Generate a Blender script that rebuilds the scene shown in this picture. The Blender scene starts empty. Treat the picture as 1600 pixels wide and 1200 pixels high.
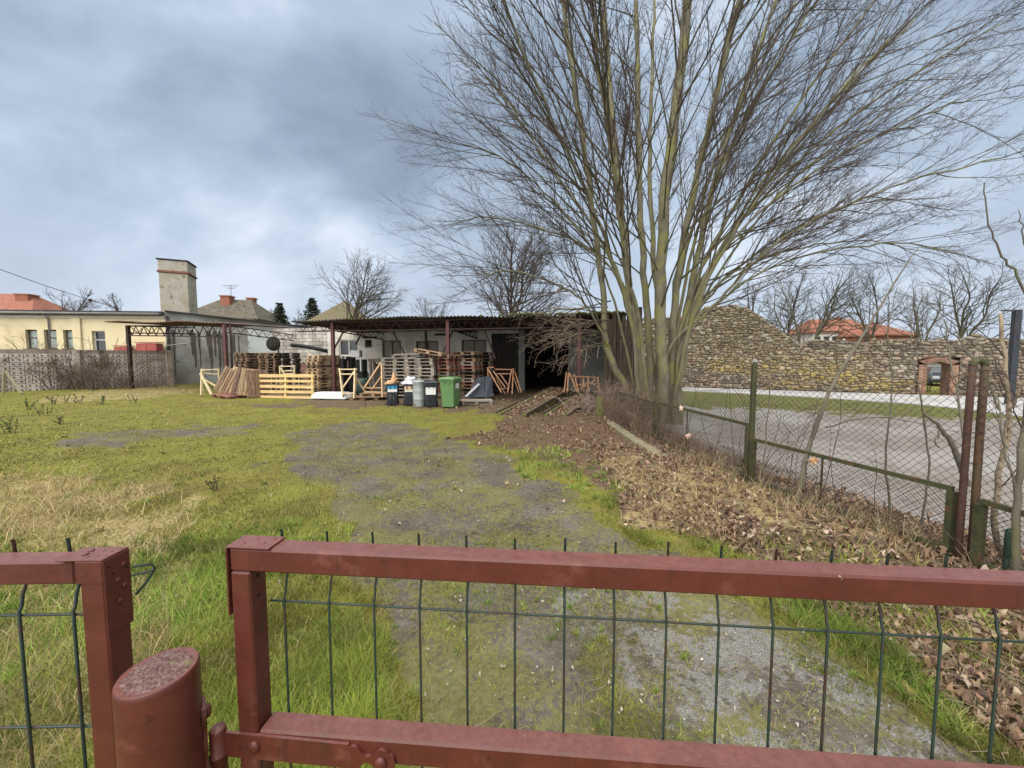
import bpy, math, random
import numpy as np
from mathutils import Vector, Matrix

# ------------------------------------------------------------------ camera, world, sun, exposure
SC = bpy.context.scene
COL = SC.collection
F = 600.0                      # focal length in pixels of the 1600 px wide photograph (13.5 mm ultra wide)
PITCH = math.atan(40.0 / 600.0)
CAMH = 1.75
CP, SP = math.cos(PITCH), math.sin(PITCH)
cam_d = bpy.data.cameras.new("camera")
cam = bpy.data.objects.new("camera", cam_d)
COL.objects.link(cam)
cam.location = (0, 0, CAMH)
cam.rotation_euler = (math.pi / 2 - PITCH, 0, 0)
cam_d.sensor_width = 36.0
cam_d.lens = 36.0 * F / 1600.0
cam_d.clip_start = 0.03
cam_d.clip_end = 2000.0
SC.camera = cam

SUN_EL, SUN_AZ = math.radians(48), math.radians(205)
w = bpy.data.worlds.new("World")
SC.world = w
w.use_nodes = True
nt = w.node_tree
nt.nodes.clear()
def wn(t, **kw):
    n = nt.nodes.new(t)
    for k, v in kw.items():
        setattr(n, k, v)
    return n
def wl(a, b):
    nt.links.new(a, b)
def wmath(op, a, b=None, c=None):
    n = wn('ShaderNodeMath', operation=op)
    for i, v in enumerate((a, b, c)):
        if v is None: continue
        if isinstance(v, (int, float)): n.inputs[i].default_value = v
        else: wl(v, n.inputs[i])
    return n.outputs[0]
sky = wn('ShaderNodeTexSky', sky_type='NISHITA')
sky.sun_disc = False
sky.sun_elevation = SUN_EL
sky.sun_rotation = SUN_AZ
sky.dust_density = 2.0
tc = wn('ShaderNodeTexCoord')
sep = wn('ShaderNodeSeparateXYZ')
wl(tc.outputs['Generated'], sep.inputs[0])
zc = wmath('MAXIMUM', sep.outputs[2], 0.0)
den = wmath('ADD', zc, 0.62)
cx = wmath('DIVIDE', sep.outputs[0], den)
cy = wmath('DIVIDE', sep.outputs[1], den)
comb = wn('ShaderNodeCombineXYZ')
wl(cx, comb.inputs[0]); wl(cy, comb.inputs[1])
comb.inputs[2].default_value = 1.35
def cloud_noise(scale, detail, rough, dist, off):
    mp = wn('ShaderNodeMapping')
    mp.inputs['Location'].default_value = off
    mp.inputs['Scale'].default_value = (1.0, 1.25, 1.0)
    wl(comb.outputs[0], mp.inputs[0])
    n = wn('ShaderNodeTexNoise')
    n.inputs['Scale'].default_value = scale
    n.inputs['Detail'].default_value = detail
    n.inputs['Roughness'].default_value = rough
    n.inputs['Distortion'].default_value = dist
    wl(mp.outputs[0], n.inputs['Vector'])
    return n.outputs[0]
n1 = cloud_noise(1.5, 7, 0.50, 0.25, (0.35, 0.9, 0.0))
n2 = cloud_noise(4.4, 8, 0.52, 0.25, (5.1, 2.2, 3.0))
n3 = cloud_noise(0.8, 3, 0.5, 0.3, (2.4, 7.3, 1.0))
mixn = wmath('ADD', wmath('ADD', wmath('MULTIPLY', n1, 0.48), wmath('MULTIPLY', n2, 0.24)), wmath('MULTIPLY', n3, 0.28))
ramp = wn('ShaderNodeValToRGB')
cr = ramp.color_ramp
cr.elements[0].position = 0.40; cr.elements[0].color = (0.235, 0.295, 0.38, 1)
cr.elements[1].position = 0.61; cr.elements[1].color = (0.80, 0.88, 1.0, 1)
e = cr.elements.new(0.47); e.color = (0.335, 0.42, 0.535, 1)
e = cr.elements.new(0.54); e.color = (0.49, 0.595, 0.73, 1)
wl(mixn, ramp.inputs[0])
# paler band near the horizon, extra brightness added overhead, out of view, to light the ground (overcast sky is brightest at the zenith)
hz = wn('ShaderNodeMapRange'); hz.interpolation_type = 'SMOOTHSTEP'
hz.inputs['From Min'].default_value = 0.0; hz.inputs['From Max'].default_value = 0.42
hz.inputs['To Min'].default_value = 0.75; hz.inputs['To Max'].default_value = 0.0
wl(zc, hz.inputs['Value'])
hmix = wn('ShaderNodeMix', data_type='RGBA')
wl(hz.outputs[0], hmix.inputs[0]); wl(ramp.outputs[0], hmix.inputs[6])
hmix.inputs[7].default_value = (0.64, 0.72, 0.84, 1)
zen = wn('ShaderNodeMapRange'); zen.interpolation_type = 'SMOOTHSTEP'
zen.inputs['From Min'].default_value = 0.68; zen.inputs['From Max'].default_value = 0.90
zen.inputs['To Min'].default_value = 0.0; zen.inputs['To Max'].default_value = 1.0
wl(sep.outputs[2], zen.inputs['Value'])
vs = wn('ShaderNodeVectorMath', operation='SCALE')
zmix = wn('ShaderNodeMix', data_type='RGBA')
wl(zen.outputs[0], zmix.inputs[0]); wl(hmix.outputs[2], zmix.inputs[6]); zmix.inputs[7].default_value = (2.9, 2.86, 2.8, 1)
# added glow in the unseen sky behind the viewer, lighting faces turned this way
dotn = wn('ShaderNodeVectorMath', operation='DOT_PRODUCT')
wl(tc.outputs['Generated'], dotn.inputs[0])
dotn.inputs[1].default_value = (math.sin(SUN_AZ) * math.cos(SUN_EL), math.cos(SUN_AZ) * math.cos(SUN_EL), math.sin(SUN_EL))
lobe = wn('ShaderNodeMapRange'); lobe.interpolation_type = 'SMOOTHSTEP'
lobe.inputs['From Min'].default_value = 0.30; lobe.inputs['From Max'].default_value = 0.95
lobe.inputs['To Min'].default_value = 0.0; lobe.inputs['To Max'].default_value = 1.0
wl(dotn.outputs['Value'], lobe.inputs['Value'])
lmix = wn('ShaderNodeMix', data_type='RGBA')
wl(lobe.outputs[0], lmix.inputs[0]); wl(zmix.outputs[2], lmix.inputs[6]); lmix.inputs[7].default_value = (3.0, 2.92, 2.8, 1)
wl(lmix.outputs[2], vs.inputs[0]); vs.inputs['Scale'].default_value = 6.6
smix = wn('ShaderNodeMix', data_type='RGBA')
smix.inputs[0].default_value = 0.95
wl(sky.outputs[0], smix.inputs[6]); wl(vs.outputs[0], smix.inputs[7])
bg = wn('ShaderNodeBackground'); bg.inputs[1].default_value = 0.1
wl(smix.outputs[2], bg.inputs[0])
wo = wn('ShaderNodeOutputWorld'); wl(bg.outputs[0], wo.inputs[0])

sun_d = bpy.data.lights.new("sun", 'SUN')
sun_d.energy = 0.8
sun_d.angle = math.radians(45)
sun_d.color = (1.0, 0.95, 0.88)
sun = bpy.data.objects.new("sun", sun_d)
COL.objects.link(sun)
sdir = Vector((math.sin(SUN_AZ) * math.cos(SUN_EL), math.cos(SUN_AZ) * math.cos(SUN_EL), math.sin(SUN_EL)))
sun.rotation_euler = sdir.to_track_quat('Z', 'Y').to_euler()
sun.location = (0, 0, 30)

vs_ = SC.view_settings
SC.display_settings.display_device = 'sRGB'
vs_.view_transform = 'Standard'
vs_.look = 'None'
vs_.exposure = 0.70
vs_.gamma = 1.0
SC.render.engine = 'CYCLES'

# ------------------------------------------------------------------ helpers
RNG = np.random.default_rng(7)
random.seed(7)

def rayd(px, py):
    u = (px - 800.0) / F; v = (600.0 - py) / F
    return Vector((u, CP + v * SP, -SP + v * CP))
def at(px, py, Y):                       # the world point seen at a photo pixel, at distance Y
    d = rayd(px, py); t = Y / d.y
    return Vector((d.x * t, Y, CAMH + d.z * t))
def G(px, py, z=0.0):                    # the world point seen at a photo pixel, on height z
    d = rayd(px, py); t = (z - CAMH) / d.z
    return Vector((d.x * t, d.y * t, z))
def proj_np(X, Y, Z):
    zr = Z - CAMH
    dep = Y * CP - zr * SP
    up = Y * SP + zr * CP
    dep = np.where(dep < 0.05, 0.05, dep)
    return 800 + F * X / dep, 600 - F * up / dep

def smooth(a, b, x):
    t = np.clip((x - a) / (b - a), 0, 1)
    return t * t * (3 - 2 * t)
def _hash(ix, iy, s):
    h = (ix * 374761393 + iy * 668265263 + s * 974711) & 0xffffffff
    h = ((h ^ (h >> 13)) * 1274126177) & 0xffffffff
    return ((h ^ (h >> 16)) & 0xffff) / 65535.0
def vnoise(x, y, s=0):
    x = np.asarray(x, float); y = np.asarray(y, float)
    ix = np.floor(x).astype(np.int64); iy = np.floor(y).astype(np.int64)
    fx = x - ix; fy = y - iy
    fx = fx * fx * (3 - 2 * fx); fy = fy * fy * (3 - 2 * fy)
    a = _hash(ix, iy, s); b = _hash(ix + 1, iy, s); c = _hash(ix, iy + 1, s); d = _hash(ix + 1, iy + 1, s)
    return (a * (1 - fx) + b * fx) * (1 - fy) + (c * (1 - fx) + d * fx) * fy
def fbm(x, y, o=4, s=0):
    v = 0; a = 0.5; f = 1.0
    for i in range(o):
        v = v + a * vnoise(np.asarray(x) * f, np.asarray(y) * f, s + i * 17); a *= 0.5; f *= 2.03
    return v / (1 - 0.5 ** o)
def inpoly(px, py, poly):
    r = np.zeros(np.shape(px), bool)
    n = len(poly); j = n - 1
    for i in range(n):
        xi, yi = poly[i]; xj, yj = poly[j]
        if yi != yj:
            c = ((yi > py) != (yj > py)) & (px < (xj - xi) * (py - yi) / (yj - yi) + xi)
            r ^= c
        j = i
    return r

# ---- materials
def mat(name, cols, scale=4.0, rough=0.85, bump=0.0, bscale=None, detail=6.0, vcol=False, rand=0.0,
        metallic=0.0, spec=0.3, stretch=(1, 1, 1), coord='Object', spots=None, dist=0.0, pos=None):
    m = bpy.data.materials.new(name); m.use_nodes = True
    t = m.node_tree; N = t.nodes; Lk = t.links
    b = N['Principled BSDF']
    b.inputs['Roughness'].default_value = rough
    b.inputs['Metallic'].default_value = metallic
    b.inputs['Specular IOR Level'].default_value = spec
    tc = N.new('ShaderNodeTexCoord')
    mp = N.new('ShaderNodeMapping'); mp.inputs['Scale'].default_value = stretch
    Lk.new(tc.outputs[coord], mp.inputs[0])
    nz = N.new('ShaderNodeTexNoise'); nz.inputs['Scale'].default_value = scale
    nz.inputs['Detail'].default_value = detail; nz.inputs['Roughness'].default_value = 0.6
    nz.inputs['Distortion'].default_value = dist
    Lk.new(mp.outputs[0], nz.inputs['Vector'])
    rp = N.new('ShaderNodeValToRGB')
    els = rp.color_ramp.elements
    k = len(cols)
    if pos is None:
        pos = [0.5] if k == 1 else [0.32 + 0.36 * i / (k - 1) for i in range(k)]
    els[0].position = pos[0]; els[0].color = (*cols[0], 1)
    if k == 1:
        els[1].position = 1.0; els[1].color = (*cols[0], 1)
    else:
        els[1].position = pos[-1]; els[1].color = (*cols[-1], 1)
        for i in range(1, k - 1):
            e = els.new(pos[i]); e.color = (*cols[i], 1)
    Lk.new(nz.outputs[0], rp.inputs[0])
    out = rp.outputs[0]
    if spots:                                            # irregular stains: (colour, scale, threshold, softness)
        for (sc_, ss, th, so) in spots:
            n3 = N.new('ShaderNodeTexNoise'); n3.inputs['Scale'].default_value = ss
            n3.inputs['Detail'].default_value = 8; n3.inputs['Roughness'].default_value = 0.65
            mp3 = N.new('ShaderNodeMapping'); mp3.inputs['Location'].default_value = (ss * 3.1, 7.7, 1.3)
            Lk.new(tc.outputs[coord], mp3.inputs[0]); Lk.new(mp3.outputs[0], n3.inputs['Vector'])
            mr = N.new('ShaderNodeMapRange'); mr.inputs['From Min'].default_value = th
            mr.inputs['From Max'].default_value = th + so
            Lk.new(n3.outputs[0], mr.inputs['Value'])
            mx = N.new('ShaderNodeMix'); mx.data_type = 'RGBA'
            Lk.new(mr.outputs[0], mx.inputs[0]); Lk.new(out, mx.inputs[6])
            mx.inputs[7].default_value = (*sc_, 1)
            out = mx.outputs[2]
    if vcol:
        at_ = N.new('ShaderNodeAttribute'); at_.attribute_name = 'Col'
        mx = N.new('ShaderNodeMix'); mx.data_type = 'RGBA'; mx.blend_type = 'MULTIPLY'
        mx.inputs[0].default_value = 1.0
        Lk.new(out, mx.inputs[6]); Lk.new(at_.outputs['Color'], mx.inputs[7])
        out = mx.outputs[2]
    if rand:
        oi = N.new('ShaderNodeObjectInfo')
        mr = N.new('ShaderNodeMapRange'); mr.inputs['To Min'].default_value = 1 - rand; mr.inputs['To Max'].default_value = 1 + rand
        Lk.new(oi.outputs['Random'], mr.inputs['Value'])
        vm = N.new('ShaderNodeVectorMath'); vm.operation = 'SCALE'
        Lk.new(out, vm.inputs[0]); Lk.new(mr.outputs[0], vm.inputs['Scale'])
        out = vm.outputs[0]
    Lk.new(out, b.inputs['Base Color'])
    if bump:
        n2 = N.new('ShaderNodeTexNoise'); n2.inputs['Scale'].default_value = bscale or scale * 6
        n2.inputs['Detail'].default_value = 5
        Lk.new(mp.outputs[0], n2.inputs['Vector'])
        bp = N.new('ShaderNodeBump'); bp.inputs['Strength'].default_value = bump; bp.inputs['Distance'].default_value = 0.02
        Lk.new(n2.outputs[0], bp.inputs['Height']); Lk.new(bp.outputs[0], b.inputs['Normal'])
    return m

# ---- objects
ROOTM = {}
def tag(o, label=None, cat=None, group=None, kind=None):
    if label: o['label'] = label
    if cat: o['category'] = cat
    if group: o['group'] = group
    if kind: o['kind'] = kind
    return o
def thing(name, label, cat, loc=(0, 0, 0), rz=0.0, group=None):
    o = bpy.data.objects.new(name, None); COL.objects.link(o)
    o.empty_display_size = 0.2
    o.location = loc; o.rotation_euler = (0, 0, rz)
    ROOTM[o.name] = Matrix.Translation(Vector(loc)) @ Matrix.Rotation(rz, 4, 'Z')
    return tag(o, label, cat, group)

def np_mesh(name, V, quads=None, tris=None, cols=None, smooth_=False):
    me = bpy.data.meshes.new(name)
    V = np.asarray(V, np.float32)
    nq = 0 if quads is None else len(quads); ntr = 0 if tris is None else len(tris)
    me.vertices.add(len(V)); me.vertices.foreach_set('co', V.ravel())
    li = []
    if nq: li.append(np.asarray(quads, np.int32).ravel())
    if ntr: li.append(np.asarray(tris, np.int32).ravel())
    li = np.concatenate(li)
    me.loops.add(len(li)); me.loops.foreach_set('vertex_index', li)
    me.polygons.add(nq + ntr)
    ls = np.concatenate([np.arange(nq) * 4, nq * 4 + np.arange(ntr) * 3]).astype(np.int32)
    me.polygons.foreach_set('loop_start', ls)
    if smooth_:
        me.polygons.foreach_set('use_smooth', np.ones(nq + ntr, bool))
    me.update(calc_edges=True)
    if cols is not None:
        ca = me.color_attributes.new('Col', 'FLOAT_COLOR', 'POINT')
        c4 = np.ones((len(V), 4), np.float32); c4[:, :cols.shape[1]] = cols
        ca.data.foreach_set('color', c4.ravel())
    return me
def link(name, me, m, parent=None, loc=None):
    o = bpy.data.objects.new(name, me); COL.objects.link(o)
    if m is not None:
        for mm in (m if isinstance(m, (list, tuple)) else [m]):
            me.materials.append(mm)
    if parent is not None:
        o.parent = parent
        ROOTM[o.name] = ROOTM[parent.name]
    else:
        if loc is not None: o.location = loc
        ROOTM[o.name] = Matrix.Translation(Vector(loc or (0, 0, 0)))
    return o

class MB:
    """collects shapes in world space; build() links them as one mesh object"""
    def __init__(s):
        s.v = []; s.f = []; s.c = []; s.hasc = False; s.sm = []
    def add(s, verts, faces, col=None, sm=False):
        o = len(s.v)
        s.v.extend(tuple(p) for p in verts)
        s.f.extend(tuple(i + o for i in f) for f in faces)
        s.sm.extend([sm] * len(faces))
        if col is not None: s.hasc = True
        s.c.extend([col or (1, 1, 1)] * len(verts))
        return s
    def box(s, c, size, M=None, col=None, bev=0.0, taper=None):
        """centre, full size, optional rotation matrix; bevelled edges when bev > 0"""
        hx, hy, hz = (a / 2 for a in size)
        c = Vector(c)
        if bev <= 0:
            P = [Vector((x * hx, y * hy, z * hz)) for z in (-1, 1) for y in (-1, 1) for x in (-1, 1)]
            if taper:
                for p in P:
                    if p.z > 0: p.x *= taper[0]; p.y *= taper[1]
            Fc = [(0, 2, 3, 1), (4, 5, 7, 6), (0, 1, 5, 4), (2, 6, 7, 3), (0, 4, 6, 2), (1, 3, 7, 5)]
        else:
            b = min(bev, hx * .9, hy * .9, hz * .9)
            P = []; idx = {}
            for sx in (-1, 1):
                for sy in (-1, 1):
                    for sz in (-1, 1):
                        for a in range(3):
                            p = [sx * (hx - b), sy * (hy - b), sz * (hz - b)]
                            p[a] = (sx * hx, sy * hy, sz * hz)[a]
                            idx[(sx, sy, sz, a)] = len(P); P.append(Vector(p))
            if taper:
                for p in P:
                    if p.z > 0: p.x *= taper[0]; p.y *= taper[1]
            Fc = []
            def q(*k): Fc.append(tuple(idx[i] for i in k))
            for a in range(3):
                o1, o2 = [(1, 2), (2, 0), (0, 1)][a]
                for sg in (-1, 1):
                    seq = []
                    for (p1, p2) in ((-1, -1), (1, -1), (1, 1), (-1, 1)):
                        k = [0, 0, 0]; k[a] = sg; k[o1] = p1; k[o2] = p2
                        seq.append((*k, a))
                    if sg < 0: seq.reverse()
                    q(*seq)
            for a in range(3):           # edge bevels along axis a
                o1, o2 = [(1, 2), (2, 0), (0, 1)][a]
                for p1 in (-1, 1):
                    for p2 in (-1, 1):
                        def key(sa, ax):
                            k = [0, 0, 0]; k[a] = sa; k[o1] = p1; k[o2] = p2
                            return (*k, ax)
                        seq = [key(-1, o1), key(1, o1), key(1, o2), key(-1, o2)]
                        if p1 * p2 > 0: seq.reverse()
                        q(*seq)
            for sx in (-1, 1):
                for sy in (-1, 1):
                    for sz in (-1, 1):
                        seq = [(sx, sy, sz, 0), (sx, sy, sz, 1), (sx, sy, sz, 2)]
                        if sx * sy * sz < 0: seq.reverse()
                        q(*seq)
        if M is not None: P = [M @ p for p in P]
        return s.add([p + c for p in P], Fc, col)
    def beam(s, a, b, w_, h_, up=(0, 0, 1), col=None, bev=0.0):
        """a rectangular bar from a to b, w_ wide and h_ high"""
        a = Vector(a); b = Vector(b); d = b - a; L_ = d.length
        if L_ < 1e-6: return s
        x = d / L_; u = Vector(up)
        if abs(x.dot(u)) > 0.98: u = Vector((0, 1, 0)) if abs(x.y) < 0.9 else Vector((1, 0, 0))
        y = u.cross(x).normalized(); z = x.cross(y)
        M = Matrix((x, y, z)).transposed()
        return s.box((a + b) / 2, (L_, w_, h_), M, col, bev)
    def tube(s, pts, r, n=8, col=None, caps=True, sm=True):
        pts = [Vector(p) for p in pts]
        if not hasattr(r, '__len__'): r = [r] * len(pts)
        V = []; ref = None
        for i, p in enumerate(pts):
            t = (pts[min(i + 1, len(pts) - 1)] - pts[max(i - 1, 0)]).normalized()
            if ref is None:
                ref = Vector((0, 0, 1)) if abs(t.z) < 0.9 else Vector((1, 0, 0))
            y = t.cross(ref).normalized(); x = y.cross(t); ref = x
            for k in range(n):
                a = 2 * math.pi * k / n
                V.append(p + (x * math.cos(a) + y * math.sin(a)) * r[i])
        Fc = []
        for i in range(len(pts) - 1):
            for k in range(n):
                k2 = (k + 1) % n
                Fc.append((i * n + k, i * n + k2, (i + 1) * n + k2, (i + 1) * n + k))
        s.add(V, Fc, col, sm)
        if caps:
            o = len(s.v) - len(V)
            s.f.append(tuple(o + k for k in reversed(range(n)))); s.sm.append(False)
            e = o + (len(pts) - 1) * n
            s.f.append(tuple(e + k for k in range(n))); s.sm.append(False)
        return s
    def prism(s, poly, d, col=None):
        """planar polygon (list of points) extruded by vector d"""
        n = len(poly); d = Vector(d)
        P = [Vector(p) for p in poly] + [Vector(p) + d for p in poly]
        Fc = [tuple(range(n)), tuple(reversed(range(n, 2 * n)))]
        for i in range(n):
            j = (i + 1) % n
            Fc.append((i, i + n, j + n, j))
        return s.add(P, Fc, col)
    def lathe(s, c, prof, n=16, col=None, M=None):
        c = Vector(c); V = []; Fc = []
        for (r, z) in prof:
            for k in range(n):
                a = 2 * math.pi * k / n
                p = Vector((r * math.cos(a), r * math.sin(a), z))
                if M is not None: p = M @ p
                V.append(c + p)
        for i in range(len(prof) - 1):
            for k in range(n):
                k2 = (k + 1) % n
                Fc.append((i * n + k, i * n + k2, (i + 1) * n + k2, (i + 1) * n + k))
        s.add(V, Fc, col, True)
        o = len(s.v) - len(V)
        if prof[0][0] > 1e-4: s.f.append(tuple(o + k for k in reversed(range(n)))); s.sm.append(False)
        if prof[-1][0] > 1e-4: s.f.append(tuple(o + (len(prof) - 1) * n + k for k in range(n))); s.sm.append(False)
        return s
    def build(s, name, m, parent=None, loc=None):
        V = [Vector(p) for p in s.v]
        if parent is not None:
            Mi = ROOTM[parent.name].inverted(); V = [Mi @ p for p in V]
        elif loc is not None:
            l = Vector(loc); V = [p - l for p in V]
        me = bpy.data.meshes.new(name)
        me.from_pydata([tuple(p) for p in V], [], s.f)
        me.polygons.foreach_set('use_smooth', s.sm)
        if s.hasc:
            ca = me.color_attributes.new('Col', 'FLOAT_COLOR', 'POINT')
            ca.data.foreach_set('color', np.array([(*c, 1) for c in s.c], np.float32).ravel())
        me.update()
        return link(name, me, m, parent, loc)

# ---- batches of thin tubes (twigs, wires)
def tubes_np(P, R, sides=3):
    """P (N,K,3) centre lines, R (N,K) radii -> verts, quads"""
    N, K, _ = P.shape
    T = np.empty_like(P)
    T[:, 1:-1] = P[:, 2:] - P[:, :-2]
    T[:, 0] = P[:, 1] - P[:, 0]; T[:, -1] = P[:, -1] - P[:, -2]
    T /= np.linalg.norm(T, axis=2, keepdims=True) + 1e-9
    mean = P[:, -1] - P[:, 0]
    mean /= np.linalg.norm(mean, axis=1, keepdims=True) + 1e-9
    ref = np.where(np.abs(mean[:, 2:3]) < 0.8, np.array([[0, 0, 1.0]]), np.array([[1.0, 0, 0]]))
    ref = np.repeat(ref[:, None, :], K, 1)
    X = np.cross(T, ref); X /= np.linalg.norm(X, axis=2, keepdims=True) + 1e-9
    Y = np.cross(T, X)
    a = np.arange(sides) * 2 * np.pi / sides
    V = P[:, :, None, :] + R[:, :, None, None] * (X[:, :, None, :] * np.cos(a)[None, None, :, None] + Y[:, :, None, :] * np.sin(a)[None, None, :, None])
    base = (np.arange(N) * K * sides)[:, None, None]
    i = np.arange(K - 1)[None, :, None]; k = np.arange(sides)[None, None, :]; k2 = (k + 1) % sides
    Q = np.stack([base + i * sides + k, base + i * sides + k2, base + (i + 1) * sides + k2, base + (i + 1) * sides + k], -1)
    return V.reshape(-1, 3), Q.reshape(-1, 4)
class Paths:
    """polylines with radii, grouped by length and side count, turned into one mesh"""
    def __init__(s): s.g = {}
    def add(s, pts, rad, sides=3):
        s.g.setdefault((len(pts), sides), []).append((pts, rad))
    def build(s, name, m, parent=None, loc=None):
        Vs = []; Qs = []; o = 0
        for (K, sd), L_ in s.g.items():
            V, Q = tubes_np(np.array([p for p, _ in L_], float), np.array([r for _, r in L_], float), sd)
            Vs.append(V); Qs.append(Q + o); o += len(V)
        V = np.concatenate(Vs); Q = np.concatenate(Qs)
        if parent is not None:
            Mi = np.array(ROOTM[parent.name].inverted())
            V = V @ Mi[:3, :3].T + Mi[:3, 3]
        elif loc is not None:
            V = V - np.array(loc)
        return link(name, np_mesh(name, V, Q, smooth_=True), m, parent, loc)

def catmull(pts, per=6):
    pts = [np.array(p, float) for p in pts]
    P = [2 * pts[0] - pts[1]] + pts + [2 * pts[-1] - pts[-2]]
    out = []
    for i in range(1, len(P) - 2):
        p0, p1, p2, p3 = P[i - 1:i + 3]
        for k in range(per):
            t = k / per
            out.append(0.5 * ((2 * p1) + (-p0 + p2) * t + (2 * p0 - 5 * p1 + 4 * p2 - p3) * t * t + (-p0 + 3 * p1 - 3 * p2 + p3) * t ** 3))
    out.append(pts[-1])
    return np.array(out)
# ------------------------------------------------------------------ ground
def fence_x(y):
    y = np.asarray(y, float)
    return np.interp(y, [-5, 3.1, 5.2, 7.85, 12.0, 16.0, 40.0], [4.1, 3.72, 3.26, 3.0, 2.95, 5.5, 9.0])
WALL0 = np.array([13.7, 29.9]); WDIR = np.array([0.8903, -0.4554]); WNRM = np.array([-0.4554, -0.8903])   # stone wall line
def gz(x, y):
    x = np.asarray(x, float); y = np.asarray(y, float)
    s = x - fence_x(y)
    base = -0.5 * smooth(0.15, 3.2, s)
    hump = 0.09 * smooth(1.4, 0.25, np.abs(s + 0.55)) * smooth(2.0, 3.0, y) * (y < 12)
    far = smooth(60, 20, np.hypot(x, y))
    n = (fbm(x * 0.55, y * 0.55, 3, 3) - 0.5) * 0.09 + (fbm(x * 3.1, y * 3.1, 3, 9) - 0.5) * 0.035
    flat = smooth(2.6, 0.8, s) * 0.9 + 0.1
    return base + (n * flat) * far + hump * far

POLY = dict(
 dirt=[(432, 712), (462, 676), (560, 655), (650, 662), (745, 698), (860, 758), (960, 818), (1060, 880), (1230, 980), (1420, 1110), (1570, 1215), (1400, 1500), (600, 1500), (640, 1210), (650, 1100), (605, 960), (572, 870), (520, 790), (460, 740)],
 stripe=[(30, 702), (140, 674), (330, 664), (430, 668), (330, 681), (160, 697)],
 bins=[(330, 628), (470, 632), (480, 617), (560, 612), (820, 612), (880, 640), (800, 650), (700, 638), (560, 636), (450, 637)],
 leaf=[(705, 694), (770, 668), (800, 648), (840, 630), (960, 612), (1010, 640), (1040, 690), (1180, 760), (1360, 840), (1500, 890), (1700, 960), (1900, 1250), (1640, 1210), (1500, 1085), (1300, 960), (1150, 880), (1010, 815), (900, 745), (760, 690)],
 fringe1=[(745, 705), (830, 690), (950, 728), (950, 785), (870, 785)],
 fringe2=[(1160, 915), (1300, 965), (1400, 1010), (1570, 1150), (1510, 1165), (1330, 1030)],
 fringe3=[(1000, 830), (1090, 850), (1140, 890), (1090, 880)],
 straw=[(-300, 775), (60, 742), (200, 768), (285, 800), (250, 850), (262, 930), (210, 1300), (-500, 1300)],
 straw2=[(60, 630), (120, 612), (300, 602), (312, 612), (200, 626)],
 straw3=[(960, 722), (1040, 728), (1120, 780), (1110, 850), (980, 805)],
 straw4=[(1060, 728), (1180, 752), (1300, 815), (1440, 880), (1390, 890), (1200, 830), (1090, 770)],
 slab=[(860, 930), (1000, 925), (1150, 960), (1440, 1120), (1520, 1240), (1180, 1240), (1050, 1120), (930, 1010)],
)
PE_S = [-6, 4.7, 8.5, 10.8, 13.0, 16.0]; PE_O = [3.4, 4.6, 6.2, 7.6, 12.6, 19.0]      # outer edge of the path along the wall
def zone_masks(X, Y):
    """weights of the kinds of ground at world points"""
    jx = (fbm(X * 1.6, Y * 1.6, 6, 31) - 0.5) * 1.25; jy = (fbm(X * 1.6, Y * 1.6, 6, 57) - 0.5) * 1.25
    amp = 0.16 + 0.11 * np.abs(Y)
    px, py = proj_np(X + jx * amp, np.maximum(Y + jy * amp * 1.6, 0.25), np.zeros_like(X))
    z = {k: inpoly(px, py, p).astype(float) for k, p in POLY.items()}
    s = X - fence_x(Y)
    out = {}
    dwall = (X - WALL0[0]) * WNRM[0] + (Y - WALL0[1]) * WNRM[1]
    right = smooth(0.5, 1.3, s) * (Y < 45)
    sw_ = (X - WALL0[0]) * WDIR[0] + (Y - WALL0[1]) * WDIR[1]
    pe = np.interp(sw_, PE_S, PE_O)
    out['strip'] = ((dwall > pe) & (dwall < 13.4 - .10 * np.maximum(sw_, 0) + 3.6 * jx) & (s > 0.6)).astype(float)
    out['yard'] = right * (1 - out['strip']) * (dwall > 0)
    shed = ((Y > 14.6 - 0.21 * (X - 3.7)) & (s < 0.3) & (X > -14) & (Y < 40)).astype(float)
    edge = smooth(-1.2, 0.1, s) * smooth(1.6, 0.5, s) * (Y < 16)
    out['dirt'] = np.clip(z['dirt'] + z['stripe'] + z['bins'] + shed, 0, 1) * (1 - right)
    litter = smooth(2.4, .9, s + 1.4 * jx) * (s > 0.2) * (Y < 14)
    out['litter'] = litter
    out['leaf'] = np.clip((np.clip(z['leaf'] + edge, 0, 1) * (1 - right) + .8 * litter) * (1 - z['dirt']) + .75 * np.clip(z['bins'] + shed, 0, 1), 0, 1)
    fr = np.clip(z['fringe1'] + z['fringe2'] + z['fringe3'], 0, 1)
    out['fringe'] = fr
    out['straw'] = np.clip(z['straw'] + z['straw2'] + z['straw3'] + z['straw4'], 0, 1) * (1 - right)
    out['slab'] = z['slab'] * z['dirt']
    return out

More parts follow.
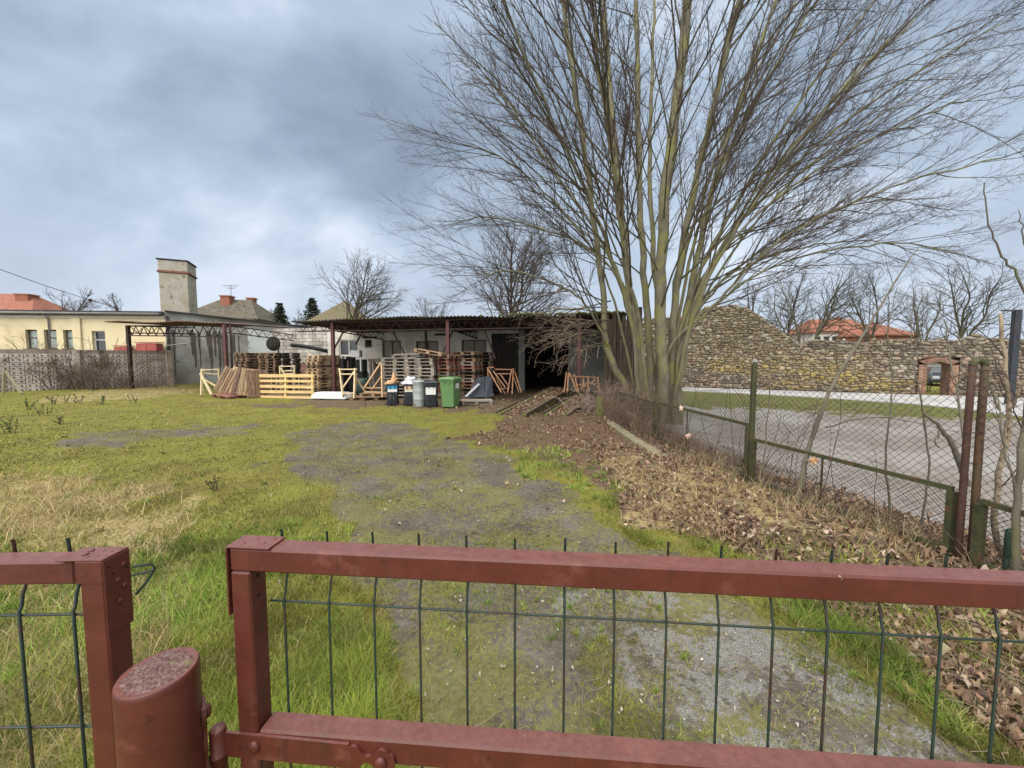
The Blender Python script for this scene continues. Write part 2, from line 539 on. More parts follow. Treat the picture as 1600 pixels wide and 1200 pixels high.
def ground_mesh():
    ys = np.concatenate([np.linspace(-6, 0.4, 26), 0.45 * np.exp(np.linspace(0, math.log(420 / 0.45), 330))])
    ts = np.linspace(-1, 1, 341)
    ts = np.sign(ts) * (0.55 * np.abs(ts) + 0.45 * np.abs(ts) ** 3)
    Yg, Tg = np.meshgrid(ys, ts, indexing='ij')
    Xg = Tg * (2.4 * np.maximum(Yg, 0) + 5.0)
    Zg = gz(Xg, Yg)
    V = np.stack([Xg, Yg, Zg], -1).reshape(-1, 3)
    ny, nx = Xg.shape
    i = np.arange(ny - 1)[:, None]; j = np.arange(nx - 1)[None, :]
    a = i * nx + j
    Q = np.stack([a, a + 1, a + nx + 1, a + nx], -1).reshape(-1, 4)
    zm = zone_masks(V[:, 0], V[:, 1])
    me = np_mesh('ground', V, Q, smooth_=True)
    for nm, ks in (('ZoneA', ('dirt', 'leaf', 'straw')), ('ZoneB', ('yard', 'strip', 'slab'))):
        ca = me.color_attributes.new(nm, 'FLOAT_COLOR', 'POINT')
        c = np.ones((len(V), 4), np.float32)
        for q, k in enumerate(ks): c[:, q] = zm[k]
        ca.data.foreach_set('color', c.ravel())
    return me

def ground_mat():
    m = bpy.data.materials.new('yard_soil'); m.use_nodes = True
    t = m.node_tree; N = t.nodes; Lk = t.links; b = N['Principled BSDF']
    b.inputs['Roughness'].default_value = 0.93; b.inputs['Specular IOR Level'].default_value = 0.15
    tc = N.new('ShaderNodeTexCoord')
    def noise(scale, det=6, rough=0.6, off=0.0):
        mp = N.new('ShaderNodeMapping'); mp.inputs['Location'].default_value = (off, off * 1.7, 0)
        Lk.new(tc.outputs['Object'], mp.inputs[0])
        n = N.new('ShaderNodeTexNoise'); n.inputs['Scale'].default_value = scale; n.inputs['Detail'].default_value = det
        n.inputs['Roughness'].default_value = rough
        Lk.new(mp.outputs[0], n.inputs['Vector']); return n.outputs[0]
    def ramp(src, stops):
        r = N.new('ShaderNodeValToRGB'); e = r.color_ramp.elements
        e[0].position, e[0].color = stops[0][0], (*stops[0][1], 1)
        e[1].position, e[1].color = stops[-1][0], (*stops[-1][1], 1)
        for p, c in stops[1:-1]:
            x = e.new(p); x.color = (*c, 1)
        Lk.new(src, r.inputs[0]); return r.outputs[0]
    def mr(src, a, b_):
        n = N.new('ShaderNodeMapRange'); n.interpolation_type = 'SMOOTHSTEP'
        n.inputs['From Min'].default_value = a; n.inputs['From Max'].default_value = b_
        Lk.new(src, n.inputs['Value']); return n.outputs[0]
    def mix(f, a, b_):
        x = N.new('ShaderNodeMix'); x.data_type = 'RGBA'
        if isinstance(f, float): x.inputs[0].default_value = f
        else: Lk.new(f, x.inputs[0])
        Lk.new(a, x.inputs[6]); Lk.new(b_, x.inputs[7]); return x.outputs[2]
    def math_(op, a, b_):
        n = N.new('ShaderNodeMath'); n.operation = op
        for i, v in enumerate((a, b_)):
            if isinstance(v, float): n.inputs[i].default_value = v
            else: Lk.new(v, n.inputs[i])
        return n.outputs[0]
    big = noise(0.45, 5, 0.6); mid = noise(2.3, 6, 0.65, 4.0); fine = noise(26, 4, 0.7, 9.0); vf = noise(130, 3, 0.6, 2.0)
    g1 = ramp(mid, [(0.30, (0.050, 0.043, 0.022)), (0.42, (0.105, 0.098, 0.020)), (0.55, (0.162, 0.165, 0.030)), (0.70, (0.115, 0.142, 0.028))])
    g2 = ramp(fine, [(0.28, (0.055, 0.045, 0.025)), (0.5, (0.14, 0.128, 0.026)), (0.72, (0.25, 0.228, 0.058))])
    g3 = ramp(noise(1.1, 6, 0.62, 40.0), [(0.36, (0.10, 0.075, 0.04)), (0.48, (0.145, 0.132, 0.026)), (0.62, (0.185, 0.188, 0.034))])
    grass = mix(0.35, mix(0.5, g1, g2), g3)
    d1 = ramp(fine, [(0.25, (0.030, 0.026, 0.021)), (0.5, (0.098, 0.084, 0.067)), (0.75, (0.22, 0.195, 0.16))])
    d2 = ramp(mid, [(0.3, (0.048, 0.041, 0.034)), (0.5, (0.102, 0.090, 0.075)), (0.7, (0.17, 0.155, 0.135))])
    dirt = mix(0.5, d1, d2)
    def grit(src, amt): return math_('ADD', src, math_('MULTIPLY', math_('SUBTRACT', fine, 0.5), amt))
    mossy = mix(math_('MULTIPLY', mr(grit(noise(1.5, 8, 0.66, 14.0), 0.55), 0.455, 0.535), 0.78), dirt, mix(0.30, grass, dirt))
    speck = ramp(vf, [(0.28, (0.075, 0.071, 0.066)), (0.50, (0.165, 0.16, 0.152)), (0.74, (0.34, 0.33, 0.32))])
    sA = N.new('ShaderNodeAttribute'); sA.attribute_name = 'ZoneA'
    sB = N.new('ShaderNodeAttribute'); sB.attribute_name = 'ZoneB'
    spA = N.new('ShaderNodeSeparateColor'); Lk.new(sA.outputs['Color'], spA.inputs[0])
    spB = N.new('ShaderNodeSeparateColor'); Lk.new(sB.outputs['Color'], spB.inputs[0])
    slabf = math_('MULTIPLY', mr(grit(noise(2.6, 9, 0.68, 21.0), 0.35), 0.46, 0.54), 0.9)
    mossy = mix(math_('MULTIPLY', slabf, spB.outputs[2]), mossy, speck)
    leafc = ramp(fine, [(0.25, (0.035, 0.024, 0.017)), (0.5, (0.10, 0.066, 0.042)), (0.72, (0.21, 0.145, 0.095))])
    strawc = ramp(fine, [(0.25, (0.13, 0.10, 0.045)), (0.5, (0.26, 0.21, 0.10)), (0.75, (0.38, 0.32, 0.17))])
    yardc = mix(0.5, ramp(mid, [(0.3, (0.095, 0.08, 0.066)), (0.5, (0.175, 0.152, 0.132)), (0.7, (0.25, 0.225, 0.20))]),
                ramp(fine, [(0.3, (0.10, 0.088, 0.075)), (0.62, (0.31, 0.285, 0.26))]))
    yardc = mix(mr(grit(noise(0.35, 7, 0.65, 33.0), 0.25), 0.47, 0.60), yardc, ramp(fine, [(0.3, (0.20, 0.185, 0.17)), (0.7, (0.33, 0.315, 0.295))]))
    lawn = ramp(fine, [(0.3, (0.05, 0.062, 0.018)), (0.7, (0.15, 0.17, 0.045))])
    lawn = mix(mr(mid, 0.42, 0.62), lawn, ramp(fine, [(0.3, (0.07, 0.055, 0.03)), (0.7, (0.19, 0.165, 0.08))]))
    c = mix(spA.outputs[0], grass, mossy)
    c = mix(spB.outputs[0], c, yardc)
    c = mix(spA.outputs[1], c, leafc)
    c = mix(math_('MULTIPLY', spA.outputs[2], mr(grit(mid, 0.8), 0.36, 0.60)), c, strawc)
    c = mix(spB.outputs[1], c, lawn)
    Lk.new(c, b.inputs['Base Color'])
    hsum = math_('ADD', math_('MULTIPLY', fine, 0.7), math_('MULTIPLY', vf, 0.5))
    bp = N.new('ShaderNodeBump'); bp.inputs['Strength'].default_value = 0.55; bp.inputs['Distance'].default_value = 0.018
    Lk.new(hsum, bp.inputs['Height']); Lk.new(bp.outputs[0], b.inputs['Normal'])
    return m
GROUND = link('ground', ground_mesh(), ground_mat())
tag(GROUND, kind='structure')

# paved path along the stone wall
def ribbon(name, line_a, line_b, m, zoff, n=40, thick=0.05):
    A = catmull(line_a, n // max(1, len(line_a) - 1)); B = catmull(line_b, n // max(1, len(line_b) - 1))
    k = min(len(A), len(B)); A = A[:k]; B = B[:k]
    mb = MB(); V = []
    for a, b_ in zip(A, B):
        V += [(a[0], a[1], a[2] + zoff), (b_[0], b_[1], b_[2] + zoff), (a[0], a[1], a[2] + zoff - thick), (b_[0], b_[1], b_[2] + zoff - thick)]
    Fc = []
    for i in range(k - 1):
        o = i * 4
        Fc += [(o, o + 4, o + 5, o + 1), (o + 1, o + 5, o + 7, o + 3), (o + 4, o, o + 2, o + 6)]
    mb.add(V, Fc)
    return mb.build(name, m)
M_PATH = mat('path_paving', [(0.29, 0.285, 0.28), (0.37, 0.365, 0.36), (0.43, 0.425, 0.42)], scale=0.7, rough=0.85, bump=0.2, bscale=30, spots=[((0.22, 0.20, 0.17), 1.6, 0.58, 0.12)])
def wpt(s, off, z=-0.5):
    p = WALL0 + WDIR * s + WNRM * off
    return (p[0], p[1], z)
p_ = ribbon('path', [wpt(-6, .5), wpt(5, .5), wpt(9, .5), wpt(13, .5), wpt(22, .5), wpt(40, .5)],
            [wpt(a, b) for a, b in zip(PE_S, PE_O)], M_PATH, 0.03, n=60)
tag(p_, kind='structure')
# ------------------------------------------------------------------ entrance gate (two leaves and the post between)
M_RED = mat('red_brown_paint', [(0.070, 0.016, 0.011), (0.085, 0.020, 0.014), (0.102, 0.026, 0.018)], scale=14, rough=0.30, bump=0.05, bscale=90, spec=0.38,
            spots=[((0.15, 0.052, 0.040), 9, 0.58, 0.12), ((0.42, 0.34, 0.30), 60, 0.705, 0.025), ((0.045, 0.014, 0.011), 30, 0.62, 0.07), ((0.30, 0.17, 0.10), 24, 0.70, 0.04)])
def weathered(m, streak, dust_sheen):
    """brush streaks and rust runs down the steel, a dusty tone and sky sheen painted into its upward faces"""
    t = m.node_tree; N = t.nodes; L_ = t.links; b = N['Principled BSDF']
    src = b.inputs['Base Color'].links[0].from_socket
    tc = N.new('ShaderNodeTexCoord'); mp = N.new('ShaderNodeMapping'); mp.inputs['Scale'].default_value = (60, 60, 5)
    L_.new(tc.outputs['Object'], mp.inputs[0])
    n = N.new('ShaderNodeTexNoise'); n.inputs['Scale'].default_value = 1.0; n.inputs['Detail'].default_value = 7; L_.new(mp.outputs[0], n.inputs['Vector'])
    r = N.new('ShaderNodeMapRange'); r.inputs['From Min'].default_value = .54; r.inputs['From Max'].default_value = .72; r.inputs['To Max'].default_value = .75; L_.new(n.outputs[0], r.inputs['Value'])
    mx = N.new('ShaderNodeMix'); mx.data_type = 'RGBA'; L_.new(r.outputs[0], mx.inputs[0]); L_.new(src, mx.inputs[6]); mx.inputs[7].default_value = (*streak, 1)
    n2 = N.new('ShaderNodeTexNoise'); n2.inputs['Scale'].default_value = 75; n2.inputs['Detail'].default_value = 9; n2.inputs['Roughness'].default_value = .7; L_.new(tc.outputs['Object'], n2.inputs['Vector'])
    ge = N.new('ShaderNodeNewGeometry'); sx = N.new('ShaderNodeSeparateXYZ'); L_.new(ge.outputs['True Normal'], sx.inputs[0])
    up = N.new('ShaderNodeMapRange'); up.inputs['From Min'].default_value = .8; up.inputs['From Max'].default_value = 1.0; L_.new(sx.outputs[2], up.inputs['Value'])
    r2 = N.new('ShaderNodeMapRange'); r2.inputs['From Min'].default_value = .40; r2.inputs['From Max'].default_value = .72; r2.inputs['To Min'].default_value = .38; r2.inputs['To Max'].default_value = .72; L_.new(n2.outputs[0], r2.inputs['Value'])
    mu = N.new('ShaderNodeMath'); mu.operation = 'MULTIPLY'; L_.new(up.outputs[0], mu.inputs[0]); L_.new(r2.outputs[0], mu.inputs[1])
    m2 = N.new('ShaderNodeMix'); m2.data_type = 'RGBA'; L_.new(mu.outputs[0], m2.inputs[0]); L_.new(mx.outputs[2], m2.inputs[6]); m2.inputs[7].default_value = (*dust_sheen, 1)  # upward faces lightened: dusty tone plus sky sheen put into the colour
    L_.new(m2.outputs[2], b.inputs['Base Color'])
    rr_ = N.new('ShaderNodeMapRange'); rr_.inputs['To Min'].default_value = .24; rr_.inputs['To Max'].default_value = .55; L_.new(n2.outputs[0], rr_.inputs['Value']); L_.new(rr_.outputs[0], b.inputs['Roughness'])
weathered(M_RED, (0.055, 0.018, 0.013), (0.205, 0.092, 0.080))
M_CAPDIRT = mat('dirty_post_cap', [(0.06, 0.03, 0.027), (0.13, 0.075, 0.068), (0.21, 0.145, 0.13)], scale=190, rough=0.95, bump=0.35, bscale=260, detail=3,
                spots=[((0.16, 0.16, 0.07), 22, 0.58, 0.10)])
M_WIRE = mat('green_wire_coating', [(0.008, 0.020, 0.015), (0.014, 0.032, 0.024)], scale=30, rough=0.4, spec=0.5,
             spots=[((0.035, 0.015, 0.011), 14, 0.52, 0.08)])
M_HOLE = mat('bolt_hole_dark', [(0.012, 0.006, 0.005)], rough=0.9)
ZT, ZL = 1.43, 1.1045          # tops of the upper and the lower rail
A_ = G(437, 860, ZT); B_ = G(1600, 912, ZT)
gd = (B_ - A_); gd.z = 0; gd.normalize()
gn = Vector((-gd.y, gd.x, 0))
if gn.y < 0: gn = -gn
# left end of the leaf: where the pixel column 357 meets the front plane
def on_line(px, py, p0, d):
    r = rayd(px, py); den = r.x * d.y - r.y * d.x
    t = (p0.x * d.y - p0.y * d.x) / den
    return Vector((r.x * t, r.y * t, 0))
L0 = on_line(356, 868, A_, gd)
RZ_R = math.atan2(gd.y, gd.x)
leaf = thing('gate_leaf', 'long red brown steel gate leaf with green wire mesh, hinged to the round post', 'gate', (L0.x, L0.y, 0), RZ_R)
def lp(x, y, z, o=None, d=None, n=None):
    o = L0 if o is None else o
    return Vector((o.x, o.y, 0)) + (gd if d is None else d) * x + (gn if n is None else n) * y + Vector((0, 0, z))
LEN = 2.6; T = 0.040
MR = Matrix((gd, gn, Vector((0, 0, 1)))).transposed()
mb = MB(); mb.box(lp(LEN / 2 + 0.002, T / 2, ZT - 0.0205), (LEN, T, 0.041), MR, bev=0.0035); mb.build('top_rail', M_RED, leaf)
mb = MB(); mb.beam(lp(0.04, T / 2, ZL - 0.0225), lp(LEN, T / 2, ZL - 0.0225 + 0.0100 * LEN / 1.1), T, 0.045, bev=0.0035); mb.build('middle_rail', M_RED, leaf)
mb = MB(); mb.box(lp(LEN / 2 + 0.02, T / 2, 0.12), (LEN - 0.04, T, 0.045), MR, bev=0.0035); mb.build('bottom_rail', M_RED, leaf)
mb = MB(); mb.box(lp(0.0195, T / 2, (ZT - 0.042 + 0.08) / 2), (0.036, T - 0.001, ZT - 0.042 - 0.08), MR, bev=0.003)
st = mb.build('stile', M_RED, leaf)
mb = MB()
for z in (ZT - 0.056, ZT - 0.092):
    mb = MB(); mb.tube([lp(0.0370, 0.018, z), lp(0.0382, 0.018, z)], [0.0035, 0.0030], 10); mb.build('bolt_hole', M_HOLE, st)
mb = MB(); mb.box(lp(LEN + 0.02, T / 2, (ZT + 0.08) / 2), (0.036, T, ZT - 0.08), MR, bev=0.003); mb.build('stile', M_RED, leaf)
mb = MB()      # folded plate over the corner: top and end
mb.box(lp(0.036, T / 2, ZT + 0.0017), (0.079, T + 0.004, 0.0032), MR, bev=0.0010)
mb.box(lp(-0.0022, T / 2, ZT - 0.06), (0.0030, T + 0.003, 0.118), MR, bev=0.0008)
cp = mb.build('corner_plate', M_RED, leaf)
for (x, y) in ((0.018, 0.012), (0.03, 0.03), (0.052, 0.016), (0.06, 0.031)):
    mb = MB(); mb.lathe(lp(x, y, ZT + 0.0030), [(0.0042, 0), (0.0038, 0.0010), (0.0002, 0.0014)], 10); mb.build('rivet', M_RED, cp)
def wire_panel(name, parent, x0, x1, ftn, zbot=0.06, sp=0.0838, bend=0.014, wr=0.0021, yb=None, zh=1.085):
    yb = T + 0.0035 if yb is None else yb
    P = Paths()
    n = int((x1 - x0) / sp) + 1
    for i in range(n):
        x = x0 + i * sp + random.uniform(-.001, .001)
        tip = ZT + random.uniform(0.014, 0.019)
        pts = [ftn(x, yb, zbot), ftn(x, yb, 0.7), ftn(x, yb, 1.318), ftn(x, yb + 0.004, 1.326), ftn(x, yb + bend * .5, 1.345), ftn(x, yb + bend, 1.362), ftn(x, yb + bend * .5, 1.385), ftn(x, yb + 0.003, 1.408), ftn(x, yb + 0.001, tip - 0.005), ftn(x, yb, tip)]
        P.add(pts, [wr] * len(pts), 8)
    for z in (0.1, 0.3, 0.5, 0.7, 0.9, zh, 1.31):
        pts = [ftn(x0 - 0.03, yb + wr * 1.6, z), ftn((x0 + x1) / 2, yb + wr * 1.6, z + .0006), ftn(x1 + 0.02, yb + wr * 1.6, z)]
        P.add(pts, [wr * .92] * 3, 8)
    return P.build(name, M_WIRE, parent)
wx0 = 0.066
wire_panel('wire_mesh', leaf, wx0, LEN - 0.02, lp)
# hinge strap, forged wavy end, two round headed bolts
mb = MB()
zt = ZL - 0.004; zb = ZL - 0.046
xs = [-0.020, 0.06, 0.13, 0.205]
top = [(-0.020, zt), (0.205, zt - 0.002)]
bot = [(0.205, zb - 0.003), (-0.020, zb - 0.002)]
wav_t = []; wav_b = []
for i in range(1, 29):
    u = i / 28; x = 0.205 + 0.082 * u
    hw = 0.020 - 0.010 * smooth(0.0, 0.35, u) + 0.0045 * math.sin(u * math.pi * 4.2 - 0.6) + 0.011 * math.exp(-((u - .80) / .17) ** 2)
    if u > .93: hw *= math.sqrt(max(0.0, 1 - ((u - .93) / .07) ** 2))
    zc_ = (zt + zb) / 2 - 0.004 * u - 0.004
    wav_t.append((x, zc_ + hw)); wav_b.append((x, zc_ - hw))
out = top + [(float(a), float(b)) for a, b in wav_t] + [(float(a), float(b)) for a, b in reversed(wav_b[:-1])] + bot
mb.prism([lp(x, -0.0052, z) for x, z in out], gn * 0.0050)
strap = mb.build('hinge_strap', M_RED, leaf)
for xb_, zb_ in ((0.036, ZL - 0.024), (0.262, ZL - 0.033)):
    mb = MB(); Mx = Matrix((gd, Vector((0, 0, 1)), -gn)).transposed()
    mb.lathe(lp(xb_, -0.0050, zb_), [(0.0105, 0), (0.0105, 0.0015), (0.0095, 0.0042), (0.006, 0.0062), (0.0002, 0.0068)], 18, M=Mx)
    mb.build('bolt', M_RED, strap)
# ---- left leaf
LA = G(0, 878, ZT); LB = G(160, 876, ZT)
ld = (LB - LA); ld.z = 0; ld.normalize(); ln = Vector((-ld.y, ld.x, 0))
LO = Vector((LB.x, LB.y, 0))
def lq(x, y, z): return lp(x, y, z, LO, ld, ln)      # x runs to the right, leaf lies at x < 0
ML = Matrix((ld, ln, Vector((0, 0, 1)))).transposed()
leaf2 = thing('gate_leaf', 'short red brown steel gate leaf with riveted corner post, left of the round post', 'gate', (LO.x, LO.y, 0), math.atan2(ld.y, ld.x))
mb = MB(); mb.box(lq(-1.0, T / 2 + .002, ZT - 0.0225), (1.9, T - .004, 0.038), ML, bev=0.003); mb.build('top_rail', M_RED, leaf2)
mb = MB(); mb.box(lq(-0.0195, T / 2, ZT / 2 + .03), (0.039, T, ZT - 0.06 - .004), ML, bev=0.003); st2 = mb.build('stile', M_RED, leaf2)
mb = MB(); mb.box(lq(-1.94, T / 2, ZT / 2 + .03), (0.039, T, ZT - 0.06), ML, bev=0.003); mb.build('stile', M_RED, leaf2)
for z in (0.12, 0.72):
    mb = MB(); mb.box(lq(-0.98, T / 2, z), (1.88, T - .002, 0.045), ML, bev=0.003); mb.build('lower_rail', M_RED, leaf2)
mb = MB()
mb.box(lq(-0.035, T / 2, ZT + 0.0005), (0.073, T + 0.004, 0.0030), ML, bev=0.0009)
mb.box(lq(0.0013, T / 2, ZT - 0.065), (0.0026, T + 0.003, 0.128), ML, bev=0.0008)
mb.box(lq(-0.0205, -0.0012, ZT - 0.019), (0.0415, 0.0024, 0.036), ML, bev=0.0008)
cp2 = mb.build('corner_plate', M_RED, leaf2)
def rivet(mbx, c, nrm, r=0.0044):
    z = Vector(nrm).normalized(); x = z.orthogonal().normalized(); y = z.cross(x)
    mbx.lathe(c, [(r, 0), (r * .95, r * .35), (r * .55, r * .6), (0.0001, r * .66)], 12, M=Matrix((x, y, z)).transposed())
for (x, y) in ((-0.043, 0.016), (-0.046, 0.028)):
    mb = MB(); rivet(mb, lq(x, y, ZT + 0.0018), (0, 0, 1)); mb.build('rivet', M_RED, cp2)
for (y, z) in ((0.029, ZT - 0.022), (0.019, ZT - 0.043), (0.029, ZT - 0.058), (0.021, ZT - 0.079)):
    mb = MB(); rivet(mb, lq(0.0024, y, z), ld); mb.build('rivet', M_RED, cp2)
for (x, y) in ((-0.018, 0.012), (-0.006, 0.012), (-0.026, 0.03), (-0.010, 0.026), (-0.003, 0.034), (-0.03, 0.008)):
    mb = MB(); mb.lathe(lq(x, y, ZT + 0.0019), [(0.0016, 0), (0.0015, 0.0003), (0.0001, 0.00035)], 8); mb.build('bolt_hole', M_HOLE, cp2)
for (y, z) in ((0.006, ZT - 0.014), (0.035, ZT - 0.03), (0.012, ZT - 0.028)):
    mb = MB(); mb.box(lq(0.0026, y, z), (0.0006, 0.0025, 0.0035), ML); mb.build('bolt_hole', M_HOLE, cp2)
def lq2(x, y, z): return lq(x, y, z)
wire_panel('wire_mesh', leaf2, -1.9, -0.058, lq2, sp=0.0900, wr=0.0025, zh=1.105)
P = Paths()
pts = [lq(0.002, T + 0.005, 1.395), lq(0.022, T + 0.018, 1.392), lq(0.026, T + 0.020, 1.384), lq(0.018, T + 0.014, 1.365), lq(0.004, T + 0.006, 1.345)]
P.add(pts, [0.0020] * 5, 8)
P.add([lq(0.002, T + 0.005, 1.380), lq(0.016, T + 0.012, 1.380), lq(0.025, T + 0.020, 1.382)], [0.0020] * 3, 8)
P.build('wire_end', M_WIRE, leaf2)

# ---- round post with hinge
PC = G(247, 1047, 1.255); PR = 0.0520
post = thing('gate_post', 'thick round red brown steel post with a rough dirty cap between the gate leaves', 'post', (PC.x, PC.y, 0))
mb = MB(); mb.lathe((PC.x, PC.y, 0), [(PR, -0.3), (PR, 1.245), (PR * .985, 1.2515), (PR * .955, 1.2545)], 64); mb.build('tube', M_RED, post)
V = []; Fc = []
nr, na = 14, 56
rr = random.Random(8)
for i in range(nr + 1):
    r = PR * .965 * (1 - i / nr)
    for k in range(na):
        a = 6.2832 * k / na
        h = 1.2535 + 0.004 * math.sin(math.pi / 2 * i / nr) + rr.uniform(-.0011, .0011) * (i > 0)
        V.append((PC.x + r * math.cos(a), PC.y + r * math.sin(a), h))
for i in range(nr):
    for k in range(na):
        Fc.append((i * na + k, i * na + (k + 1) % na, (i + 1) * na + (k + 1) % na, (i + 1) * na + k))
mb = MB(); mb.add(V, Fc, sm=True); mb.build('cap', M_CAPDIRT, post)
HB = lp(-0.030, -0.006, 0)
mb = MB()
mb.lathe((HB.x, HB.y, 0), [(0.0125, 0.98), (0.0125, 1.060), (0.0138, 1.061), (0.0138, 1.064), (0.0125, 1.065), (0.0125, 1.106), (0.0112, 1.110), (0.0002, 1.111)], 22)
mb.build('hinge_barrel', M_RED, post)
dirb = (Vector((HB.x, HB.y, 0)) - Vector((PC.x, PC.y, 0))).normalized(); perp = Vector((-dirb.y, dirb.x, 0))
e0 = Vector((PC.x, PC.y, 0)) + dirb * (PR - 0.003)
mb = MB()
prof = []
for i in range(25):
    u = i / 24; z = 0.96 + 0.215 * u
    hw = 0.013 + 0.0032 * math.sin(u * 22) + 0.006 * math.exp(-((u - .86) / .09) ** 2)
    if u > .95: hw *= math.sqrt(max(0.05, 1 - ((u - .95) / .055) ** 2))
    prof.append((hw, z))
poly = [e0 + perp * h + Vector((0, 0, z)) for h, z in prof] + [e0 - perp * h + Vector((0, 0, z)) for h, z in reversed(prof)]
mb.prism(poly, dirb * 0.0065)
hp = mb.build('hinge_plate', M_RED, post)
mb = MB(); mb.beam(e0 + dirb * 0.006 + Vector((0, 0, 1.02)), Vector((HB.x, HB.y, 1.02)) - dirb * 0.011, 0.012, 0.07); mb.build('hinge_bracket', M_RED, hp)
for z in (1.150, 1.0):
    mb = MB(); rivet(mb, e0 + dirb * 0.0065 + Vector((0, 0, z)), dirb, 0.0115); mb.build('bolt', M_RED, hp)
# ------------------------------------------------------------------ fence on the right
M_GREENIRON = mat('mossy_green_iron', [(0.030, 0.034, 0.017), (0.058, 0.062, 0.026), (0.042, 0.036, 0.022)], scale=9, rough=0.75, bump=0.3, bscale=60,
                  spots=[((0.11, 0.05, 0.025), 12, 0.57, 0.08), ((0.11, 0.11, 0.035), 18, 0.62, 0.08)])
M_RUST = mat('rusty_brown_iron', [(0.034, 0.017, 0.013), (0.062, 0.028, 0.021), (0.05, 0.036, 0.026)], scale=10, rough=0.7, bump=0.3, bscale=70,
             spots=[((0.16, 0.075, 0.03), 12, 0.60, 0.06)])
M_MESHW = mat('weathered_mesh_wire', [(0.030, 0.026, 0.022), (0.06, 0.052, 0.044)], scale=8, rough=0.7)
M_CAPG = mat('worn_post_cap', [(0.25, 0.24, 0.22), (0.38, 0.37, 0.34)], scale=20, rough=0.7)
def fpt(y, z, off=0.0): return Vector((float(fence_x(y)) + off, y, z))
def chain(pathsobj, a, b, za0, za1, zb0, zb1, pitch, wr, top=None):
    """diamond wire mesh between ground points a and b; heights z0..z1 at each end"""
    a = Vector(a); b = Vector(b); L_ = (b - a).length; d = (b - a) / L_; nrm = Vector((-d.y, d.x, 0)).normalized()
    half = pitch / 2
    n = int(L_ / half)
    hmax = max(za1 - za0, zb1 - zb0)
    m = int(hmax / half) + 1
    for i in range(n):
        pts = []
        for j in range(m + 1):
            f = (i + ((i + j) % 2)) / n
            f = min(f, 1.0)
            z0 = za0 + (zb0 - za0) * f; z1 = za1 + (zb1 - za1) * f
            if top: z1 = z1 - top * (1 - (2 * f - 1) ** 2)
            z = z0 + (z1 - z0) * j / m
            p = a + d * (L_ * f) + nrm * (0.004 * (1 if (i + j) % 2 else -1) + 0.02 * math.sin(f * 9 + z * 3) * pitch / .07)
            pts.append((p.x, p.y, z + 0.006 * math.sin(f * 31)))
        pathsobj.add(pts, [wr] * (m + 1), 3)
# low framed panels
def panel(label, y0, y1, ztop, off=0.0, zb0=0.05, bars=(0.45,), h0=None):
    a = fpt(y0, 0, off); b = fpt(y1, 0, off)
    t = thing('low_fence', label, 'fence', ((a.x + b.x) / 2, (a.y + b.y) / 2, float(gz((a.x + b.x) / 2, (a.y + b.y) / 2))), 0, 'low framed wire panels along the yard')
    ga = float(gz(a.x, a.y)) - 0.06; gb = float(gz(b.x, b.y)) - 0.06
    za = ztop; zb = ztop
    mb = MB()
    up = Vector((0, 0, 1))
    mb.beam(a + up * (za - .02), b + up * (zb - .02), 0.035, 0.04)
    mb.beam(a + up * (ga + zb0 + .06), b + up * (gb + zb0 + .06), 0.030, 0.035)
    mb.beam(a + up * ga, a + up * (za - .04), 0.06, 0.05)
    mb.beam(b + up * ga, b + up * (zb - .04), 0.06, 0.05)
    mb.build('frame', M_GREENIRON, t)
    for f in bars:
        p = a.lerp(b, f)
        mb = MB(); mb.beam(p + up * (ga + .1), p + up * (za - .04), 0.016, 0.014); mb.build('bar', M_GREENIRON, t)
    P = Paths(); chain(P, a.lerp(b, .012), b.lerp(a, .012), ga + zb0 + .08, za - .03, gb + zb0 + .08, zb - .03, 0.042, 0.0020)
    P.build('wire_mesh', M_MESHW, t)
    return t
panel('low mossy fence between the big tree and the tall mossy post', 7.85, 5.24, 0.86, bars=(0.42,))
panel('low fence between the tall mossy post and the double pipe post', 5.14, 3.16, 0.675, bars=(0.46,))
panel('low fence beside the bare saplings at the right edge', 2.98, 0.9, 0.64, bars=(0.5,))
panel('low fence choked with dead stems before the foot of the big tree', 10.9, 8.0, 0.84, bars=(0.5,))
# tall posts and the wide diamond mesh
M_POST = M_GREENIRON
def tall_post(label, y, off, pipes, ztop=1.75):
    g = float(gz(float(fence_x(y)) + off, y))
    t = thing('fence_post', label, 'fence post', (float(fence_x(y)) + off, y, g), 0)
    return t, g
t, g = tall_post('tall mossy flat steel fence post with a rounded top, standing alone', 5.2, 0.03, 1)
mb = MB(); c = fpt(5.2, 0, .03)
mb.box((c.x, c.y, (1.70 + g - .2) / 2), (0.058, 0.022, 1.70 - g + .2), bev=0.004); mb.box((c.x + .024, c.y + .022, (1.68 + g - .2) / 2), (0.010, 0.034, 1.66 - g + .2)); mb.box((c.x - .024, c.y + .022, (1.68 + g - .2) / 2), (0.010, 0.034, 1.66 - g + .2)); mb.build('channel', M_GREENIRON, t)
mb = MB()
poly = [Vector((c.x + 0.029 * math.cos(a), c.y - .011, 1.700 + 0.042 * math.sin(a))) for a in [math.pi * k / 14 for k in range(15)]]
mb.prism(poly, (0, 0.030, 0)); mb.build('cap', M_CAPG, t)
t, g = tall_post('double pipe fence post bent into a narrow loop at the top', 3.08, 0.02, 2)
c = fpt(3.08, 0, .02)
wv = Vector((1, -0.12, 0)).normalized()
pA = c - wv * 0.045; pB = c + wv * 0.045
mb = MB(); mb.tube([pA + Vector((-.03, -.03, g - .2)), pA + Vector((-.02, -.02, .5)), pA + Vector((0, 0, 1.2)), pA + Vector((0, 0, 1.69))], 0.0235, 12); mb.build('pipe', M_RUST, t)
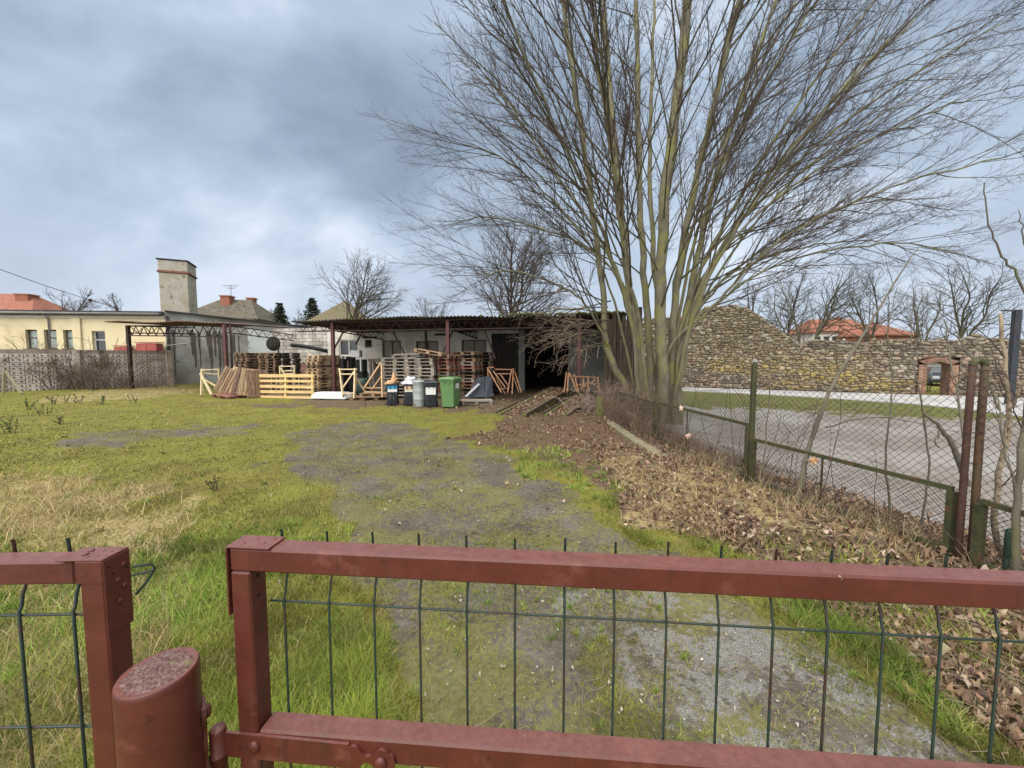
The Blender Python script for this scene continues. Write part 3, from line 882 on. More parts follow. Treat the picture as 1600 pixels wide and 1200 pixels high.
mb = MB(); mb.tube([pB + Vector((-.02, -.03, g - .2)), pB + Vector((-.015, -.02, .5)), pB + Vector((0, 0, 1.2)), pB + Vector((0, 0, 1.69))], 0.0255, 12)
mb.build('pipe', mat('greenish_rusty_pipe', [(0.055, 0.035, 0.02), (0.085, 0.05, 0.03), (0.07, 0.075, 0.04)], scale=3, rough=0.7, bump=.3, bscale=60, spots=[((0.11, 0.055, 0.03), 5, .52, .1)]), t)
mb = MB(); mb.tube([c + wv * (0.045 * -math.cos(a)) + Vector((0, 0, 1.688 + 0.047 * math.sin(a))) for a in [math.pi * k / 12 for k in range(13)]], 0.0240, 12); mb.build('loop', M_GREENIRON, t)
mb = MB()
for z in (0.35, 0.55, 0.9, 1.15):
    mb = MB(); mb.tube([pA + Vector((-.026, -.02, z)), pA + Vector((.02, -.03, z + .004)), pB + Vector((.026, -.02, z))], 0.004, 6); mb.build('tie_wire', M_RUST, t)
for (lab, y, off, zt_, m_) in (('short green round stake beside the bent double pipe post', 2.92, 0.16, 0.42, mat('green_stake', [(0.02, 0.06, 0.04), (0.035, 0.09, 0.06)], scale=8, rough=.6)),
                         ('short mossy fence post at the foot of the big tree among dead stems', 8.0, 0.02, 0.92, M_GREENIRON),
                         ('short square concrete stub with bright moss near the stacked ramps', 11.3, -0.35, 0.62, mat('mossy_concrete', [(0.07, 0.09, 0.02), (0.15, 0.17, 0.04), (0.12, 0.11, 0.08)], scale=8, rough=.95, bump=.5))):
    c2 = fpt(y, 0, off); g2 = float(gz(c2.x, c2.y))
    mb = MB()
    if 'stake' in lab: mb.tube([(c2.x, c2.y, g2 - .1), (c2.x, c2.y, zt_ - .02), (c2.x, c2.y, zt_)], [0.022, 0.022, 0.012], 12)
    elif 'stub' in lab: mb.box((c2.x, c2.y, (g2 - .1 + zt_) / 2), (0.19, 0.19, zt_ - g2 + .1), bev=0.02, taper=(.9, .9))
    else: mb.box((c2.x, c2.y, (g2 - .1 + zt_) / 2), (0.06, 0.06, zt_ - g2 + .1), bev=0.008)
    o = mb.build('fence_post' if 'stub' not in lab else 'concrete_stub', m_, None, (c2.x, c2.y, g2)); tag(o, lab, 'fence post' if 'stub' not in lab else 'stub')
ch = thing('chain_link_fence', 'wide diamond wire netting strung between the tall fence posts', 'wire fence', tuple(fpt(5.2, 0, .1)))
for (y0, y1, z0, z1, sag) in ((8.0, 5.2, 1.40, 1.45, 0.22), (5.2, 3.08, 1.45, 1.66, 0.16), (3.08, 0.8, 1.66, 1.70, 0.05)):
    a = fpt(y0, 0, .05); b = fpt(y1, 0, .05)
    P = Paths(); chain(P, a, b, float(gz(a.x, a.y)) + .1, z0, float(gz(b.x, b.y)) + .1, z1, 0.078, 0.0026, sag)
    n = 14
    pts = [(*(a.lerp(b, i / n))[:2], z0 + (z1 - z0) * i / n - sag * (1 - (2 * i / n - 1) ** 2)) for i in range(n + 1)]
    P.add(pts, [0.0024] * (n + 1), 4)
    P.build('netting', M_MESHW, ch)
# plank along the fence
M_OLDWOOD = mat('old_grey_timber', [(0.12, 0.11, 0.06), (0.20, 0.18, 0.11), (0.27, 0.25, 0.16)], scale=3, stretch=(1, 14, 1), rough=0.9, bump=0.4, bscale=8)
pa = G(952, 668); pb = G(1006, 706)
d_ = (pb - pa).normalized()
mb = MB(); mb.beam(pa + Vector((0, 0, .10)), pb + Vector((0, 0, .08)), 0.20, 0.12, bev=0.012)
mb.beam(pb - d_ * 0.05 + Vector((0, 0, .075)) + Vector((.05, 0, 0)), pb + d_ * .75 + Vector((.08, 0, .06)), 0.19, 0.11, bev=0.012)
o = mb.build('timber_beam', M_OLDWOOD, None, tuple((pa + pb) / 2)); tag(o, 'old greenish grey timber beam lying in dead leaves along the fence', 'beam')
# ------------------------------------------------------------------ open shed
SA = Vector((3.7, 15.5, 0)); SU = Vector((0.979, -0.205, 0)).normalized(); SN = Vector((-SU.y, SU.x, 0))
SRZ = math.atan2(SU.y, SU.x)
MS = Matrix((SU, SN, Vector((0, 0, 1)))).transposed()
def sh(x, y, z): return SA + SU * x + SN * y + Vector((0, 0, z))
def S(px, py, yl):
    """local (x, z) of the shed plane y = yl seen at a photo pixel"""
    r = rayd(px, py); o = Vector((0, 0, CAMH))
    p0 = SA + SN * yl
    t = (p0 - o).dot(SN) / r.dot(SN)
    p = o + r * t
    return (p - SA).dot(SU), p.z
M_WHITEWALL = mat('dirty_white_render', [(0.36, 0.34, 0.30), (0.50, 0.48, 0.43), (0.58, 0.56, 0.52)], scale=1.1, rough=0.9, bump=0.15, bscale=20,
                  spots=[((0.20, 0.19, 0.12), 0.9, 0.55, 0.15), ((0.13, 0.12, 0.10), 2.5, 0.64, 0.1)])
M_CORR = mat('corrugated_roof_sheet', [(0.045, 0.04, 0.036), (0.08, 0.072, 0.066), (0.12, 0.11, 0.10)], scale=1.6, rough=0.85, bump=0.2,
             spots=[((0.10, 0.12, 0.03), 2.2, 0.52, 0.12), ((0.05, 0.045, 0.04), 1.3, 0.58, 0.12)])
M_RUSTB = mat('dark_rusty_steel', [(0.018, 0.011, 0.010), (0.034, 0.018, 0.015), (0.055, 0.026, 0.021)], scale=5, rough=0.75, bump=0.15)
M_MAROON = mat('maroon_steel_post', [(0.075, 0.030, 0.030), (0.11, 0.045, 0.042)], scale=4, rough=0.6, bump=0.1)
M_DARKIN = mat('dark_interior_wall', [(0.018, 0.016, 0.014), (0.035, 0.030, 0.026)], scale=2, rough=0.95)  # near-black: shade of the unlit garage put into the colour
M_GLASS = mat('dark_window_glass', [(0.018, 0.022, 0.028), (0.03, 0.036, 0.042)], scale=1.0, rough=0.12, spec=0.6)
M_FRAMEB = mat('brown_window_frame', [(0.06, 0.045, 0.035), (0.10, 0.075, 0.06)], scale=6, rough=0.7)
M_GREYPANEL = mat('grey_sheet_panel', [(0.13, 0.138, 0.132), (0.19, 0.20, 0.19)], scale=1.5, rough=0.7, spots=[((0.12, 0.12, 0.11), 2, .58, .1)])
M_FLOORC = mat('shed_concrete_floor', [(0.10, 0.09, 0.08), (0.17, 0.155, 0.14)], scale=1.5, rough=0.95, bump=0.3)
shed = thing('open_shed', 'long low open shed with corrugated roof, maroon posts and white back wall', 'shed', tuple(SA), SRZ)
XL, XR, RY0, RY1 = -14.3, 0.9, -0.35, 5.6
ZF, ZB = 3.52, 3.30
def roof_z(y): return ZF + (ZB - ZF) * (y - RY0) / (RY1 - RY0)
nx = 760; ny = 8
V = []; Fc = []
for j in range(ny + 1):
    y = RY0 + (RY1 - RY0) * j / ny
    for i in range(nx + 1):
        x = XL + (XR - XL) * i / nx
        wv_ = 0.030 * math.cos(2 * math.pi * x / 0.177)
        sag = 0.05 * math.sin(x * 0.55) * math.sin(1.0) + 0.015 * math.sin(x * 2.1 + 1)
        V.append(sh(x, y + (0.03 * math.sin(int(x / 0.88) * 2.3) if j == 0 else 0), roof_z(y) + wv_ + sag))
for j in range(ny):
    for i in range(nx):
        a = j * (nx + 1) + i
        Fc.append((a, a + 1, a + nx + 2, a + nx + 1))
n0 = len(V)
V2 = [p - Vector((0, 0, 0.012)) for p in V]
Fc2 = [tuple(reversed([i + n0 for i in f])) for f in Fc]
edge = [(i + 1, i, i + n0, i + 1 + n0) for i in range(nx)]
mb = MB(); mb.add(V + V2, Fc + Fc2 + edge, sm=True)
roof = mb.build('roof', M_CORR, shed)
# moss lumps along the right end of the roof edge
M_MOSS = mat('roof_moss', [(0.05, 0.075, 0.012), (0.11, 0.14, 0.025), (0.17, 0.18, 0.05)], scale=14, rough=1.0, bump=0.8, bscale=60)
mb = MB(); rr = random.Random(3)
for k in range(230):
    x = XR - 0.2 - abs(rr.gauss(0, 2.1)); y = RY0 + abs(rr.gauss(0, 0.5)) + .01
    if k < 50: x = rr.gauss(-3.1, 0.35); y = RY0 + rr.uniform(0, .35)
    if x < -6.5: continue
    s_ = rr.uniform(0.03, 0.085)
    c = sh(x, y, roof_z(y) + 0.03)
    prof = [(s_ * 1.2, -.02), (s_, s_ * .35), (s_ * .6, s_ * .75), (0.001, s_ * .9)]
    mb.lathe(c, [(r * rr.uniform(.8, 1.2), z) for r, z in prof], 7)
tag(mb.build('moss', M_MOSS, roof), kind='stuff')
# purlins and lattice beams
mb = MB()
for y in (0.9, 2.2, 3.5, 4.8): mb.beam(sh(XL + .1, y, roof_z(y) - .09), sh(XR - .1, y, roof_z(y) - .09), 0.06, 0.10)
mb.build('purlin', M_RUSTB, shed)
def lattice(mb, p0, p1, depth, step, r=0.016, ch=0.05):
    p0 = Vector(p0); p1 = Vector(p1); L_ = (p1 - p0).length; d = (p1 - p0) / L_
    dn = Vector((0, 0, -depth))
    mb.beam(p0, p1, ch, ch); mb.beam(p0 + dn, p1 + dn, ch, ch)
    n = max(2, int(L_ / step)); 
    for i in range(n):
        a = p0 + d * (L_ * i / n); m_ = p0 + d * (L_ * (i + .5) / n) + dn; b = p0 + d * (L_ * (i + 1) / n)
        mb.tube([a, m_], r, 5); mb.tube([m_, b], r, 5)
mb = MB(); lattice(mb, sh(XL + .1, 0.0, ZF - .10), sh(-0.6, 0.0, ZF - .10), 0.40, 0.55)
mb.build('lattice_beam', M_RUSTB, shed)
posts_x = [S(353, 560, 0)[0], S(521, 560, 0)[0], S(700, 545, 0)[0], S(905, 560, 0)[0]]
for x in posts_x:
    mb = MB(); lattice(mb, sh(x, 0.05, ZF - .11), sh(x, 4.5, ZB - .11), 0.36, 0.5); mb.build('lattice_beam', M_RUSTB, shed)
for i, x in enumerate(posts_x):
    mb = MB(); mb.box(sh(x, 0, (ZF - .1) / 2 - .1), (0.15, 0.13, ZF - .1 + .2), MS, bev=0.01); mb.build('post', M_MAROON, shed)
x = S(362, 560, .2)[0]
mb = MB(); mb.tube([sh(x, .2, -.1), sh(x, .2, ZF - .1)], 0.05, 10); mb.build('drain_pipe', M_RUSTB, shed)
x = S(666, 560, 2.0)[0]
mb = MB(); mb.box(sh(x, 2.0, ZF / 2 - .1), (0.10, 0.10, ZF - .1), MS, bev=0.01); mb.build('post', M_RUSTB, shed)
for (a, b, yl) in (((567, 517), (556, 538), 1.2), ((612, 514), (636, 560), 1.0), ((708, 516), (690, 556), .3), ((757, 516), (774, 560), .5), ((540, 512), (522, 545), .05)):
    xa, za = S(*a, yl); xb, zb = S(*b, yl)
    mb = MB(); mb.beam(sh(xa, yl, min(za, ZF - .12)), sh(xb, yl, zb), 0.06, 0.06); mb.build('brace', M_RUSTB, shed)
# back wall, with openings set into it as real recesses
YW = 4.5
xw0 = S(512, 540, YW)[0]; xo0 = S(817, 560, YW)[0]; xo1 = S(888, 560, YW)[0]; xw1 = S(950, 560, YW)[0] + 1.6
def wall_with_holes(name, x0, x1, z0, z1, y, th, holes, m, parent):
    """holes (xa, xb, za, zb); grid of boxes butted end to end"""
    xs = sorted({x0, x1, *[h[0] for h in holes], *[h[1] for h in holes]})
    zs = sorted({z0, z1, *[h[2] for h in holes], *[h[3] for h in holes]})
    V = {}; mb = MB(); Fc = []
    P = []
    def vid(i, k, s):
        key = (i, k, s)
        if key not in V:
            V[key] = len(P); P.append(sh(xs[i], y + (th if s else 0), zs[k]))
        return V[key]
    solid = lambda i, k: 0 <= i < len(xs) - 1 and 0 <= k < len(zs) - 1 and not any(h[0] - 1e-6 <= xs[i] and xs[i + 1] <= h[1] + 1e-6 and h[2] - 1e-6 <= zs[k] and zs[k + 1] <= h[3] + 1e-6 for h in holes)
    for i in range(len(xs) - 1):
        for k in range(len(zs) - 1):
            if not solid(i, k): continue
            Fc.append((vid(i, k, 0), vid(i + 1, k, 0), vid(i + 1, k + 1, 0), vid(i, k + 1, 0)))
            Fc.append((vid(i, k, 1), vid(i, k + 1, 1), vid(i + 1, k + 1, 1), vid(i + 1, k, 1)))
            if not solid(i - 1, k): Fc.append((vid(i, k, 0), vid(i, k + 1, 0), vid(i, k + 1, 1), vid(i, k, 1)))
            if not solid(i + 1, k): Fc.append((vid(i + 1, k, 0), vid(i + 1, k, 1), vid(i + 1, k + 1, 1), vid(i + 1, k + 1, 0)))
            if not solid(i, k - 1): Fc.append((vid(i, k, 0), vid(i, k, 1), vid(i + 1, k, 1), vid(i + 1, k, 0)))
            if not solid(i, k + 1): Fc.append((vid(i, k + 1, 0), vid(i + 1, k + 1, 0), vid(i + 1, k + 1, 1), vid(i, k + 1, 1)))
    mb.add(P, Fc)
    return mb.build(name, m, parent)
def hole(px0, py0, px1, py1):
    xa, zb = S(px0, py0, YW); xb, za = S(px1, py1, YW)
    return (xa, xb, za, zb)
wins = [hole(529, 531, 560, 556), hole(597, 532, 627, 558), hole(650, 533, 685, 560), hole(721, 531, 760, 562)]
vent = hole(570, 531, 581, 543)
door = hole(585, 531.5, 593, 533)
wall = wall_with_holes('wall', xw0, xo0, -0.2, ZB + .06, YW, 0.28, wins + [vent], M_WHITEWALL, shed)
for k, h in enumerate(wins):
    mb = MB(); t_ = 0.07
    y = YW + .10
    mb.box(sh((h[0] + h[1]) / 2, y, h[3] - t_ / 2 - .001), (h[1] - h[0] - .002, 0.07, t_), MS); mb.box(sh((h[0] + h[1]) / 2, y, h[2] + t_ / 2 + .001), (h[1] - h[0] - .002, 0.07, t_), MS)
    for xx in (h[0] + t_ / 2 + .001, (h[0] + h[1]) / 2, h[1] - t_ / 2 - .001): mb.box(sh(xx, y, (h[2] + h[3]) / 2), (t_, 0.07, h[3] - h[2] - 2 * t_ - .004), MS)
    f = mb.build('window', M_FRAMEB if k else M_WHITEWALL, shed)
    mb = MB(); mb.box(sh((h[0] + h[1]) / 2, y + .02, (h[2] + h[3]) / 2), (h[1] - h[0] - .01, 0.012, h[3] - h[2] - .01), MS); mb.build('pane' if k == 0 else 'shutter', M_GLASS if k == 0 else mat('shutter_board', [(0.17, 0.15, 0.13), (0.24, 0.22, 0.19)], scale=2, rough=.9), f)
mb = MB()
for i in range(6): mb.box(sh((vent[0] + vent[1]) / 2, YW + .08, vent[2] + (vent[3] - vent[2]) * (i + .5) / 6), (vent[1] - vent[0] - .004, 0.03, 0.035), MS @ Matrix.Rotation(.6, 3, 'X'))
mb.box(sh((vent[0] + vent[1]) / 2, YW + .2, (vent[2] + vent[3]) / 2), (vent[1] - vent[0] - .004, 0.02, vent[3] - vent[2] - .004), MS)
mb.build('vent', M_RUSTB, shed)
for (px0, px1, py) in ((566, 588, 527.5), (679, 699, 523), (718, 737, 518.5)):
    xa, za = S(px0, py, YW - .1); xb, _ = S(px1, py, YW - .1)
    mb = MB(); mb.box(sh((xa + xb) / 2, YW - .10, za), (xb - xa, 0.16, 0.10), MS, bev=.02); mb.build('strip_lamp', M_RUSTB, shed)
# gable end wall on the left, lintel, dark garage behind the opening
mb = MB(); mb.box(sh(xw0 + .14, YW + 3.28 + .004, (ZB + .04) / 2 - .1), (0.28, 6.0, ZB + .2), MS); mb.build('end_wall', M_WHITEWALL, shed)
zl = 2.72
mb = MB()
mb.box(sh((xo0 + xo1) / 2 - .1, YW + .14, (zl + ZB + .04) / 2), (xo1 - xo0 + .2 - .008, 0.24, ZB + .04 - zl), MS); mb.build('lintel', M_RUSTB, shed)
mb = MB(); mb.box(sh(xo0 - .02, YW - .17, (zl + .6) / 2 - .1), (0.34, 0.22, zl + .7), MS, bev=.02); mb.build('pillar', M_GREYPANEL, shed)
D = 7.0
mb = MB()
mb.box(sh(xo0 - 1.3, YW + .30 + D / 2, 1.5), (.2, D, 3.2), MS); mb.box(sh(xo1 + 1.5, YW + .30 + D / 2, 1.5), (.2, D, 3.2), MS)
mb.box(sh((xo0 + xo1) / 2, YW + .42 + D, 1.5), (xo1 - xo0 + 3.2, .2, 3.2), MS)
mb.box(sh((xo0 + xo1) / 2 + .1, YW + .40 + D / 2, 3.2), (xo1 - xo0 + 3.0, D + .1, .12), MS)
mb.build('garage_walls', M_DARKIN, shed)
gw = wall_with_holes('panel_wall', xo1, xw1, -0.2, ZB + .04, YW, 0.12, [], M_GREYPANEL, shed)
mb = MB()
for k in range(5): mb.box(sh(xo1 + .15 + k * .42, YW - .015, 1.5), (.035, .03, 3.0), MS)
mb.build('cover_strip', M_GREYPANEL, shed)
xd0 = S(768, 560, YW)[0]  # boards added before the wall; the bay's shade is put into their colour
for k in range(9):
    wd_ = (xo0 - .2 - xd0) / 9
    mb = MB(); mb.box(sh(xd0 + wd_ * (k + .5), YW - .035 - .006 * (k % 2), 1.55), (wd_ - .012, .03, 3.1), MS); mb.build('shade_boarding', M_DARKIN, shed)
mb = MB(); mb.beam(sh(xo1 + .05, 0.0, ZF - .12), sh(xo1 + .05, YW, ZB - .1), .12, .16); mb.build('tie_beam', M_RUSTB, shed)
# back wall of the covered strip to the right behind the tree
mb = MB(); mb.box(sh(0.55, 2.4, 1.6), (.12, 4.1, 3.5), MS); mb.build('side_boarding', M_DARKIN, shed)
# emblem ring faintly painted on the wall
M_FADED = mat('faded_paint', [(0.24, 0.19, 0.14), (0.34, 0.29, 0.23)], scale=8, rough=.9)
xm, zm_ = S(638, 541, YW)
mb = MB()
for (r0, r1, n_) in ((.30, .36, 4), (.10, .16, 12)):
    V = []; Fc = []
    for k in range(n_):
        a = 2 * math.pi * k / n_
        V += [sh(xm + r0 * math.cos(a), YW - .004, zm_ + r0 * math.sin(a)), sh(xm + r1 * math.cos(a), YW - .004, zm_ + r1 * math.sin(a))]
    for k in range(n_):
        j = (k + 1) % n_
        Fc.append((2 * k, 2 * k + 1, 2 * j + 1, 2 * j))
    mb.add(V, Fc)
mb.build('painted_diamond', M_FADED, shed)
# loose cable hanging across the bay
M_CABLE = mat('pale_cable', [(0.30, 0.28, 0.25)], rough=.7)
def cable(label, pts, r, m, name='cable', cat='cable'):
    P = catmull(pts, 8); mb = MB(); mb.tube([tuple(p) for p in P], r, 5)
    o = mb.build(name, m, None, tuple(P[0])); tag(o, label, cat); return o
def sp(px, py, yl):
    x, z = S(px, py, yl); return tuple(sh(x, yl, z))
cable('pale cable sagging across the shed bay before the white back wall', [sp(523, 527, 3.0), sp(552, 536, 3.0), sp(580, 541, 3.0), sp(605, 534, 2.5), sp(632, 522, 2.0)], 0.014, M_CABLE)
# brick wall in the deep bay
def brickmat(name, c1, c2, mortar, scale, bw=.5, rh=.25, ms=.02):
    m = bpy.data.materials.new(name); m.use_nodes = True
    t = m.node_tree; N = t.nodes; L_ = t.links; b = N['Principled BSDF']; b.inputs['Roughness'].default_value = .9
    tc = N.new('ShaderNodeTexCoord'); mp = N.new('ShaderNodeMapping'); mp.inputs['Rotation'].default_value = (math.pi / 2, 0, 0)
    sx = N.new('ShaderNodeSeparateXYZ'); L_.new(tc.outputs['Object'], sx.inputs[0])
    ad = N.new('ShaderNodeMath'); ad.operation = 'ADD'; L_.new(sx.outputs[0], ad.inputs[0]); L_.new(sx.outputs[1], ad.inputs[1])
    cb = N.new('ShaderNodeCombineXYZ'); L_.new(ad.outputs[0], cb.inputs[0]); L_.new(sx.outputs[2], cb.inputs[1])
    br = N.new('ShaderNodeTexBrick'); br.inputs['Scale'].default_value = scale
    br.inputs['Color1'].default_value = (*c1, 1); br.inputs['Color2'].default_value = (*c2, 1); br.inputs['Mortar'].default_value = (*mortar, 1)
    br.inputs['Brick Width'].default_value = bw; br.inputs['Row Height'].default_value = rh; br.inputs['Mortar Size'].default_value = ms
    L_.new(cb.outputs[0], br.inputs['Vector'])
    nz = N.new('ShaderNodeTexNoise'); nz.inputs['Scale'].default_value = 1.7; nz.inputs['Detail'].default_value = 8; L_.new(tc.outputs['Object'], nz.inputs['Vector'])
    mr = N.new('ShaderNodeMapRange'); mr.inputs['From Min'].default_value = .3; mr.inputs['From Max'].default_value = .7; mr.inputs['To Min'].default_value = .45; mr.inputs['To Max'].default_value = 1.15
    L_.new(nz.outputs[0], mr.inputs['Value'])
    sc = N.new('ShaderNodeVectorMath'); sc.operation = 'SCALE'; L_.new(br.outputs[0], sc.inputs[0]); L_.new(mr.outputs[0], sc.inputs['Scale'])
    L_.new(sc.outputs[0], b.inputs['Base Color'])
    bp = N.new('ShaderNodeBump'); bp.inputs['Strength'].default_value = .5; L_.new(br.outputs['Fac'], bp.inputs['Height']); bp.invert = True
    L_.new(bp.outputs[0], b.inputs['Normal'])
    return m
def slab_wall(mb, a, b, h0, h1, th, zb=-.3):
    """vertical wall from a to b, heights h0 and h1, extruded away from the camera"""
    a = Vector(a); b = Vector(b); d = (b - a).normalized(); n = Vector((-d.y, d.x, 0))
    if n.dot(a) < 0: n = -n
    mb.prism([a + Vector((0, 0, zb)), b + Vector((0, 0, zb)), b + Vector((0, 0, h1)), a + Vector((0, 0, h0))], n * th)
a = Vector((-18.3, 29.6, 0)); b = Vector((-13.0, 28.0, 0))
bw = thing('brick_wall', 'white painted brick wall at the back of the open bay, behind pallet stacks', 'wall', tuple(a), math.atan2((b - a).y, (b - a).x))
mb = MB(); slab_wall(mb, a, b, 4.0, 4.0, .3); mb.build('wall', brickmat('white_bricks', (.52, .50, .46), (.36, .33, .29), (.16, .15, .13), 1.0, .62, .27, .022), bw)
pd = [(455, 539), (482, 542), (513, 549)]
mb = MB(); mb.tube([at(px, py, 26.5) for px, py in pd], 0.13, 8); o = mb.build('roll', mat('black_roll', [(.012, .012, .013)], rough=.6), None, tuple(at(482, 542, 26.5))); tag(o, 'long black pipe slanting before the white brick wall', 'pipe')
cF = at(427, 537, 27.5)
mb = MB(); mb.lathe(cF, [(0.05, -.1), (.45, -.1), (.52, 0), (.45, .1), (.05, .1)], 18, M=Matrix.Rotation(math.pi / 2, 3, 'X'))
mb.tube([cF + Vector((.3, .1, 0)), cF + Vector((.3, .1, -2.6))], .05, 6)
o = mb.build('fan_hood', M_DARKIN, None, tuple(cF)); tag(o, 'round black fan on a stand before the white brick wall corner', 'fan')

# ------------------------------------------------------------------ yellow building with grey side, tower
M_YEL = mat('pale_yellow_render', [(0.58, 0.50, 0.31), (0.66, 0.58, 0.38)], scale=0.8, rough=0.9, bump=.08, spots=[((0.46, 0.39, 0.24), 0.5, 0.56, 0.15)])
M_GREYR = mat('stained_grey_render', [(0.19, 0.185, 0.165), (0.30, 0.30, 0.285), (0.40, 0.44, 0.45)], scale=0.55, stretch=(1, 1, 1), rough=0.92, bump=.25, bscale=8,
              spots=[((0.42, 0.43, 0.40), 1.1, 0.60, 0.08), ((0.115, 0.10, 0.08), 2.6, 0.60, 0.10)])
M_STAIN = mat('dark_drip_stain', [(0.055, 0.05, 0.04), (0.11, 0.10, 0.085)], scale=3, rough=.95)
M_ROOFD = mat('tarred_roof_edge', [(0.022, 0.020, 0.022), (0.05, 0.045, 0.045)], scale=2, rough=.7)
C0 = Vector((-23.3, 26.0, 0)); CL = Vector((-52.0, 24.2, 0)); C1 = C0 + Vector((.8, .6, 0)) * 9.5
bd = thing('yellow_building', 'single storey pale yellow building with tarred flat roof and stained grey side', 'building', tuple(C0))
CBL = Vector((-54, 40, 0)); C1b = Vector((-24, 44, 0))
mb = MB(); fd = (CL - C0).normalized()
zy = 4.62
# front wall with window openings cut in
def on_plane(px, py, p0, d):
    n = Vector((-d.y, d.x, 0)); r = rayd(px, py); o = Vector((0, 0, CAMH))
    t = (p0 - o).dot(n) / r.dot(n); p = o + r * t
    return (p - p0).dot(d), p.z
def plane_wall(name, p0, d, L_, z0, z1, th, holes, m, parent, back=None):
    global sh
    old = sh
    n = Vector((-d.y, d.x, 0))
    if n.dot(p0) < 0: n = -n
    def sh(x, y, z): return p0 + d * x + n * y + Vector((0, 0, z))
    globals()['sh'] = sh
    o = wall_with_holes(name, 0, L_, z0, z1, 0, th, holes, m, parent)
    globals()['sh'] = old
    return o, n
def ph(p0, d, r):
    xa, zb = on_plane(r[0], r[1], p0, d); xb, za = on_plane(r[2], r[3], p0, d)
    return (min(xa, xb), max(xa, xb), za, zb)
rects = [(39, 515, 60, 545), (68, 515, 90, 545), (98, 515.5, 117, 545), (143, 517, 166, 550)]
hs = [ph(C0, fd, r) for r in rects]
_, fn = plane_wall('wall', C0, fd, 28.7, -.3, zy, .30, hs, M_YEL, bd)
for k, h in enumerate(hs):
    mb = MB()
    def fp(x, y, z): return C0 + fd * x + fn * y + Vector((0, 0, z))
    MF = Matrix((fd, fn, Vector((0, 0, 1)))).transposed()
    t_ = .07
    mb.box(fp((h[0] + h[1]) / 2, .2, h[3] - t_ / 2 - .001), (h[1] - h[0] - .002, .07, t_), MF); mb.box(fp((h[0] + h[1]) / 2, .2, h[2] + t_ / 2 + .001), (h[1] - h[0] - .002, .07, t_), MF)
    for xx in (h[0] + t_ / 2 + .001, h[1] - t_ / 2 - .001): mb.box(fp(xx, .2, (h[2] + h[3]) / 2), (t_, .07, h[3] - h[2] - 2 * t_ - .004), MF)
    mb.box(fp((h[0] + h[1]) / 2, .2, h[2] + (h[3] - h[2]) * .58), (h[1] - h[0] - 2 * t_ - .004, .06, .06), MF)
    mb.box(fp((h[0] + h[1]) / 2, -.05, h[2] - .03), (h[1] - h[0] + .16, .14, .05), MF)
    f = mb.build('window', mat('white_sash', [(.55, .55, .53)], rough=.5) if k == 3 else M_FRAMEB, bd)
    mb = MB(); mb.box(fp((h[0] + h[1]) / 2, .215, (h[2] + h[3]) / 2), (h[1] - h[0] - .01, .012, h[3] - h[2] - .01), MF)
    mb.build('pane', M_GLASS if k == 3 else mat('greenish_curtained_glass', [(.16, .20, .19), (.30, .36, .34)], scale=2, stretch=(3, 1, .3), rough=.2, spec=.6), f)
mb = MB()
xq = on_plane(122, 520, C0, fd)[0]
mb.box(C0 + fd * xq - fn * .06 + Vector((0, 0, zy / 2 - .2)), (.5, .10, zy), MF)
mb.build('pilaster', M_YEL, bd)
sd = (C1 - C0).normalized(); sn = Vector((-sd.y, sd.x, 0))
mb = MB(); mb.prism([C0 + sd * .004 + Vector((0, 0, -.3)), C1 + Vector((0, 0, -.3)), C1 + Vector((0, 0, 4.15)), C0 + sd * .004 + Vector((0, 0, 4.86))], sn * .3); gw_ = mb.build('side_wall', M_GREYR, bd, )
rr = random.Random(21)
mb = MB()
for k in range(26):              # black drip stains with a shape of their own, thin films on the render
    x = min(4.2, rr.choice([1.6, 2.3, 3.0, 3.1, 3.8, 2.4, 2.9, .6]) + rr.gauss(0, .12)); wd = rr.uniform(.04, .13); top = 3.9 - .07 * x + rr.uniform(-.3, 0); bot = rr.choice([rr.uniform(.2, 1.2), rr.uniform(1.5, 2.6)])
    pl = []
    nseg = 9
    for i in range(nseg + 1): pl.append((x - wd * (1 - .6 * i / nseg) * rr.uniform(.7, 1.25), top + (bot - top) * i / nseg))
    for i in range(nseg, -1, -1): pl.append((x + wd * (1 - .6 * i / nseg) * rr.uniform(.7, 1.25), top + (bot - top) * i / nseg))
    P_ = [C0 + sd * a - sn * (.003 + .0004 * k) + Vector((0, 0, c)) for a, c in pl]
    n_ = len(P_); mb.add(P_, [(i, i + 1, n_ - 2 - i, n_ - 1 - i) for i in range(nseg)])
mb.build('drip_stain', M_STAIN, gw_)
M_PEEL = mat('peeling_white_paint', [(.40, .43, .44), (.50, .53, .53), (.44, .50, .52)], scale=1.2, rough=.9, bump=.2, spots=[((.22, .21, .19), 2.0, .58, .05), ((.30, .27, .22), 6, .64, .04), ((.09, .08, .07), 1.1, .66, .06)])
mb = MB(); q0 = C0 + sd * 4.55 - sn * .012; q1 = C0 + sd * 8.6 - sn * .012
mb.prism([q0 + Vector((0, 0, -.3)), q1 + Vector((0, 0, -.3)), q1 + Vector((0, 0, 3.7)), q0 + Vector((0, 0, 3.95))], sn * .008); mb.build('painted_panel', M_PEEL, gw_)
mb = MB()
ov = .35
mb.prism([C0 - fn * ov + sd * .1 + Vector((0, 0, zy + .002)), CL - fn * ov + Vector((0, 0, zy + .12)), CBL + Vector((0, 0, zy + .5)), C1b + Vector((0, 0, zy + .5)), C0 + sn * 3 + Vector((0, 0, zy + .10))], (0, 0, .24))
roofy = mb.build('roof', M_ROOFD, bd)
mb = MB(); mb.beam(C0 + sd * .05 - sn * .08 + Vector((0, 0, 4.905)), C1 - sn * .08 + Vector((0, 0, 4.195)), .5, .09); mb.build('parapet_cap', M_ROOFD, bd)
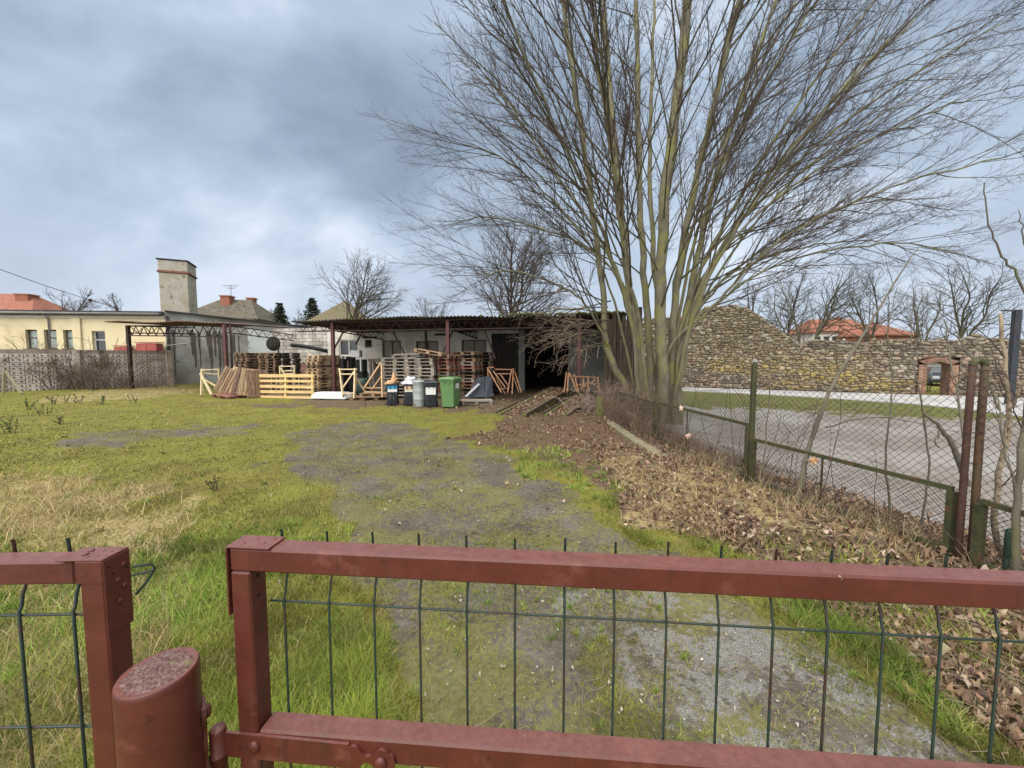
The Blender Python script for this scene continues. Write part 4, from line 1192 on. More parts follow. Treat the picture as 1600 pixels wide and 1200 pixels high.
mb = MB(); mb.beam(C0 - fn * .05 + Vector((0, 0, zy - .14)), CL - fn * .05 + Vector((0, 0, zy - .14)), .1, .16); mb.build('cornice', mat('white_cornice', [(.46, .44, .38), (.56, .53, .46)], scale=2, rough=.9), bd)
mb = MB(); mb.tube([C0 - fn * (ov + .09) + Vector((0, 0, zy + .05)), CL - fn * (ov + .09) + Vector((0, 0, zy + .15))], .075, 8)
for xg in (7.2, 15.5): mb.tube([C0 + fd * xg - fn * (ov + .05) + Vector((0, 0, zy + .05)), C0 + fd * xg - fn * .09 + Vector((0, 0, zy - .3)), C0 + fd * xg - fn * .09], .05, 7)
mb.build('gutter', mat('grey_gutter', [(.16, .16, .16), (.24, .235, .23)], scale=3, rough=.6), bd)
mb = MB(); q = C0 - sn * .1 + sd * .12
mb.tube([q + Vector((0, 0, 0)), q + Vector((0, 0, 4.6))], .07, 8); mb.build('drain_pipe', M_ROOFD, bd)
mb = MB(); mb.tube([at(258, 546, 25.3), at(259, 541, 25.3), at(262, 540, 25.5), at(300, 536, 27.0), at(352, 529, 28.5)], .035, 6); o = mb.build('pipe', mat('pale_pipe', [(.42, .41, .38)], rough=.6), bd)
# tower
ta = math.radians(25); td = Vector((math.cos(ta), math.sin(ta), 0)); tn = Vector((-td.y, td.x, 0)); TC = Vector((-24.1, 29.0, 0))
M_TOWER = mat('flaking_tower_render', [(0.30, 0.28, 0.235), (0.36, 0.335, 0.275), (0.25, 0.215, 0.145)], scale=0.6, rough=.92, bump=.35, bscale=7,
              spots=[((0.40, 0.41, 0.39), 0.9, .55, .12), ((0.19, 0.145, 0.095), 1.6, .61, .05), ((0.23, 0.085, 0.06), 1.3, .64, .04), ((.10, .09, .07), 4.5, .62, .05)])
tw = thing('chimney_tower', 'square tower with flaking render and brick band, rising behind the grey side wall', 'tower', tuple(TC), ta)
MT = Matrix((td, tn, Vector((0, 0, 1)))).transposed()
wT, dT = 1.68, 2.0; zT = 9.0
c = TC - td * (wT / 2) + tn * (dT / 2)
mb = MB(); mb.box(c + Vector((0, 0, (zT - 1.0) / 2)), (wT, dT, zT - 1.0), MT, bev=.03); mb.build('shaft', M_TOWER, tw)
mb = MB(); mb.box(c + Vector((0, 0, zT - .93)), (wT + .16, dT + .16, .13), MT, bev=.02); mb.build('brick_band', mat('bare_red_brick', [(.16, .06, .04), (.24, .10, .07), (.10, .06, .05)], scale=5, rough=.95, bump=.5), tw)
mb = MB(); mb.box(c + Vector((0, 0, zT - .48)), (wT + .03, dT + .03, .76), MT, bev=.03); mb.build('head', M_TOWER, tw)
mb = MB(); mb.box(c + Vector((0, 0, zT - .05)), (wT + .18, dT + .18, .09), MT, bev=.02); mb.build('cover_slab', M_ROOFD, tw)
# lean-to canopy at the left
M_CANO = mat('rusty_canopy_sheet', [(.07, .045, .035), (.13, .08, .06), (.17, .13, .11)], scale=2, rough=.85)
pL = at(203, 560, 22.0); pL.z = 0; pR = at(349, 560, 19.9); pR.z = 0
cd = (pR - pL).normalized(); cnn = Vector((-cd.y, cd.x, 0))
can = thing('canopy', 'rusty open canopy with lattice beam on a thin post before the block wall', 'canopy', tuple(pL))
mb = MB(); mb.beam(pL + Vector((0, 0, -.2)), pL + Vector((0, 0, 3.62)), .15, .15); mb.build('post', M_RUSTB, can)
mb = MB(); lattice(mb, pL + Vector((0, 0, 3.6)), pR + Vector((0, 0, 3.42)), .55, .62, .022, .06); mb.build('lattice_beam', M_RUSTB, can)
mb = MB(); lattice(mb, pL + cnn * .1 + Vector((0, 0, 3.6)), pL + cnn * 3.5 + Vector((0, 0, 3.75)), .4, .6, .02, .06); mb.build('lattice_beam', M_RUSTB, can)
mb = MB()
V = []; Fc = []
q0 = pL - cd * 1.15 - cnn * .45; nxx = 130
for j in range(2):
    for i in range(nxx + 1):
        x = i / nxx * ((pR - pL).length + 1.6)
        V.append(q0 + cd * x + cnn * (j * 4.2) + Vector((0, 0, 3.83 - .20 * x / 7 + .10 * j + .022 * math.cos(x * 26) + .04 * math.sin(x * 1.3))))
n0 = len(V)
for i in range(nxx): Fc.append((i, i + 1, nxx + 2 + i, nxx + 1 + i))
V += [p + Vector((0, 0, -.03)) for p in V]
Fc += [tuple(reversed([k + n0 for k in f])) for f in Fc[:nxx]] + [(i + 1, i, i + n0, i + 1 + n0) for i in range(nxx)] + [(0, nxx + 1, nxx + 1 + n0, n0)]
mb.add(V, Fc); mb.build('roof_sheet', M_CANO, can)
mb = MB(); mb.tube([at(320, 509, 21), at(326, 514, 21), at(335, 514.5, 21), at(342, 511, 20.8), at(352, 508, 20.5)], .018, 5); mb.build('wire', M_CABLE, can)
mb = MB(); mb.lathe(at(350.5, 524, 19.6), [(.001, -.08), (.06, -.05), (.08, 0), (.06, .05), (.001, .08)], 10); o = mb.build('lamp', mat('white_lamp_globe', [(.7, .7, .68)], rough=.4), None, tuple(at(350.5, 524, 19.6))); tag(o, 'small white globe lamp on the leftmost shed post', 'lamp')
# red cabinets over the block wall
M_REDC = mat('faded_red_metal', [(.30, .06, .05), (.38, .10, .085)], scale=2, rough=.7)
for (px0, px1, py, lab) in ((217, 249, 535, 'wide faded red metal cabinet showing above the block wall'), (184, 203, 540, 'small low red box behind the canopy post')):
    d_ = 25.4; a = at(px0, py, d_); b = at(px1, py, d_)
    mb = MB(); mb.box(((a.x + b.x) / 2, d_ + .02, a.z / 2 - .04), (b.x - a.x, .5, a.z - .08), bev=.02); mb.box(((a.x + b.x) / 2, d_ + .02, a.z - .02), (b.x - a.x + .1, .6, .05)); mb.box(((a.x + b.x) / 2, d_ - .24, a.z / 2), (.03, .03, a.z - .3))
    o = mb.build('cabinet', M_REDC, None, ((a.x + b.x) / 2, d_, 0)); tag(o, lab, 'cabinet')
# block wall with perforated pattern: real blocks with two recesses each
M_BLOCK = mat('mossy_concrete_block', [(.26, .225, .195), (.37, .335, .305), (.46, .43, .40)], scale=.7, rough=.95, bump=.4, bscale=14, vcol=True,
              spots=[((.11, .085, .055), .8, .55, .12), ((.40, .39, .38), 1.6, .62, .06)])
BW0 = at(268, 560, 25.0); BW0.z = 0; BW1 = at(0, 560, 20.3); BW1.z = 0
bdv = (BW1 - BW0).normalized(); bnv = Vector((-bdv.y, bdv.x, 0))
if bnv.dot(BW0) < 0: bnv = -bnv
blk = thing('block_wall', 'grey perforated concrete block wall before the yellow building', 'wall', tuple(BW0))
LB_ = (BW1 - BW0).length + 14
mb = MB()
MBk = Matrix((bdv, bnv, Vector((0, 0, 1)))).transposed()
mb.box(BW0 + bdv * (LB_ / 2) + bnv * .125 + Vector((0, 0, 1.02)), (LB_, .16, 2.44), MBk, col=(.55, .5, .45))
mb.build('core', M_BLOCK, blk)
mb = MB(); rr = random.Random(4)
bwid, bh = .50, .235
for r in range(10):
    for k in range(int(LB_ / bwid)):
        x = (k + .5 + (0 if r % 2 else .0)) * bwid; z = -.1 + (r + .5) * bh
        if z + bh / 2 > 2.16 + .012 * x: continue
        g_ = rr.uniform(.9, 1.3)
        col = (g_, g_ * rr.uniform(.94, 1), g_ * rr.uniform(.9, 1))
        c = BW0 + bdv * x + Vector((0, 0, z))
        hwx, hz_ = bwid / 2 - .012, bh / 2 - .010
        # front face as a frame round two square recesses
        xs = [-hwx, -.155, -.075, .075, .155, hwx]; zs = [-hz_, -.045, .045, hz_]
        P_ = []; idx = {}
        for yy in (0, .05):
            for a_, xx in enumerate(xs):
                for b_, zz in enumerate(zs):
                    idx[(a_, b_, yy)] = len(P_); P_.append(c + bdv * xx + bnv * yy + Vector((0, 0, zz)))
        Fk = []
        for a_ in range(5):
            for b_ in range(3):
                if b_ == 1 and a_ in (1, 3):
                    q = [(a_, b_), (a_ + 1, b_), (a_ + 1, b_ + 1), (a_, b_ + 1)]
                    for e_ in range(4):
                        p1, p2 = q[e_], q[(e_ + 1) % 4]
                        Fk.append((idx[(*p1, 0)], idx[(*p2, 0)], idx[(*p2, .05)], idx[(*p1, .05)]))
                    continue
                Fk.append((idx[(a_, b_, 0)], idx[(a_ + 1, b_, 0)], idx[(a_ + 1, b_ + 1, 0)], idx[(a_, b_ + 1, 0)]))
        Fk += [(idx[(0, 3, 0)], idx[(5, 3, 0)], idx[(5, 3, .05)], idx[(0, 3, .05)]), (idx[(0, 0, 0)], idx[(0, 3, 0)], idx[(0, 3, .05)], idx[(0, 0, .05)]), (idx[(5, 0, 0)], idx[(5, 3, 0)], idx[(5, 3, .05)], idx[(5, 0, .05)])]
        mb.add(P_, Fk, col)
mb.build('blocks', M_BLOCK, blk)
for x in (0.1, 4.1, 8.1, 12.1, 16.1):
    mb = MB(); mb.box(BW0 + bdv * x - bnv * .04 + Vector((0, 0, 1.08)), (.3, .2, 2.36), MBk, col=(.95, .88, .80), bev=.02); mb.build('pier', M_BLOCK, blk)
# ------------------------------------------------------------------ old fieldstone wall with the brick doorway
WD = Vector((WDIR[0], WDIR[1], 0)); WN = Vector((WNRM[0], WNRM[1], 0)); W0 = Vector((WALL0[0], WALL0[1], 0))
def wp(s, off, z): return W0 + WD * s + WN * off + Vector((0, 0, z))
MW = Matrix((WD, -WN, Vector((0, 0, 1)))).transposed()
def WS(px, py):
    s, z = on_plane(px, py, W0, WD); return s, z
GW = -.5
sD0 = WS(1447, 590)[0]; sD1 = sD0 + 1.05
zD = WS(1460, 570)[1]
sE = 44.0; sB = -7.0
def wtop(s):
    px = None
    z = 2.95 + .10 * math.sin(s * 1.7) + .07 * math.sin(s * 4.1 + 1)
    s0, s1, s2, s3 = gab
    if s < s0: z = max(z, 5.0)
    elif s < s1: z = 5.0 + (5.75 - 5.0) * (s - s0) / (s1 - s0)
    elif s < s2: z = 5.75 - .15 * (s - s1) / (s2 - s1)
    elif s < s3: z = 5.6 + (3.0 - 5.6) * (s - s2) / (s3 - s2)
    return z + .05 * math.sin(s * 7)
gab = [WS(1075, 500)[0], WS(1105, 480)[0], WS(1165, 480)[0], WS(1242, 520)[0]]
M_STONE = mat('lichened_fieldstone', [(.62, .60, .56), (.85, .82, .78), (1.0, .98, .95)], scale=3.5, rough=.95, bump=.45, bscale=22, vcol=True)
M_MORTAR = mat('dark_mortar', [(.10, .085, .065), (.17, .15, .115), (.23, .20, .15)], scale=2.0, rough=1.0, bump=.6, bscale=18)
sw = thing('stone_wall', 'tall old fieldstone wall with yellow lichen and a brick doorway', 'wall', tuple(wp(0, 0, GW)))
mb = MB(); th = 1.1
def core(s0, s1, z0f, z1f):
    n = max(1, int((s1 - s0) / .6))
    V = []; Fc = []
    for i in range(n + 1):
        s = s0 + (s1 - s0) * i / n
        V += [wp(s, -.06, z0f), wp(s, -.06, (z1f if z1f else wtop(s) - .06)), wp(s, -th, z0f), wp(s, -th, (z1f if z1f else wtop(s) - .06))]
    for i in range(n):
        o = i * 4
        Fc += [(o, o + 4, o + 5, o + 1), (o + 1, o + 5, o + 7, o + 3), (o + 6, o + 2, o + 3, o + 7), (o, o + 2, o + 6, o + 4)]
    Fc += [(0, 1, 3, 2), (n * 4, n * 4 + 2, n * 4 + 3, n * 4 + 1)]
    mb.add(V, Fc)
core(sB, sD0 - .42, GW - .3, None); core(sD1 + .42, sE, GW - .3, None)
n = 1
mb2 = mb
V = []
s0, s1 = sD0 - .42, sD1 + .42
core(s0 + .001, s1 - .001, zD + .45, None)
mb.build('core', M_MORTAR, sw)
# stones
mb = MB(); rr = random.Random(12)
def ico():
    import bmesh
    bm = bmesh.new(); bmesh.ops.create_icosphere(bm, subdivisions=2, radius=1.0)
    v = [p.co.copy() for p in bm.verts]; f = [tuple(q.index for q in fc.verts) for fc in bm.faces]; bm.free()
    return v, f
IV, IF = ico()
IVa = np.array([tuple(p) for p in IV]); IFa = np.array(IF)
SV = []; SF = []; SCc = []; so = 0
z = GW
while z < 5.9:
    rh = rr.uniform(.12, .23)
    s = sB + rr.uniform(0, .3)
    while s < 36:
        wdt = rr.choice([rr.uniform(.10, .20), rr.uniform(.16, .32), rr.uniform(.20, .38), rr.uniform(.34, .56)])
        hs_ = rr.uniform(.75, 1.30) if wdt > .2 else rr.uniform(.5, 1.0)
        cs = s + wdt / 2; cz = z + rh / 2 + rr.uniform(-.05, .05)
        s += wdt * .97
        if cz > wtop(cs) - .02: continue
        if sD0 - .36 < cs + wdt * .3 and cs - wdt * .3 < sD1 + .36 and cz < zD + .42: continue
        if cs > 30 and rr.random() < .2: pass
        dep = rr.uniform(.07, .13)
        v = IVa.copy()
        ph1, ph2 = rr.uniform(0, 6), rr.uniform(0, 6)
        nrm = 1 + .12 * np.sin(v[:, 0] * 3 + ph1) + .12 * np.sin(v[:, 2] * 3.3 + ph2) + .08 * np.sin(v[:, 1] * 4 + ph1)
        v = np.sign(v) * np.abs(v) ** .72 * nrm[:, None]
        ang = rr.uniform(-.28, .28)
        lx = v[:, 0] * wdt * .47; lz = v[:, 2] * rh * .49 * hs_
        x_ = lx * math.cos(ang) - lz * math.sin(ang); z_ = lx * math.sin(ang) + lz * math.cos(ang)
        W = np.array(wp(cs, -.05, cz))[None, :] + np.outer(x_, np.array(WD)) + np.outer(v[:, 1] * dep, np.array(WN)) + np.outer(z_, [0, 0, 1])
        SV.append(W); SF.append(IFa + so); so += len(W)
        lich = fbm(cs * .22 + 3, cz * .7, 4, 77)
        g_ = rr.uniform(.6, 1.15)
        base = rr.choice([(.26, .22, .165), (.22, .19, .15), (.29, .25, .195), (.19, .16, .125), (.255, .195, .15), (.33, .30, .25), (.15, .125, .10)])
        low = smooth(2.3, .6, cz)
        yl = smooth(.42, .60, lich) * (.25 + .75 * low) * (.35 + .65 * smooth(-2, 3, cs))
        if cz > 2.3 and cs > 2: base = tuple(b * .85 for b in base)
        yc = (.33, .265, .085)
        yl *= rr.uniform(.1, .9)
        col = 1.16 * np.array([b * g_ * (1 - yl) + y_ * yl for b, y_ in zip(base, yc)])
        SCc.append(np.repeat(col[None], len(W), 0))
    z += rh * .93
SVn = np.concatenate(SV); SFn = np.concatenate(SF); SCn = np.concatenate(SCc)
Mi = np.array(ROOTM[sw.name].inverted()); SVn = SVn @ Mi[:3, :3].T + Mi[:3, 3]
link('stones', np_mesh('stones', SVn, None, SFn, SCn, smooth_=True), M_STONE, sw)
# brick doorway: jambs and arch
M_BRICK = brickmat('orange_bricks', (.25, .105, .06), (.34, .165, .095), (.30, .25, .20), 1.0, .27, .085, .012)
mb = MB()
for s_a, s_b in ((sD0 - .36, sD0), (sD1, sD1 + .34)):
    mb.prism([wp(s_a, .05, GW - .2), wp(s_b, .05, GW - .2), wp(s_b, .05, zD), wp(s_a, .05, zD)], -WN * (th + .02))
n = 12; rise = .22
V = []
o1 = []; o2 = []
for i in range(n + 1):
    u = i / n; s = sD0 - .36 + (sD1 - sD0 + .71) * u
    o2.append((s, zD + .20 + rise * (1 - (2 * u - 1) ** 2) + .01))
    s2_ = sD0 + (sD1 - sD0) * u
    o1.append((s2_, zD + rise * (1 - (2 * u - 1) ** 2) * .8 + .003))
mb.prism([wp(a, .055, b) for a, b in o1] + [wp(a, .055, b) for a, b in reversed(o2)], -WN * (th + .03))
mb.build('brick_doorway', M_BRICK, sw)
mb = MB()
for i in range(9):
    a = i / 8; mb.beam(wp(sD0 + .1 + a * (sD1 - sD0 - .2), -th - .9, GW + .05), wp(sD0 + .1 + a * (sD1 - sD0 - .2), -th - .9, GW + .78), .03, .03)
mb.beam(wp(sD0, -th - .9, GW + .78), wp(sD1, -th - .9, GW + .78), .05, .05); mb.beam(wp(sD0, -th - .9, GW + .12), wp(sD1, -th - .9, GW + .12), .04, .04)
o = mb.build('railing', M_ROOFD, None, tuple(wp(sD0, -th - .9, GW))); tag(o, 'low dark railing seen through the brick doorway', 'railing')
# lamp column
LC = at(1583, 560, 18.6); gl = -.5
M_ANTH = mat('anthracite_lamp', [(.018, .022, .030), (.028, .033, .042)], rough=.45, spec=.5)
lc = thing('lamp_post', 'anthracite square lamp column with a short flat arm on the path', 'street lamp', (LC.x, LC.y, gl))
zt_ = at(1583, 485, 18.6).z
mb = MB(); mb.box((LC.x, LC.y, (zt_ + gl) / 2 - .03), (.30, .20, zt_ - gl), bev=.012); mb.build('column', M_ANTH, lc)
mb = MB(); mb.box((LC.x - .26, LC.y, zt_ + .0), (.82, .215, .06), bev=.01); mb.build('arm', M_ANTH, lc)
mb = MB(); mb.box((LC.x - .42, LC.y, zt_ - .036), (.4, .12, .012)); mb.build('light_panel', mat('opal_panel', [(.5, .5, .5)], rough=.3), lc)
# ------------------------------------------------------------------ pallets
def woodm(name, cols, rand=.25, stretch=(1.5, 9, 9)):
    return mat(name, cols, scale=2.2, stretch=stretch, rough=.88, bump=.25, bscale=6, rand=rand, vcol=True,
               spots=[((cols[0][0] * .5, cols[0][1] * .5, cols[0][2] * .5), 1.7, .60, .1)])
M_PAL = {
 'grey': woodm('grey_pallet_wood', [(.20, .18, .15), (.30, .27, .23), (.40, .37, .32)]),
 'tan': woodm('tan_pallet_wood', [(.25, .17, .10), (.36, .26, .16), (.46, .35, .23)]),
 'brown': woodm('brown_pallet_wood', [(.13, .085, .055), (.20, .135, .09), (.28, .19, .13)]),
 'red': woodm('red_stained_pallet_wood', [(.14, .060, .045), (.22, .10, .075), (.29, .15, .11)]),
 'dark': woodm('wet_dark_pallet_wood', [(.030, .024, .020), (.055, .042, .034), (.085, .065, .05)]),
}
PH = .144
def pallet_mesh(m, seed):
    rr = random.Random(seed); mb = MB()
    L_, W_ = 1.2, .8
    def c():
        g_ = rr.uniform(.70, 1.15); return (g_, g_ * rr.uniform(.94, 1.0), g_ * rr.uniform(.88, 1.0))
    def bd(cx, cy, cz, lx, ly, lz):
        M_ = Matrix.Rotation(rr.uniform(-.012, .012), 3, 'Z') @ Matrix.Rotation(rr.uniform(-.006, .006), 3, 'Y')
        mb.box((cx + rr.uniform(-.006, .006), cy, cz), (lx, ly, lz), M_, c(), bev=.003)
    for i, y in enumerate((-.3275, -.165, 0, .165, .3275)): bd(0, y, .133, L_, .145 if i in (0, 2, 4) else .10, .021)
    for x in (-.5275, 0, .5275): bd(x, 0, .111, .145, W_ - .01, .021)
    for x in (-.5275, 0, .5275):
        for y in (-.3275, 0, .3275): bd(x, y, .061, .143, .10 if y else .143, .077)
    for y in (-.3275, 0, .3275): bd(0, y, .011, L_, .10, .021)
    me_o = mb.build('pallet', m); me = me_o.data; bpy.data.objects.remove(me_o); return me
PM = {}
for k, m in M_PAL.items(): PM[k] = [pallet_mesh(m, 10 * len(PM) + i) for i in range(3)]
ORD = ['lowest', 'second', 'third', 'fourth', 'fifth', 'sixth', 'seventh', 'eighth', 'ninth', 'tenth', 'eleventh', 'twelfth', 'thirteenth', 'fourteenth', 'fifteenth', 'sixteenth']
def put_pallet(kind, label, loc, rot, group=None, z0=None):
    o = bpy.data.objects.new('pallet', random.choice(PM[kind])); COL.objects.link(o)
    o.location = loc; o.rotation_euler = rot
    tag(o, label, 'pallet', group); return o
def stack(px, py, n, kind, yaw, desc, group, depth, kinds=None, jit=.035):
    p = at(px, py, depth); g_ = 0.0
    for i in range(n):
        k = kind if kinds is None else kinds[i % len(kinds)]
        lab = ('topmost pallet of ' if i == n - 1 else 'lowest pallet of ' if i == 0 else ORD[i] + ' pallet from the bottom of ') + desc
        put_pallet(k, lab, (p.x + random.uniform(-jit, jit), p.y + random.uniform(-jit, jit), g_ + i * (PH + .002)), (0, 0, yaw + random.uniform(-.03, .03) + (math.pi if random.random() < .5 else 0)), group)
    return p
stack(392, 560, 14, 'brown', -.25 + math.pi / 2, 'the left brown stack behind the leaning pallets', 'brown stack behind the leaning pallets', 20.6)
stack(422, 560, 14, 'brown', .30 + math.pi / 2, 'the right brown stack behind the leaning pallets', 'middle stack behind the leaning pallets', 20.3)
stack(447, 560, 14, 'dark', .20, 'the wet black stack behind the leaning pallets', 'wet black stack', 21.2)
stack(505, 560, 13, 'tan', -.42 + math.pi / 2, 'the tall tan stack beside the maroon post', 'tall tan stack by the maroon post', 18.3, ['tan', 'brown', 'tan', 'tan'])
stack(622, 560, 12, 'grey', -.10, 'the grey stack behind the black bins', 'grey stack behind the black bins', 17.0)
stack(658, 560, 12, 'grey', -.02, 'the pale grey stack behind the metal drum', 'pale grey stack behind the drum', 16.6)
stack(694, 560, 13, 'red', -.55, 'the reddish stack behind the green bin', 'reddish stack behind the green bin', 16.9, ['brown', 'grey', 'red', 'brown', 'red', 'red'])
stack(730, 560, 14, 'brown', -.45, 'the brown stack right of the green bin', 'dark brown stack right of the green bin', 17.2, ['grey', 'brown', 'dark', 'brown', 'red'])
stack(757, 560, 14, 'dark', -.35, 'the black stack by the dark opening', 'black stack in the dark bay', 18.6)
# tops: slanting pallets
p = at(672, 555, 16.5); put_pallet('tan', 'tan pallet lying slanted on top of the grey stacks above the drum', (p.x, p.y, 1.93), (0, math.radians(10), -.1))
p = at(636, 553, 17.0); put_pallet('grey', 'broken grey pallet lying tilted on top of the stack behind the black bins', (p.x, p.y, 1.80), (math.radians(4), math.radians(-3), .12))
# standing pallets on the left
def stand(kind, px, py, d, yaw, lean, label, group='pallets leaning on edge', roll=0.0):
    """pallet on its short edge, deck turned to the camera, leaning back"""
    p = at(px, py, d)
    M_ = Matrix.Rotation(yaw, 4, 'Z') @ Matrix.Rotation(roll, 4, 'Y') @ Matrix.Rotation(-lean, 4, 'X') @ Matrix.Rotation(math.pi / 2, 4, 'X') @ Matrix.Rotation(math.pi / 2, 4, 'Z')
    o = put_pallet(kind, label, (0, 0, 0), (0, 0, 0), group)
    pts = [M_ @ Vector(v) for v in ((-.6, -.4, 0), (-.6, .4, 0), (-.6, -.4, .144), (-.6, .4, .144), (.6, .4, 0), (.6, -.4, 0), (.6, .4, .144), (.6, -.4, .144))]
    zmin = min(q.z for q in pts)
    o.matrix_world = Matrix.Translation(Vector((p.x, p.y, .03 - zmin))) @ M_
    return o
stand('brown', 357, 610, 17.6, -.35, .30, 'brown pallet on edge at the left of the leaning group, boards facing the yard', roll=.34)
stand('tan', 371, 610, 17.5, -.38, .26, 'tan pallet on edge, second from the left of the leaning group', roll=.28)
stand('brown', 384, 611, 17.3, .20, .22, 'brown pallet on edge, third from the left of the leaning group', roll=.20)
stand('tan', 393, 612, 17.1, .50, .16, 'tan pallet on edge, fourth from the left of the leaning group', roll=.14)
stand('brown', 402, 612, 17.0, .75, .12, 'brown pallet on edge at the right end of the leaning group')
p = at(358, 612, 17.0); put_pallet('red', 'reddish pallet lying flat at the foot of the leaning pallets', (p.x, p.y, .02), (math.radians(2), math.radians(4), -.45), 'pallets leaning on edge')
for i, (px, d, kd, lab) in enumerate(((520, 16.6, 'brown', 'pallet lying flat behind the white trough'), (573, 16.3, 'brown', 'pallet lying flat between the pale frame and the triangular frame'), (590, 16.2, 'tan', 'pallet lying flat on another beside the bins'), (590, 16.2, 'brown', 'pallet lying flat under another beside the bins'))):
    p = at(px, 612, d); put_pallet(kd, lab, (p.x, p.y, .155 if 'on another' in lab else .0), (0, 0, random.uniform(-.2, .2)), 'low pallets lying on the ground')
p = at(745, 622, 14.8); put_pallet('grey', 'grey pallet lying flat on the ground right of the green bin', (p.x, p.y, .0), (0, 0, .1))
# large yellow crate side standing on edge
M_YWOOD = mat('fresh_yellow_timber', [(.50, .33, .13), (.62, .44, .20), (.70, .53, .28)], scale=2.5, stretch=(1, 8, 8), rough=.8, bump=.15)
M_OWOOD = mat('orange_timber', [(.20, .10, .055), (.29, .155, .085), (.36, .21, .12)], scale=2.5, stretch=(3, 3, 3), rough=.85, bump=.15)
M_PWOOD = mat('pale_timber', [(.44, .34, .20), (.58, .46, .28), (.66, .54, .36)], scale=2.5, stretch=(3, 3, 3), rough=.85, bump=.15)
M_BWOOD = mat('brown_timber', [(.20, .13, .08), (.30, .20, .125), (.38, .27, .17)], scale=2.5, stretch=(3, 3, 3), rough=.85, bump=.15)
def crate():
    d0 = 17.0
    t = thing('timber_crate', 'large fresh yellow timber panel of wide horizontal boards standing on edge', 'crate', tuple(G(448, 621, 0)))
    a = at(403, 620, d0); b = at(490, 620, 16.6); a.z = b.z = 0
    ux = (b - a).normalized(); L_ = (b - a).length; back = Vector((-ux.y, ux.x, 0))
    lean = Vector((0, 0, 1)) + back * .06
    H_ = 1.02
    for f in (.02, .50, .975):
        q = a + ux * (L_ * f)
        mb = MB(); mb.beam(q + back * .02, q + back * .02 + lean * H_, .10, .10, up=ux, bev=.006); mb.build('upright', M_YWOOD, t)
    for k, z in enumerate((.06, .28, .52, .76, .98)):
        hh = .105 if k in (0, 3) else (.14 if k == 4 else .12)
        mb = MB(); j = random.uniform(-.02, .02)
        mb.beam(a - ux * .03 - back * .05 + lean * z, b + ux * .03 - back * .05 + lean * (z + j), .028, hh, bev=.004); mb.build('board', M_YWOOD, t)
    for k, z in enumerate((.10, .55, .95)):
        mb = MB(); mb.beam(a + back * .105 + lean * z, b + back * .105 + lean * z, .026, .12, bev=.004); mb.build('board', M_BWOOD, t)
    for k in range(6):
        q = a + ux * (L_ * (.2 + .1 * k))
        mb = MB(); mb.beam(q + back * .135 + lean * .35, q + back * .135 + lean * .92, .02, .05, up=ux); mb.build('rear_slat', M_YWOOD, t)
crate()
# timber frames and trestles: bars given by their ends, each frame at its own distance
def frame(label, bars, m, name='trestle', cat='trestle', group=None, base=None):
    """bars: (px0, py0, d0, px1, py1, d1, width)"""
    p0 = [at(b[0], b[1], b[2]) for b in bars]; p1 = [at(b[3], b[4], b[5]) for b in bars]
    lowest = min([*p0, *p1], key=lambda q: q.z)
    dz = min(0.0, lowest.z - .03)
    t = thing(name, label, cat, (lowest.x, lowest.y, 0), 0, group)
    for i, b in enumerate(bars):
        a = p0[i]; c = p1[i]
        a.z = max(a.z, .035); c.z = max(c.z, .035)
        mb = MB(); mb.beam(a, c, .05, b[6], up=(0, -1, 0.001) if abs((c - a).normalized().y) < .9 else (0, 0, 1), bev=.004)
        mb.build('bar', m, t)
frame('pale triangular timber trestle with a slanting brace, left of the leaning pallets',
      [(316, 577, 18.2, 315, 618, 17.6, .12), (316, 578, 18.1, 342, 577, 18.3, .10), (313.5, 584, 17.9, 331, 617, 17.2, .10), (318, 592, 18.3, 352, 612, 17.9, .09), (342, 577, 18.3, 344, 615, 18.4, .10), (318, 583, 18.2, 340, 585, 18.5, .12)], M_PWOOD)
frame('pale upright timber frame with one diagonal, right of the white trough',
      [(531, 576, 16.4, 536, 620, 15.9, .12), (555, 576, 16.4, 553.5, 623, 15.8, .12), (529, 577, 16.38, 558, 577, 16.38, .10), (531, 584.5, 16.3, 554, 584.5, 16.3, .10), (554, 580, 16.36, 535, 607, 16.1, .10), (536, 615, 15.95, 554, 614, 15.95, .11)], M_PWOOD)
frame('small brown prop leaning against the pale upright frame', [(555, 587, 16.5, 572, 615, 16.3, .08), (558, 584, 16.6, 556, 612, 16.9, .06)], M_BWOOD)
frame('small pale timber frame standing behind the yellow panel', [(437.5, 572, 18.0, 439, 618, 17.9, .09), (460.5, 572, 18.0, 459.5, 617, 17.9, .09), (436.5, 572.5, 17.98, 461.5, 572, 17.98, .09), (438, 574, 17.97, 448, 590, 17.9, .09), (444, 579.5, 17.98, 460, 579, 17.98, .08), (444, 584, 17.98, 460, 583.5, 17.98, .07)], M_PWOOD)
frame('triangular trestle of two pale slanting boards and a post, beside the pallet stacks', [(595.5, 567, 16.4, 569, 607, 15.7, .16), (604, 578, 16.9, 581, 609, 16.2, .14), (596.5, 569, 16.3, 597.5, 621, 15.6, .11), (570, 606, 16.2, 598, 606, 16.2, .08), (570, 612, 15.9, 597, 613, 15.9, .10)], M_OWOOD if False else mat('peach_timber', [(.42, .27, .15), (.54, .37, .22)], scale=3, rough=.85))
